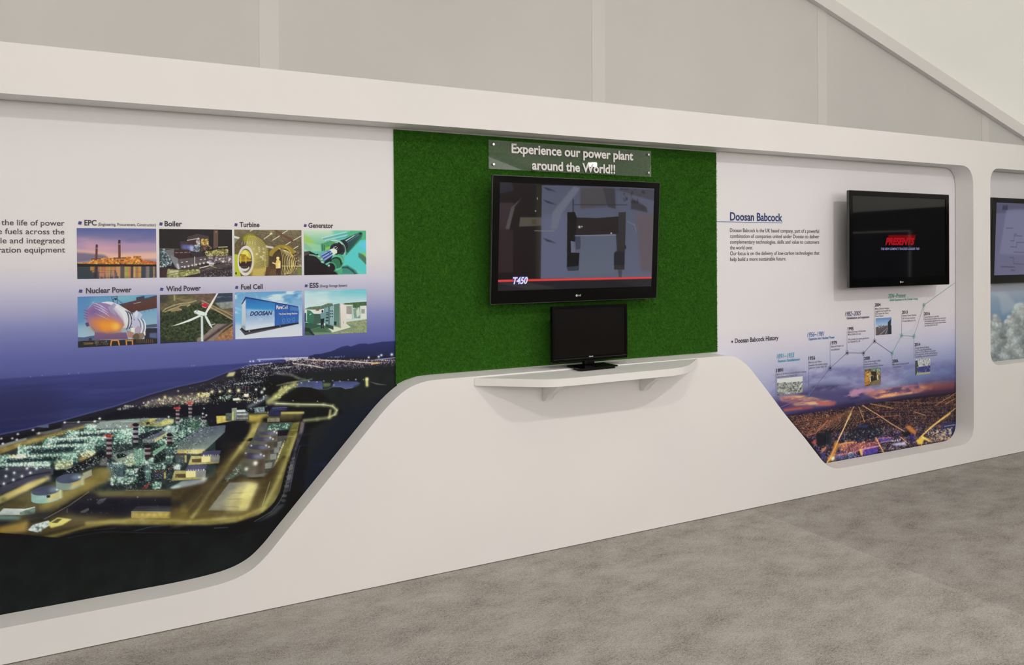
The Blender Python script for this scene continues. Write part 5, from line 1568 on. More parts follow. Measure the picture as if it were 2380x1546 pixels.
    A.poly([(1780, 430), (1870, 350), (2040, 440), (1990, 450), (1900, 410), (1870, 490), (1800, 480)], (238, 196, 76), .95, soft=3)
    A.poly([(1860, 350), (1980, 420), (1870, 400)], (250, 224, 130), .8, soft=2)
    A.line([(2300, 10), (2130, 130), (1990, 240), (1860, 360)], 11, (250, 204, 120), .9, 2)
    A.spk([(1900, 300), (2330, 220), (2330, 400), (2080, 440)], 120, [(238, 190, 90), (226, 200, 150), (190, 190, 200)], 7, 18)
    A.line([(1540, 370), (1640, 460)], 12, (236, 160, 110), .9, 1)
    A.spk([(540, 600), (900, 600), (900, 680), (540, 720)], 60, [(84, 76, 150), (150, 120, 190), (206, 200, 206), (60, 64, 120)], 8, 18)
    A.line(arc(770, 640, 36, 30), 10, (190, 206, 190), .9)
    A.dot(500, 700, 40, (250, 236, 190))
    A.poly([(300, 640), (370, 590), (390, 740), (370, 745)], (60, 58, 110), .9, soft=3)
    A.poly([(320, 560), (400, 510), (400, 540), (340, 610)], (214, 140, 90), .8, soft=2)
    A.poly([(170, 460), (240, 400), (240, 490)], (206, 96, 80), .8, soft=2)
    for x in (410, 440, 465):
        A.line([(x, 320), (x, 500)], 5, (92, 96, 130), .8)
    A.poly([(540, 680), (820, 620), (830, 690), (540, 740)], (54, 66, 110), .6, soft=4)
    A.grain([(540, 480), (1240, 380), (2330, 300), (2330, 420), (1240, 620), (540, 730)], .08, [(250, 210, 150), (226, 150, 110), (190, 150, 210), (236, 226, 220), (24, 20, 40)], .85, 1, clump=1.3, csc=8)
    # faint guide strokes of the history chart
    A.view(1920, 640, 5.947)
    G = (150, 146, 160)
    A.line([(330, 1010), (520, 1072)], 3, G, .5)
    A.line([(520, 1085), (760, 970), (1045, 840)], 3, G, .4)
    A.line([(1050, 820), (1190, 760), (1350, 420), (1440, 200)], 3, G, .3)
    return A


def art_cloud():
    A = Art([(2247.02, 400.43), (2603.81, 425.59), (2604.3, 811.72), (2248.29, 853.31)], 2.3, 1.54, 0.0036, seed=8)
    z = 2.24 - (np.arange(A.ny) + .5) / A.ny * 1.54
    A.a[:] = ramp(-z, [-2.3, -1.45, -1.32, -1.2, -1.05, -.7], [(206, 200, 198), (206, 200, 198), (176, 180, 190), (134, 152, 172), (106, 132, 158), (96, 124, 146)])[:, None, :]
    A.view(2140, 340, 2.7625)
    r = A.r

    def top(x):
        return 1075 + 55 * math.sin(x * .013 + 1.2) - 45 * math.cos(x * .031) - (70 if 470 < x < 520 else 0)

    big = [(x, top(x)) for x in range(400, 1500, 12)]
    A.poly(big + [(1500, 1480), (400, 1480)], (150, 156, 156), c2=(110, 118, 120), soft=5)
    # billows: big lumps first, then smaller and smaller heads, each lit from its upper left
    for n, k0, k1, al in ((150, 34, 60, .55), (320, 18, 32, .6), (900, 9, 18, .6), (1700, 5, 10, .5)):
        P = []
        for i in range(n):
            x = 410 + 1080 * r.rand()
            P.append((x, top(x) + (1470 - top(x)) * r.rand() ** .85))
        P.sort(key=lambda p: p[1])
        for x, y in P:
            k = k0 + (k1 - k0) * r.rand()
            lump = .5 + .5 * math.sin(x * .055 + 2 * math.sin(y * .03)) * math.cos(y * .045 + x * .01)
            sh = .62 + .34 * lump - .16 * (y - 1050) / 400 + .08 * r.rand()
            A.ell(x, y, k, k * .9, np.array((196, 203, 202)) * (sh * .9), al, soft=2)
            A.ell(x - k * .22, y - k * .3, k * .62, k * .5, np.minimum(np.array((218, 222, 219)) * (sh + .1), 226), al, soft=2)
    A.poly([(440, 940), (500, 970), (520, 1080), (600, 1050), (660, 1130), (660, 1100), (600, 1000), (540, 930)], (196, 200, 204), .35, soft=8)
    A.ell(530, 1230, 22, 13, (84, 84, 84), .6, soft=3)
    A.mottle([(300, 1200), (1500, 1200), (1500, 1480), (400, 1480)], (86, 100, 108), .5, 26, .56, 4, soft=20)
    return A


# little history pictures
def art_1891():
    A = Art([(1805.54, 880.25), (1864.73, 875.02), (1864.73, 912.28), (1805.54, 919.07)], 0.2378, 0.1107, 0.0014, (206, 206, 200), 21)
    A.view(1660, 660, 5.153)
    A.poly([(740, 1190), (1060, 1170), (1060, 1350), (740, 1350)], (150, 152, 146), tex=.4, tsc=5)
    A.mottle([(740, 1180), (1060, 1165), (1060, 1320), (740, 1340)], (74, 78, 74), .8, 5, .52, 6, 2)
    A.poly([(745, 1290), (850, 1310), (840, 1340), (745, 1340)], (84, 84, 82))
    for k in range(5):
        A.line([(750, 1240 + 18 * k), (930, 1320 + 10 * k)], 4, (206, 206, 200), .8)
    A.line([(1050, 1190), (980, 1310)], 8, (214, 214, 206), .9)
    A.line([(1060, 1210), (1010, 1310)], 4, (70, 72, 70), .9)
    return A


def art_2004():
    A = Art([(2034.68, 740.05), (2071.34, 737.53), (2071.34, 776.54), (2034.68, 779.57)], 0.1728, 0.1238, 0.0013, (130, 160, 200), 22)
    A.view(1920, 640, 5.947)
    A.poly([(670, 570), (910, 570), (910, 720), (670, 720)], (84, 122, 176), c2=(190, 206, 222))
    A.poly([(680, 720), (900, 690), (900, 830), (680, 830)], (96, 86, 88), tex=.3, tsc=5)
    A.spk([(690, 700), (850, 690), (850, 720), (690, 725)], 40, [(70, 80, 96), (206, 206, 206), (110, 84, 76)], 5, 10)
    for k in range(6):
        A.line([(850, 715 + 4 * k), (690 + 40 * k, 830)], 5, (196, 190, 190) if k % 2 else (60, 56, 60), .8)
    A.poly([(850, 650), (895, 600), (890, 680), (900, 820), (850, 820)], (44, 52, 60))
    return A


def art_2000():
    A = Art([(2008.78, 858.61), (2046.11, 854.91), (2046.45, 893.58), (2009.12, 898.62)], 0.1727, 0.1229, 0.0013, (96, 86, 66), 23)
    A.view(1920, 640, 5.947)
    A.poly([(520, 1270), (760, 1270), (760, 1540), (520, 1540)], (104, 88, 60), tex=.5, tsc=6)
    A.poly([(530, 1340), (610, 1330), (600, 1500), (530, 1530)], (176, 124, 62), tex=.4, tsc=5)
    A.poly([(600, 1280), (752, 1275), (752, 1350), (620, 1340)], (110, 128, 110), tex=.4, tsc=5)
    A.poly([(620, 1330), (690, 1330), (690, 1480), (620, 1470)], (52, 44, 36))
    A.line([(600, 1400), (612, 1470)], 12, (220, 214, 196))
    A.line([(708, 1380), (714, 1450)], 14, (224, 222, 212))
    A.poly([(640, 1460), (752, 1440), (752, 1510), (600, 1530)], (120, 106, 84), tex=.2)
    A.spk([(540, 1300), (745, 1300), (740, 1420), (540, 1430)], 50, [(206, 196, 150), (60, 50, 40), (190, 150, 80)], 5, 12)
    return A


def art_2014():
    A = Art([(2126.49, 835.06), (2161.29, 833.04), (2161.29, 867.85), (2126.49, 873.4)], 0.1762, 0.1194, 0.0013, (150, 150, 150), 24)
    A.view(1920, 640, 5.947)
    A.poly([(1220, 1150), (1440, 1150), (1440, 1390), (1220, 1390)], (186, 186, 184), tex=.25, tsc=6)
    A.mottle([(1220, 1150), (1440, 1150), (1440, 1260), (1220, 1260)], (84, 90, 84), .8, 8, .55, 6)
    A.poly([(1228, 1180), (1260, 1170), (1280, 1290), (1240, 1390), (1228, 1390)], (60, 64, 64), .9)
    A.poly([(1260, 1270), (1435, 1250), (1435, 1330), (1270, 1350)], (62, 62, 120), tex=.4, tsc=5)
    A.spk([(1260, 1250), (1435, 1230), (1435, 1330), (1260, 1350)], 60, [(84, 84, 150), (40, 44, 80), (206, 180, 160)], 5, 10)
    A.poly([(1260, 1350), (1435, 1330), (1435, 1390), (1240, 1390)], (150, 156, 130))
    return A


# ------------------------------------------------------------------ what the screens show
def art_screen_loader():
    A = Art([(1163.05, 426.5), (1523.6, 438.9), (1514.9, 666.0), (1159.3, 676.3)], 1.012, 0.569, 0.0019, (34, 33, 40), 31)
    A.view(1120, 400, 4.832)
    A.softk = 1.0
    A.poly([(190, 120), (700, 150), (690, 1210), (180, 1220)], (34, 30, 30))
    A.poly([(210, 360), (370, 360), (300, 660), (205, 660)], (58, 48, 52), soft=2)
    A.poly([(200, 660), (360, 660), (360, 1130), (195, 1130)], (50, 38, 42), soft=2)
    A.poly([(210, 130), (340, 130), (370, 220), (210, 260)], (46, 46, 56), soft=3)
    A.poly([(275, 650), (340, 410), (465, 295), (380, 400), (320, 655)], (86, 82, 84), .9, soft=1)
    A.poly([(620, 150), (690, 155), (680, 1200), (610, 1200)], (44, 42, 36), soft=3)
    A.poly([(440, 520), (770, 520), (740, 610), (425, 625)], (84, 80, 72), soft=2)
    A.poly([(570, 545), (620, 545), (620, 600), (570, 600)], (74, 66, 44), soft=2)
    A.poly([(680, 160), (1950, 180), (1910, 1190), (670, 1200)], (84, 88, 106), c2=(96, 100, 120))
    A.poly([(680, 500), (960, 480), (960, 1190), (670, 1200)], (98, 102, 128), .8, soft=14)
    A.poly([(800, 460), (1040, 170), (1110, 190), (900, 480), (850, 650), (780, 650)], (110, 112, 128), .85, soft=4)
    A.poly([(1110, 190), (1360, 180), (1420, 330), (1400, 400), (1110, 420)], (74, 70, 70), .8, soft=6)
    A.poly([(1360, 180), (1500, 190), (1510, 420), (1420, 400)], (60, 58, 62), .9, soft=3)
    A.poly([(1500, 200), (1950, 330), (1950, 200), (1560, 190)], (66, 64, 72), .8, soft=3)
    A.poly([(1690, 300), (1860, 400), (1870, 460), (1680, 420)], (52, 50, 56), .8, soft=3)
    A.mottle([(1550, 190), (1860, 200), (1870, 470), (1600, 330)], (44, 42, 46), .7, 10, .5, 5)
    A.poly([(1740, 480), (1950, 470), (1920, 1120), (1790, 1120)], (98, 84, 88), .75, soft=10)
    for y in (195, 340, 770):
        A.poly([(690, y - 20), (760, y), (850, y + 40), (740, y + 20)], (44, 46, 62), .8, soft=2)
    A.line([(600, 670), (820, 672)], 7, (130, 126, 128), .8, 1)
    A.line([(1030, 375), (1640, 375)], 6, (50, 50, 60), .8, 1)
    A.line([(1030, 320), (1030, 470)], 12, (44, 46, 58), .9, 1)
    # quick-attach frame of the loader
    A.poly([(1070, 520), (1300, 525), (1540, 505), (1545, 700), (1060, 720)], (44, 40, 40), tex=.05)
    A.poly([(965, 460), (1050, 460), (1070, 520), (1060, 720), (1050, 790), (1000, 780), (1010, 910), (1100, 915), (1090, 1060), (960, 1075)], (20, 19, 25))
    A.poly([(1005, 785), (1035, 790), (1050, 910), (1005, 912)], (104, 108, 128))
    A.poly([(955, 1070), (1095, 1060), (1090, 1110), (970, 1115)], (58, 62, 74))
    A.poly([(1540, 460), (1625, 455), (1605, 1100), (1485, 1100), (1490, 890), (1515, 890), (1510, 700), (1545, 690)], (54, 51, 54))
    A.poly([(1490, 895), (1600, 900), (1605, 1050), (1485, 1050)], (40, 40, 46))
    A.poly([(1530, 1100), (1580, 1100), (1570, 1190), (1540, 1180)], (70, 74, 84))
    A.line([(1050, 722), (1510, 715)], 9, (130, 130, 146), .9)
    A.poly([(1050, 730), (1120, 730), (1110, 870), (1060, 880)], (64, 66, 82), .9)
    A.poly([(1110, 730), (1510, 722), (1520, 890), (1480, 920), (1490, 1150), (1090, 1150), (1120, 960)], (92, 98, 116), c2=(98, 104, 118), soft=2)
    A.dot(1100, 626, 16, (226, 226, 226))
    A.dot(1128, 622, 10, (190, 190, 190))
    A.dot(1458, 694, 10, (226, 226, 226))
    A.dot(610, 450, 9, (220, 214, 206))
    A.line([(628, 300), (632, 320)], 8, (180, 176, 170))
    A.poly([(1605, 830), (1625, 830), (1625, 870), (1608, 870)], (40, 42, 54))
    A.line([(1640, 560), (1720, 600), (1740, 680)], 5, (120, 122, 136), .8, 1)
    # red strip and black foot of the caption
    A.poly([(180, 1232), (1915, 1198), (1910, 1290), (185, 1340)], (44, 43, 47), soft=1)
    A.poly([(190, 1245), (540, 1250), (860, 1300), (520, 1320)], (64, 60, 62), .8, soft=3)
    A.poly([(185, 1213), (1912, 1179), (1908, 1200), (185, 1240)], (206, 62, 62))
    A.line([(185, 1225), (1910, 1189)], 14, (222, 74, 70))
    return A


def art_screen_title():
    A = Art([(1982, 456.2), (2198.6, 462.8), (2197.7, 642.7), (1982, 647)], 1.012, 0.569, 0.004, (7, 9, 14), 32)
    A.view(1920, 420, 5.725)
    A.poly([(340, 1080), (1600, 1080), (1600, 1310), (340, 1310)], (5, 6, 9), soft=20)
    A.poly([(830, 726), (1196, 722), (1170, 828), (800, 832)], (150, 16, 26), .75, soft=1)
    return A


def art_screen_chart():
    A = Art([(2320.8, 471), (2500, 481), (2500, 623), (2315.5, 640.5)], 1.012, 0.569, 0.004, (96, 96, 128), 33)
    A.view(2140, 340, 2.7625)
    A.poly([(490, 360), (1000, 360), (1000, 430), (490, 430)], (74, 76, 104), soft=1)
    A.poly([(580, 410), (1000, 400), (1000, 690), (530, 690)], (118, 118, 148), .8, soft=3)
    A.poly([(520, 690), (1000, 690), (1000, 830), (490, 830)], (104, 102, 130), .6, soft=4)
    A.poly([(550, 380), (590, 380), (590, 410), (550, 410)], (44, 46, 74))
    for pts in ([(640, 560), (660, 560)], [(615, 602), (640, 602)], [(640, 602), (640, 570), (700, 570)], [(615, 640), (660, 640), (660, 610), (720, 610)], [(608, 708), (640, 708), (640, 745), (720, 745)], [(640, 672), (720, 672)]):
        A.line(pts, 3, (60, 60, 86), .9)
    A.line([(580, 524), (630, 523)], 5, (66, 66, 92), .7)
    A.line([(545, 770), (650, 768)], 5, (60, 60, 86), .8)
    A.line([(620, 789), (650, 788)], 5, (60, 60, 86), .8)
    return A
# ------------------------------------------------------------------ materials
D = 0.147                       # depth of the recesses
M_paint = noisy('white_wall_paint', (0.795, 0.80, 0.80), (0.815, 0.81, 0.805), 1.3, 0.55, 0.3, 3)
M_board = mat('white_backing_board', (0.80, 0.80, 0.80), 0.6, 0.3)
M_lam = mat('white_shelf_laminate', (0.80, 0.81, 0.80), 0.4, 0.4)
M_gable = noisy('tent_gable_fabric', (0.63, 0.63, 0.62), (0.675, 0.67, 0.655), 0.9, 0.7, 0.2, 3)
M_roof = noisy('tent_roof_fabric', (0.74, 0.765, 0.73), (0.78, 0.80, 0.765), 0.8, 0.7, 0.2, 2)
N, L, b = nodes(M_roof)          # daylight glows through the tent roof
tl = N.new('ShaderNodeBsdfTranslucent')
tl.inputs[0].default_value = (0.80, 0.81, 0.775, 1)
mx = N.new('ShaderNodeMixShader')
mx.inputs[0].default_value = 0.5
L.new(b.outputs[0], mx.inputs[1])
L.new(tl.outputs[0], mx.inputs[2])
L.new(mx.outputs[0], N['Material Output'].inputs['Surface'])
M_rafter = mat('white_rafter_paint', (0.80, 0.795, 0.785), 0.45, 0.4)
M_post = mat('white_post_paint', (0.70, 0.695, 0.68), 0.5, 0.3)
M_black = mat('gloss_black_plastic', (0.003, 0.003, 0.0032), 0.1, 0.16)
M_satin = mat('satin_black_plastic', (0.012, 0.012, 0.012), 0.4, 0.4)
M_rim = mat('smoked_clear_rim', (0.05, 0.052, 0.05), 0.2, 0.5)
M_off = mat('dark_screen_glass', (0.004, 0.0034, 0.003), 0.14, 0.22)
M_steel = mat('brushed_steel', (0.62, 0.62, 0.60), 0.3, 0.5, 1.0)
M_silver = mat('silver_badge', (0.55, 0.55, 0.55), 0.4, 0.5)
M_white_ink = mat('white_sign_letters', (0.80, 0.80, 0.79), 0.5, 0.3)
M_ink = ink_mat('printed_mural_film', 0.42, 0.16)
M_pic = ink_mat('printed_picture', 0.4, 0.16)
M_lcd = ink_mat('lit_screen', 0.04, 0.45, 0.85)
M_grey_ink = mat('dark_grey_ink', alb((70, 66, 68)), 0.5, 0.3)
M_text_ink = mat('heading_ink', alb((62, 58, 66)), 0.5, 0.3)
M_blue_ink = mat('navy_ink', alb((48, 58, 104)), 0.5, 0.3)
M_bullet = mat('blue_bullet_ink', alb((62, 62, 116)), 0.5, 0.3)
M_teal = mat('teal_ink', alb((48, 138, 160)), 0.5, 0.3)
M_steelblue = mat('steel_blue_ink', alb((62, 104, 150)), 0.5, 0.3)
M_slate = mat('slate_ink', alb((66, 66, 100)), 0.5, 0.3)
M_green_ink = mat('green_ink', alb((76, 150, 128)), 0.5, 0.3)
M_soft_ink = mat('soft_grey_ink', alb((118, 112, 120)), 0.5, 0.3)
M_line = mat('chart_line_ink', alb((112, 106, 134)), 0.5, 0.3)
M_gline = mat('green_line_ink', alb((120, 156, 146)), 0.5, 0.3)


def emis(name, c, s=1.0):
    return mat(name, (0, 0, 0), 0.5, 0.0, emit=lin(c), emit_s=s)


M_e_white = emis('lit_white_caption', (222, 222, 240))
M_e_edge = emis('lit_navy_outline', (64, 66, 150))
M_e_red = emis('lit_red_title', (160, 22, 32))
M_e_lilac = emis('lit_lilac_title', (132, 130, 176))
M_e_red2 = emis('lit_red_band', (140, 20, 28))

# acrylic sheet: clear, with its own two reflecting faces
M_acr = mat('clear_acrylic', (0.9, 0.95, 0.92), 0.02, 0.5)
N, L, b = nodes(M_acr)
out = N['Material Output']
tr = N.new('ShaderNodeBsdfTransparent')
tr.inputs[0].default_value = (0.90, 0.93, 0.90, 1)
gl = N.new('ShaderNodeBsdfGlossy')
gl.inputs['Roughness'].default_value = 0.015
fr = N.new('ShaderNodeFresnel')
fr.inputs['IOR'].default_value = 1.5
mx = N.new('ShaderNodeMixShader')
L.new(fr.outputs[0], mx.inputs[0])
L.new(tr.outputs[0], mx.inputs[1])
L.new(gl.outputs[0], mx.inputs[2])
L.new(mx.outputs[0], out.inputs['Surface'])

# mottled grey event carpet
M_carpet = mat('grey_carpet', (0.3, 0.3, 0.3), 0.95, 0.1)
N, L, b = nodes(M_carpet)
tc = N.new('ShaderNodeTexCoord')
mp = N.new('ShaderNodeMapping')
mp.inputs['Rotation'].default_value = (0, 0, math.radians(-27))
mp.inputs['Scale'].default_value = (0.8, 1.35, 1)
L.new(tc.outputs['Object'], mp.inputs['Vector'])


def cnoise(scale, detail, vec, rough=0.6):
    n = N.new('ShaderNodeTexNoise')
    n.inputs['Scale'].default_value = scale
    n.inputs['Detail'].default_value = detail
    n.inputs['Roughness'].default_value = rough
    L.new(vec, n.inputs['Vector'])
    return n.outputs['Fac']


def cmath(op, a, b_):
    n = N.new('ShaderNodeMath')
    n.operation = op
    for i, v in enumerate((a, b_)):
        if isinstance(v, (int, float)):
            n.inputs[i].default_value = v
        else:
            L.new(v, n.inputs[i])
    return n.outputs[0]


bl = cnoise(4.6, 8, mp.outputs['Vector'], 0.74)
gr = cnoise(170, 2, tc.outputs['Object'], 0.75)
g2 = cnoise(75, 3, mp.outputs['Vector'], 0.7)
v = cmath('ADD', cmath('MULTIPLY', bl, 0.48), cmath('ADD', cmath('MULTIPLY', g2, 0.30), cmath('MULTIPLY', gr, 0.58)))
cr = N.new('ShaderNodeValToRGB')
e = cr.color_ramp.elements
e[0].position, e[1].position = 0.49, 0.86
e[0].color = rgba(alb((80, 75, 73)))
e[1].color = rgba(alb((168, 162, 157)))
m_ = e.new(0.60)
m_.color = rgba(alb((129, 120, 113)))
m_ = e.new(0.70)
m_.color = rgba(alb((151, 141, 132)))
L.new(v, cr.inputs['Fac'])
sx = N.new('ShaderNodeSeparateXYZ')      # two carpet rolls meet in a seam square to the wall
L.new(tc.outputs['Object'], sx.inputs[0])
wob = cnoise(5, 3, tc.outputs['Object'])
right = cmath('GREATER_THAN', cmath('ADD', sx.outputs[0], cmath('MULTIPLY', wob, 0.02)), 3.57)
hs = N.new('ShaderNodeHueSaturation')
L.new(cmath('SUBTRACT', 1.04, cmath('MULTIPLY', right, 0.13)), hs.inputs['Value'])
L.new(cr.outputs['Color'], hs.inputs['Color'])
L.new(hs.outputs['Color'], b.inputs['Base Color'])
bp = N.new('ShaderNodeBump')
bp.inputs['Strength'].default_value = 0.5
bp.inputs['Distance'].default_value = 0.004
L.new(gr, bp.inputs['Height'])
L.new(bp.outputs['Normal'], b.inputs['Normal'])

# artificial turf
M_turf = noisy('turf_backing', alb((38, 76, 18)), alb((50, 92, 24)), 90, 0.9, 0.1, 3)
M_blade = noisy('turf_blades', alb((45, 90, 23)), alb((59, 110, 30)), 130, 0.7, 0.15, 2, stretch=(1, 0.2, 1), lo=0.3, hi=0.7)

# ------------------------------------------------------------------ setting
TOPZ = 2.462
fl = struct(box('floor', -9.0, 9.3, -9.3, 1.2, -0.05, 0.0, M_carpet))

# white exhibition wall with cut-out recesses and the sloping mound in the middle
L_open = [(-1.30, .25), (-1.285, .19), (-1.24, .155), (-1.17, .147), (0.20, .149), (0.30, .152), (0.38, .157), (0.445, .165), (0.50, .179), (0.556, .205),
          (0.615, .254), (0.685, .330), (1.063, .742), (1.172, .858), (1.228, .908), (1.272, .940), (1.325, .965), (1.39, .980), (1.47, .984),
          (3.30, .979), (3.37, .977), (3.43, .967), (3.487, .938), (3.549, .893), (3.605, .836), (3.676, .762), (3.748, .685), (3.851, .573),
          (4.028, .399), (4.136, .286), (4.20, .221), (4.25, .183), (4.303, .160), (4.36, .150), (4.44, .147),
          (5.66, .147), (5.73, .151), (5.785, .170), (5.823, .205), (5.841, .255), (5.845, .32),
          (5.847, 2.09), (5.844, 2.145), (5.828, 2.20), (5.79, 2.243), (5.735, 2.261), (5.67, 2.264), (-1.17, 2.258), (-1.24, 2.25), (-1.285, 2.215), (-1.30, 2.15)]
R_open = [(6.060, 2.12), (6.065, 2.18), (6.085, 2.225), (6.125, 2.254), (6.18, 2.262), (8.10, 2.262), (8.16, 2.25), (8.19, 2.21), (8.195, 2.15),
          (8.195, .84), (8.19, .78), (8.16, .735), (8.10, .720), (6.18, .720), (6.12, .732), (6.08, .762), (6.062, .81), (6.060, .86)]
cu = bpy.data.curves.new('outline', 'CURVE')
cu.dimensions = '2D'
cu.fill_mode = 'BOTH'
cu.extrude = (D - 0.006) / 2
for loop in ([(-2.6, 0.004), (8.55, 0.004), (8.55, TOPZ), (-2.6, TOPZ)], smooth_loop(L_open), smooth_loop(R_open)):
    sp = cu.splines.new('POLY')
    sp.points.add(len(loop) - 1)
    for p, q in zip(sp.points, loop):
        p.co = (q[0], q[1], 0, 1)
    sp.use_cyclic_u = True
tmp = bpy.data.objects.new('tmp', cu)
COL.objects.link(tmp)
me = bpy.data.meshes.new_from_object(tmp.evaluated_get(bpy.context.evaluated_depsgraph_get()))
bpy.data.objects.remove(tmp)
me.transform(Matrix.Rotation(math.radians(90), 4, 'X'))
me.transform(Matrix.Translation((0, (D - 0.006) / 2, 0)))
me.materials.clear()
wf = struct(link('wall_front', me, M_paint))
struct(box('wall_back', -2.6, 8.55, D, D + 0.06, 0.0, TOPZ - 0.004, M_board))

# tent gable behind the exhibition wall, posts, sloping rafter and roof fabric
YG = 1.0


def rake(x):
    return 3.74 - 0.316 * (x - 5.27)


gx0, gx1, ridge = -9.0, 9.3, 1.0


def roofz(x):
    return rake(x) if x >= ridge else rake(2 * ridge - x)


bm = bmesh.new()
bm_prism(bm, [(gx0, 0.0), (gx1, 0.0), (gx1, roofz(gx1)), (ridge, roofz(ridge)), (gx0, roofz(gx0))], YG, YG + 0.04)
struct(from_bm('wall_gable', bm, M_gable))
for i, x in enumerate((-1.46, 0.82, 3.10, 5.37, 7.65)):
    struct(box('trim_%d' % (i + 1), x - 0.055, x + 0.055, YG - 0.003, YG, 0.0, rake(x + 0.055) - 0.0 if x > ridge else 4.0, M_post))
bm = bmesh.new()
bm_prism(bm, [(ridge, rake(ridge) - 0.032), (gx1 - 0.1, rake(gx1 - 0.1) - 0.032), (gx1 - 0.1, rake(gx1 - 0.1) + 0.083), (ridge, rake(ridge) + 0.083)], YG - 0.05, YG - 0.0035)
struct(from_bm('trim_6', bm, M_rafter))
bm = bmesh.new()
t_ = 0.085
bm_prism(bm, [(ridge, rake(ridge) + t_), (gx1, rake(gx1) + t_), (gx1, rake(gx1) + t_ + 0.02), (ridge, rake(ridge) + t_ + 0.02)], -9.3, YG)
bm_prism(bm, [(ridge, rake(ridge) + t_), (gx0, roofz(gx0) + t_), (gx0, roofz(gx0) + t_ + 0.02), (ridge, rake(ridge) + t_ + 0.02)], -9.3, YG)
struct(from_bm('ceiling', bm, M_roof))
# side wall with a dark exhibit panel, and the far side of the hall
M_dark = mat('dark_green_panel', (0.006, 0.026, 0.012), 0.5, 0.3)
M_navy = mat('dark_blue_panel', (0.006, 0.012, 0.028), 0.5, 0.3)
struct(box('wall_right', 9.0, 9.08, -9.3, 0.9, 0.0, 2.55, M_paint))
struct(box('trim_7', 8.985, 8.999, -5.6, -1.75, 0.12, 2.17, M_dark))
struct(box('trim_8', 8.978, 8.984, -5.5, -2.76, 0.15, 1.88, M_navy))
struct(box('trim_9', 8.970, 8.984, -5.5, -2.745, 1.881, 1.90, M_paint))
struct(box('trim_10', 8.970, 8.984, -2.759, -2.735, 0.15, 1.88, M_paint))
struct(box('wall_far', -9.0, 9.0, -9.3, -9.2, 0.0, 3.1, M_paint))

struct(box('wall_left', -9.08, -9.0, -9.3, 1.2, 0.0, 2.9, M_gable))

# ------------------------------------------------------------------ murals
def mural(name, art, x0, z1, label):
    o = sheet(name, art, x0, z1, D - 0.002, M_ink)
    return tag(o, label, 'mural', 'printed murals in the wall recesses')


m_left = mural('wall_mural', art_plant(), -1.2, 2.235, 'printed mural of a lit power station by the sea, left of the green turf')
m_city = mural('wall_mural', art_city(), 3.40, 2.222, 'printed mural of city lights at sunset with a history chart, right of the turf')
m_cloud = mural('wall_mural', art_cloud(), 6.0, 2.24, 'printed mural of white cumulus clouds in the recess at the far right')
PX = (-0.1325, 0.1868, 0.5038, 0.8223)
PICS = [('epc', art_epc, 0, 1.7355, 'picture of a power plant with two chimneys at sunset'), ('boiler', art_boiler, 1, 1.735, 'picture of boiler houses lit at night'),
        ('turbine', art_turbine, 2, 1.7355, 'picture of a bladed yellow turbine rotor'), ('generator', art_generator, 3, 1.7355, 'picture of a green generator shaft'),
        ('nuclear', art_nuclear, 0, 1.443, 'picture of a white reactor vessel on a trailer'), ('wind', art_wind, 1, 1.4418, 'picture of a white wind turbine over woods'),
        ('fuel', art_fuel, 2, 1.443, 'picture of a blue fuel cell container'), ('ess', art_ess, 3, 1.4432, 'picture of energy storage cabinets outdoors')]
pics = {}
for k, fn, c, z, lb in PICS:
    o = sheet('picture_print', fn(), PX[c], z, D - 0.003, M_pic, m_left)
    o['label'] = lb
    pics[k] = o
for fn, x, z, lb in ((art_1891, 3.9386, .7697, 'grey picture of an old works'), (art_2004, 4.9207, 1.1327, 'picture of a coastline under blue sky'),
                     (art_2000, 4.8002, .7697, 'picture of brown plant equipment'), (art_2014, 5.3615, .8030, 'picture of a training hall')):
    sheet('history_picture', fn(), x, z, D - 0.003, M_pic, m_city)['label'] = lb
YT = D - 0.0036

# headings with their tilted square bullets
HEADS = [('EPC', 196.1, 523.3, 224.5, 11.6), ('Boiler', 382.5, 525.8, 423.0, 10.6), ('Turbine', 556.6, 527.8, 603.2, 10.3), ('Generator', 716.8, 528.8, 774.5, 9.8),
         ('Nuclear Power', 199.8, 681.6, 305.8, 11.6), ('Wind Power', 386.3, 677.3, 467.0, 11.2), ('Fuel Cell', 560.2, 672.5, 610.8, 10.6), ('ESS', 719.8, 669.0, 740.6, 10.0)]


def wall_pt(px, py):
    """image pixel cast through the camera onto the mural face -> (x, z) on that face"""
    d = [F_[i] * 1797.14 + R_[i] * (px - 1190) - U_[i] * (py - 610.7) for i in range(3)]
    t = (YT + 3.6286) / d[1]
    return d[0] * t, 1.6 + d[2] * t


heads = []
for h in HEADS:
    x0, z0 = wall_pt(h[1], h[2])
    x1, _ = wall_pt(h[3], h[2])
    heads.append((h[0], x0, x1, z0, h[4] * 0.00205))
zt = np.mean([h[3] for h in heads[:4]])
zb_ = np.mean([h[3] for h in heads[4:]])
HX = (-0.1115, 0.2125, 0.527, 0.845)
for i, h in enumerate(heads):
    lettering('heading_text', [(h[0], h[1], h[2], zt if i < 4 else zb_, 0.0222, 0.026)], M_text_ink, m_left, YT)
    bm = bmesh.new()
    cx, cz = PX[i % 4] + (.0125, .0078, .0078, .007, .0118, .0078, .0083, .0088)[i], (zt if i < 4 else zb_) + 0.0095
    pts = [(cx - .0075, cz - .0055), (cx + .0045, cz - .0075), (cx + .0075, cz + .0055), (cx - .0045, cz + .0075)]
    vs = [bm.verts.new((p[0], YT, p[1])) for p in pts]
    bm.faces.new(vs)
    from_bm('heading_bullet', bm, M_bullet, m_left)
x0, z0 = wall_pt(228.5, 525.2)
x1, _ = wall_pt(362.3, 525.2)
lettering('heading_note', [('(Engineering, Procurement, Construction)', x0, x1, zt - .001, .0122, .012)], M_grey_ink, m_left, YT)
x0, z0 = wall_pt(743.6, 667.5)
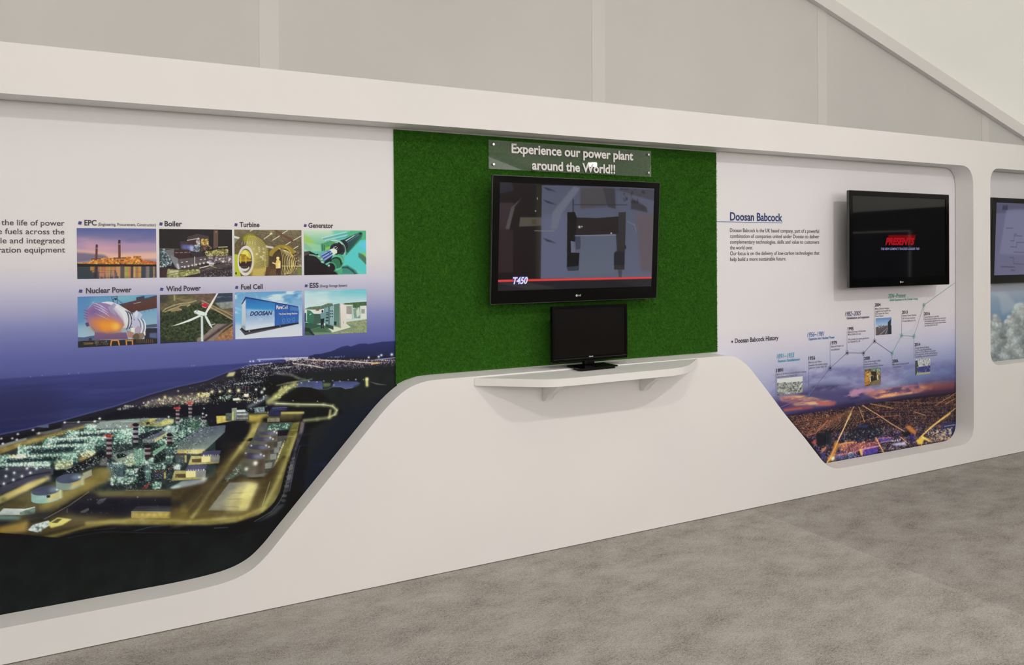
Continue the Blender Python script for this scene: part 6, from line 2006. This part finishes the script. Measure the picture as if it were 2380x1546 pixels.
x1, _ = wall_pt(806.8, 667.5)
lettering('heading_note', [('(Energy Storage System)', x0, x1, zb_ + .001, .0122, .010)], M_grey_ink, m_left, YT)
BODY = [('from the beginning to the end of the life of power', 'the life of power', 3.3, 150, 523.2), ('plants that run on many diverse fuels across the', 'fuels across the', 11.8, 149.6, 544.0),
        ('globe with a full line of reliable and integrated', 'and integrated', 22.9, 149.6, 565.5), ('solutions for all power generation equipment', 'equipment', 57.0, 151.2, 587.0)]
items = []
for full, tail, xa, xb, yb in BODY:
    xt, zt_ = wall_pt(xa, yb)
    xe, _ = wall_pt(xb, yb)
    co, _f = type_mesh(full, 0.0)
    ct, _f = type_mesh(tail, 0.0)
    k = (xe - xt) / (ct[:, 0].max() - ct[:, 0].min())
    items.append((full, xe - k * (co[:, 0].max() - co[:, 0].min()), xe, zt_, 0.0225, 0.008))
lettering('body_text', items, M_grey_ink, m_left, YT)
# words on the blue container in its picture
x0, z0 = wall_pt(580.6, 734.0)
x1, _ = wall_pt(633.5, 734.0)
lettering('container_name', [('DOOSAN', x0, x1, z0, .0185, .045, .28)], M_blue_ink, pics['fuel'], YT)
x0, z0 = wall_pt(642.6, 718.5)
x1, _ = wall_pt(655.8, 718.5)
x2, _ = wall_pt(668.6, 719.5)
lettering('container_title', [('Pure', x0, x1, z0, .0165, .04), ('Cell', x1 + .001, x2, z0 - .001, .0165, .0)], M_white_ink, pics['fuel'], YT)
x0, z0 = wall_pt(648.5, 732.0)
x1, _ = wall_pt(691.0, 732.0)
lettering('container_motto', [('The Clean Energy Machine', x0, x1, z0, .0078, .02)], M_white_ink, pics['fuel'], YT)

# company text and history chart on the right mural
def wtext(name, txt, xa, ya, xb, cap, m, bold=.0, shear=.0, parent=None):
    x0, z0 = wall_pt(xa, ya)
    x1, _ = wall_pt(xb, ya)
    return (txt, x0, x1, z0, cap, bold, shear)


o = lettering('company_title', [('Doosan Babcock', wall_pt(1697, 512)[0], wall_pt(1818.6, 512)[0], wall_pt(1697, 512)[1], .0505, .022)], M_blue_ink, m_city, YT)
bm = bmesh.new()
xa, za = wall_pt(1664, 514.6)
xb, _ = wall_pt(1819, 516.5)
vs = [bm.verts.new(p) for p in ((xa, YT, za - .0035), (xb, YT, za - .0035), (xb, YT, za), (xa, YT, za))]
bm.faces.new(vs)
from_bm('title_underline', bm, M_steelblue, m_city)
PARA = [('Doosan Babcock is the UK based company, part of a powerful', 1904), ('combination of companies united under Doosan to deliver', 1904.2),
        ('complementary technologies, skills and value to customers', 1904.2), ('the world over.', 1750.4), ('Our focus is on the delivery of low-carbon technologies that', 1904.5), ('help build a more sustainable future.', 1827)]
xL = wall_pt(1697, 560)[0]
z_first = wall_pt(1697, 539.3)[1]
z_last = wall_pt(1697.3, 607.0)[1]
items = []
for i, (t, xr) in enumerate(PARA):
    items.append((t, xL, wall_pt(xr, 570)[0], z_first + (z_last - z_first) * i / 5, .0245, .006))
lettering('body_text', items, M_grey_ink, m_city, YT)
lettering('chart_title', [('Doosan Babcock History', wall_pt(1708.4, 798)[0], wall_pt(1809.6, 790.5)[0], wall_pt(1708.4, 797.6)[1], .0285, .022)], M_text_ink, m_city, YT)
bm = bmesh.new()
cx, cz = wall_pt(1702.0, 794.2)
vs = [bm.verts.new((cx + a, YT, cz + b_)) for a, b_ in ((-.007, -.006), (.006, -.007), (.007, .006), (-.006, .007))]
bm.faces.new(vs)
from_bm('heading_bullet', bm, M_text_ink, m_city)

ERAS = [('1891~1955', 1805.3, 834.0, 1846.8, M_teal, 'Business Establishment', 1809, 842.6, 1859.5), ('1956~1981', 1876.5, 783.6, 1916.0, M_steelblue, 'Expansion into Nuclear Power', 1880, 791.2, 1940.5),
        ('1982~2005', 1964.2, 735.0, 2001.5, M_slate, 'Globalisation and expansion', 1968, 742.5, 2020.5), ('2006~Present', 2063.5, 693.0, 2105.5, M_green_ink, 'Global Expansion in the Doosan Group', 2067.5, 700.0, 2133.5)]
for e in ERAS:
    lettering('era_text', [wtext('', e[0], e[1], e[2], e[3], .0305, None, .008, .30), wtext('', e[5], e[6], e[7], e[8], .0175, None, .016, .0)], e[4], m_city, YT)
YEARS = [('1891', 1804.3, 865.3, 1820.6, ['Babcock & Wilcox forms a British company', 'called Babcock & Wilcox Ltd'], 1805.5, 872.6, 5.6, 1874.0),
         ('1956', 1879.5, 837.0, 1895.0, ['Babcock and Wilcox', 'supplies the steam raising', 'plant for Calder Hall, UK'], 1880.5, 845.0, 5.8, 1923.5),
         ('1979', 1930.8, 801.2, 1945.5, ['Babcock Power Ltd', 'established.'], 1931.5, 808.0, 6.6, 1960.5),
         ('1995', 1970.4, 768.3, 1984.0, ['Babcock Energy Ltd becomes', 'Mitsui Babcock Ltd.', '', 'We provide the steam generators', 'for Sizewell B, UK'], 1971, 774.0, 5.4, 2020.0),
         ('2000', 2008.4, 837.2, 2022.0, ['One of the largest single', 'burner unit to China', 'in the world power to Taishan'], 2009, 843.5, 5.4, 2053.0),
         ('2004', 2033.6, 712.5, 2047.0, ['Mitsui Babcock designs,', 'supplies and installs the', 'FGD system for Tilbury', 'Power Station'], 2034.5, 720.0, 5.4, 2070.0),
         ('2006', 2074.5, 843.3, 2088.0, ['Mitsui and Doosan merged', 'Group company'], 2075, 849.5, 6.0, 2113.0),
         ('2013', 2096.8, 729.6, 2110.0, ['Doosan Power Systems', 'UK Ltd was renamed', 'Doosan Babcock Ltd.'], 2097.5, 736.0, 6.1, 2130.0),
         ('2014', 2126.0, 804.8, 2139.0, ['Doosan Babcock Energy', 'is a Process Engineering', 'Centre of Excellence in nuclear', 'in recognition of the performance', 'of training, and plant contracts'], 2126.5, 811.5, 5.0, 2179.0),
         ('2016', 2148.0, 733.0, 2161.5, ['Doosan Babcock is awarded', 'the contract to deliver the renovation', 'and emissions upgrade for the company', 'conventional and nuclear power station', 'new Newcastle in the UK'], 2149, 739.0, 5.0, 2199.0)]
for y in YEARS:
    lettering('year_text', [wtext('', y[0], y[1], y[2], y[3], .0222, None, .030)], M_text_ink, m_city, YT)
    n = max(len(t) for t in y[4])
    xa, za = wall_pt(y[5], y[6])
    xe, _ = wall_pt(y[8], y[6])
    dz = y[7] * .0033
    items = [(t, xa, xa + (xe - xa) * len(t) / n, za - dz * i, .0135, .006) if t else None for i, t in enumerate(y[4])]
    k = items.index(None) if None in items else len(items)
    for part in (items[:k], items[k + 1:]):
        if part:
            lettering('year_note', part, M_soft_ink, m_city, YT)


def ribbon(bm, a, b_, w_):
    a, b_ = Vector((a[0], 0, a[1])), Vector((b_[0], 0, b_[1]))
    d = (b_ - a).normalized()
    n = Vector((-d.z, 0, d.x)) * w_ / 2
    vs = [bm.verts.new(p + Vector((0, YT + .0002, 0))) for p in (a - n, b_ - n, b_ + n, a + n)]
    bm.faces.new(vs)


PT = [(1810, 949), (1880.4, 918.0), (1929.5, 856.0), (1969.0, 820.4), (2007.2, 821.0), (2032.8, 793.2), (2073.5, 821.3), (2095.8, 780.0), (2124.2, 782.0), (2147.5, 709.5), (2220.3, 657.2)]
PW = [wall_pt(*p) for p in PT]
bm = bmesh.new()
for i in range(6):
    ribbon(bm, PW[i], PW[i + 1], .004)
from_bm('chart_line', bm, M_line, m_city)
bm = bmesh.new()
for i in range(6, 10):
    ribbon(bm, PW[i], PW[i + 1], .004)
from_bm('chart_line', bm, M_gline, m_city)
for i, (yt) in ((1, 838), (2, 798), (3, 770), (4, 868), (5, 712), (6, 850), (7, 730), (8, 835), (9, 745)):
    p = PW[i]
    q = wall_pt(PT[i][0] + .3, yt)
    bm = bmesh.new()
    ribbon(bm, p, (p[0], q[1]), .0022)
    from_bm('chart_stem', bm, M_line, m_city)
bm = bmesh.new()
q = wall_pt(1804.5, 862)
ribbon(bm, (q[0] - .004, q[1]), (q[0] - .004, .43), .0022)
from_bm('chart_stem', bm, M_line, m_city)
for i in range(1, 10):
    bm = bmesh.new()
    c = PW[i]
    mm = M_steelblue if i == 1 else (M_text_ink if i < 6 else M_green_ink)
    ring = [bm.verts.new((c[0] + .009 * math.cos(t), YT - .0004, c[1] + .009 * math.sin(t))) for t in np.linspace(0, 2 * math.pi, 20, endpoint=False)]
    bm.faces.new(ring)
    r1 = [bm.verts.new((c[0] + .017 * math.cos(t), YT - .0003, c[1] + .017 * math.sin(t))) for t in np.linspace(0, 2 * math.pi, 24, endpoint=False)]
    r2 = [bm.verts.new((c[0] + .0152 * math.cos(t), YT - .0003, c[1] + .0152 * math.sin(t))) for t in np.linspace(0, 2 * math.pi, 24, endpoint=False)]
    for k in range(24):
        bm.faces.new((r1[k], r1[(k + 1) % 24], r2[(k + 1) % 24], r2[k]))
    from_bm('chart_marker', bm, mm, m_city)

# ------------------------------------------------------------------ green turf panel
tx0, tx1, tz1 = 1.277, 3.412, 2.2515
turf_outline = [(tx0, .952), (1.325, .972), (1.39, .987), (1.47, .990), (tx1, .985), (tx1, tz1), (tx0, tz1)]
turf = thing('artificial_turf', 'panel of green artificial turf covering the wall behind the middle television', 'artificial grass', (0, 0, 0))
bm = bmesh.new()
bm_prism(bm, turf_outline, D - 0.010, D - 0.0042)
from_bm('turf_backing', bm, M_turf, turf)
rs = np.random.RandomState(7)
nb = 230000
bx_ = tx0 + (tx1 - tx0) * rs.rand(nb)
bz_ = .955 + (tz1 - .955) * rs.rand(nb)
bot = np.interp(bx_, [p[0] for p in turf_outline[:5]], [p[1] for p in turf_outline[:5]])
k = (bz_ > bot + .008) & (bz_ < tz1 - .002)
for cx_, cz_ in ((1.827, 2.205), (1.827, 2.0975), (2.859, 2.2045), (2.859, 2.0965)):     # pressed flat under the sign's standoffs
    k &= np.hypot(bx_ - cx_, bz_ - cz_) > .018
bx_, bz_ = bx_[k], bz_[k]
nb = len(bx_)
hgt = .0045 + .0045 * rs.rand(nb)
ang = rs.rand(nb) * 2 * np.pi
wd = .0010 + .0006 * rs.rand(nb)
lean = rs.randn(nb, 2) * .0024
lean[:, 1] -= .003
v3 = np.empty((nb, 3, 3), np.float32)
yb = D - 0.0095
v3[:, 0] = np.stack([bx_ - wd * np.cos(ang), np.full(nb, yb), bz_ - wd * np.sin(ang)], 1)
v3[:, 1] = np.stack([bx_ + wd * np.cos(ang), np.full(nb, yb), bz_ + wd * np.sin(ang)], 1)
v3[:, 2] = np.stack([bx_ + lean[:, 0], yb - hgt, bz_ + lean[:, 1]], 1)
me = bpy.data.meshes.new('grass_blades')
me.vertices.add(nb * 3)
me.vertices.foreach_set('co', v3.reshape(-1))
me.loops.add(nb * 3)
me.loops.foreach_set('vertex_index', np.arange(nb * 3, dtype=np.int32))
me.polygons.add(nb)
me.polygons.foreach_set('loop_start', np.arange(0, nb * 3, 3, dtype=np.int32))
me.update(calc_edges=True)
link('grass_blades', me, M_blade, turf)['kind'] = 'stuff'

# ------------------------------------------------------------------ acrylic sign
sx0, sx1, sz0, sz1 = 1.800, 2.881, 2.0725, 2.2285
sign = thing('acrylic_sign', 'clear acrylic sign with white slogan above the middle television', 'sign', (0, 0, 0))
box('acrylic_panel', sx0, sx1, 0.1145, 0.1185, sz0, sz1, M_acr, sign)
lettering('slogan_text', [('Experience our power plant', 1.937, 2.747, 2.166, .0488, .024)], M_white_ink, sign, 0.1142, 0.0025)
lettering('slogan_text', [('around the World!!', 2.064, 2.618, 2.0815, .0488, .024)], M_white_ink, sign, 0.1142, 0.0025)
for x, z in ((1.827, 2.205), (1.827, 2.0975), (2.859, 2.2045), (2.859, 2.0965)):
    bm = bmesh.new()
    bm_cyl(bm, (x, 0.1075, z), 0.0065, 0.004, n=20, r2=0.0085)
    bm_cyl(bm, (x, 0.1115, z), 0.0085, 0.003, n=20)
    bm_cyl(bm, (x, 0.1186, z), 0.0065, 0.0180, n=20)
    from_bm('standoff', bm, M_steel, sign)

# ------------------------------------------------------------------ televisions
def round_rect(x0, x1, z0, z1, r, n=5):
    pts = []
    for cx, cz, a in ((x1 - r, z1 - r, 0), (x0 + r, z1 - r, 90), (x0 + r, z0 + r, 180), (x1 - r, z0 + r, 270)):
        for k in range(n + 1):
            t = math.radians(a + 90 * k / n)
            pts.append((cx + r * math.cos(t), cz + r * math.sin(t)))
    return pts


def frame_bm(W, H, l, r, bt, tp, y0, y1, rad=0.005):
    """picture-frame shaped casing: outer rounded outline, rectangular opening, bevelled front lip"""
    bm = bmesh.new()
    outer = round_rect(0, W, 0, H, rad)
    n = len(outer)
    inner = round_rect(l, W - r, bt, H - tp, 0.002)
    o0 = [bm.verts.new((p[0], y0 + .004, p[1])) for p in outer]
    o1 = [bm.verts.new((p[0] + (W / 2 - p[0]) * .005, y0, p[1] + (H / 2 - p[1]) * .005)) for p in outer]
    ob = [bm.verts.new((p[0], y1, p[1])) for p in outer]
    i0 = [bm.verts.new((p[0], y0 + .0005, p[1])) for p in inner]
    i1 = [bm.verts.new((p[0], y0 + .005, p[1])) for p in inner]
    for k in range(n):
        j = (k + 1) % n
        bm.faces.new((o0[k], o0[j], o1[j], o1[k]))
        bm.faces.new((o1[k], o1[j], i0[j], i0[k]))
        bm.faces.new((i0[k], i0[j], i1[j], i1[k]))
        bm.faces.new((ob[k], ob[j], o0[j], o0[k]))
    bm.faces.new(ob)
    return bm


def television(label, loc, tilt, W, H, l, r, bt, tp, art, reach):
    t = thing('television', label, 'television', loc, (math.radians(tilt), 0, 0), 'televisions along the exhibition wall')
    from_bm('bezel', frame_bm(W, H, l, r, bt, tp, 0.0, 0.024), M_black, t)
    # thin smoked rim round the casing
    bm = bmesh.new()
    a = round_rect(-.003, W + .003, -.003, H + .003, .007)
    c = round_rect(0.0, W, 0.0, H, .005)
    va = [[bm.verts.new((p[0], y, p[1])) for p in q] for q, y in ((a, .004), (a, .020), (c, .004), (c, .020))]
    n = len(a)
    for k in range(n):
        j = (k + 1) % n
        bm.faces.new((va[0][k], va[0][j], va[1][j], va[1][k]))
        bm.faces.new((va[2][k], va[0][k], va[0][j], va[2][j]))
        bm.faces.new((va[1][k], va[3][k], va[3][j], va[1][j]))
    from_bm('rim', bm, M_rim, t)
    sw, sh = W - l - r, H - bt - tp
    art.w, art.h = sw, sh
    scr = sheet('screen', art, l, H - tp, 0.0045, M_lcd, t, emit=True)
    box('back_cover', W * .07, W * .93, 0.0242, 0.056, H * .10, H * .92, M_satin, t, .012)
    box('wall_bracket', W * .36, W * .64, 0.0562, reach, H * .40, H * .72, M_satin, t)
    # badge: a disc and two letters
    bm = bmesh.new()
    bm_cyl(bm, (W / 2 - .014, -.0008, bt * .44), .0068, .0008, n=20)
    bd = from_bm('badge_disc', bm, M_silver, t)
    lettering('badge_letters', [('LG', W / 2 - .004, W / 2 + .014, bt * .44 - .0042, .0085, .03)], M_silver, t, -.0006)
    return t, scr


H1 = .677
tv1, sc1 = television('wide black wall television showing a loader video with a red strip, on the green turf', (1.772, 0.0405, 1.350), math.degrees(math.asin(.04 / H1)),
                      1.086, H1, .038, .036, .069, .034, art_screen_loader(), .085)
tv2, sc2 = television('black wall television with a red title on its dark screen, on the city mural', (4.473, 0.0, 1.371), 0.0,
                      1.081, .664, .031, .038, .062, .033, art_screen_title(), .140)
tv3, sc3 = television('black wall television showing a pale lilac diagram, above the cloud mural at the far right', (6.112, 0.035, 1.361), 2.1,
                      1.081, .672, .052, .040, .064, .036, art_screen_chart(), .090)
# captions on the screens
for dx, dz, m_, yy, bd in ((.0, .0, M_e_edge, .0038, .085), (.0, .0, M_e_white, .0032, .03)):
    o = lettering('caption', [('T450', .128 - (.004 if bd > .05 else 0), .218 + (.004 if bd > .05 else 0), .1045, .0345, bd, .22)], m_, sc1, yy)
x0 = .031
lettering('title_text', [('PRESENTS', .368, .686, .294, .046, .05, .3)], M_e_red, sc2, .0038)
lettering('title_text', [('THE NEW COMPACT TRACKED LOADER T450', .322, .740, .2565, .0155, .02, .25)], M_e_lilac, sc2, .0038)

# ------------------------------------------------------------------ shelf and the small monitor
SZ = 0.9765
plan = [(1.650, -.0005), (1.668, -.018), (1.80, -.120), (1.90, -.197), (1.95, -.228), (2.00, -.246), (2.06, -.253), (2.14, -.255),
        (2.68, -.255), (2.76, -.250), (2.83, -.232), (2.89, -.200), (2.97, -.138), (3.07, -.052), (3.118, -.012), (3.134, -.0005)]
shelf = thing('display_shelf', 'white wall shelf with curved front edge under the small monitor', 'shelf', (0, 0, 0))
bm = bmesh.new()
sp_ = smooth_loop(plan, .2, 3)
sp_ = [p for p in sp_ if p[1] <= -.0004]
fa, fb = bm_prism(bm, sp_, SZ - .040, SZ, 'z')
bmesh.ops.bevel(bm, geom=[e_ for f_ in (fa, fb) for e_ in f_.edges], offset=.0025, segments=2, affect='EDGES')
from_bm('shelf_board', bm, M_lam, shelf)
for x in (2.075, 2.722):
    bm = bmesh.new()
    prof = [(-.0005, SZ - .0405), (-.175, SZ - .0405), (-.170, SZ - .052), (-.06, SZ - .118), (-.038, SZ - .140), (-.030, SZ - .152), (-.0005, SZ - .156)]
    bm_prism(bm, prof, x - .021, x + .021, 'x')
    bmesh.ops.bevel(bm, geom=[e_ for e_ in bm.edges], offset=.003, segments=2, affect='EDGES')
    br = from_bm('shelf_bracket', bm, M_lam, shelf)
bm = bmesh.new()
bm_cyl(bm, (2.735, -.062, SZ - .075), .003, .004, n=12)

mon = thing('monitor', 'small black desktop monitor switched off standing on the white shelf', 'monitor', (2.118, -0.002, SZ))
MW, MH = .498, .309
mz = .041
fb_ = frame_bm(MW, MH, .0145, .0145, .030, .0165, 0.0, .020, .006)
o = from_bm('bezel', fb_, M_black, mon)
o.location = (0, 0, mz)
bm = bmesh.new()
vs = [bm.verts.new(p) for p in ((.0145, .0045, mz + .030), (MW - .0145, .0045, mz + .030), (MW - .0145, .0045, mz + MH - .0165), (.0145, .0045, mz + MH - .0165))]
bm.faces.new(vs)
from_bm('screen', bm, M_off, mon)
box('bezel_groove', .012, MW - .012, -.0012, 0.0004, mz + .0165, mz + .0180, M_rim, mon)
box('back_cover', .03, MW - .03, .0202, .045, mz + .03, mz + MH - .03, M_satin, mon, .008)
lettering('badge_letters', [('PHILIPS', MW / 2 - .014, MW / 2 + .014, mz + .0205, .0055, .05)], M_silver, mon, -.0009)
box('stand_neck', MW / 2 - .032, MW / 2 + .032, .012, .045, .0175, mz + .04, M_black, mon, .004)
bm = bmesh.new()
bm_prism(bm, [(MW / 2 - .135, -.100), (MW / 2 + .122, -.086), (MW / 2 + .118, .050), (MW / 2 - .128, .050)], .0105, .0170, 'z')
bm_prism(bm, [(MW / 2 - .118, -.088), (MW / 2 + .108, -.076), (MW / 2 + .104, .042), (MW / 2 - .112, .042)], .0008, .0105, 'z')
from_bm('stand_base', bm, M_black, mon)
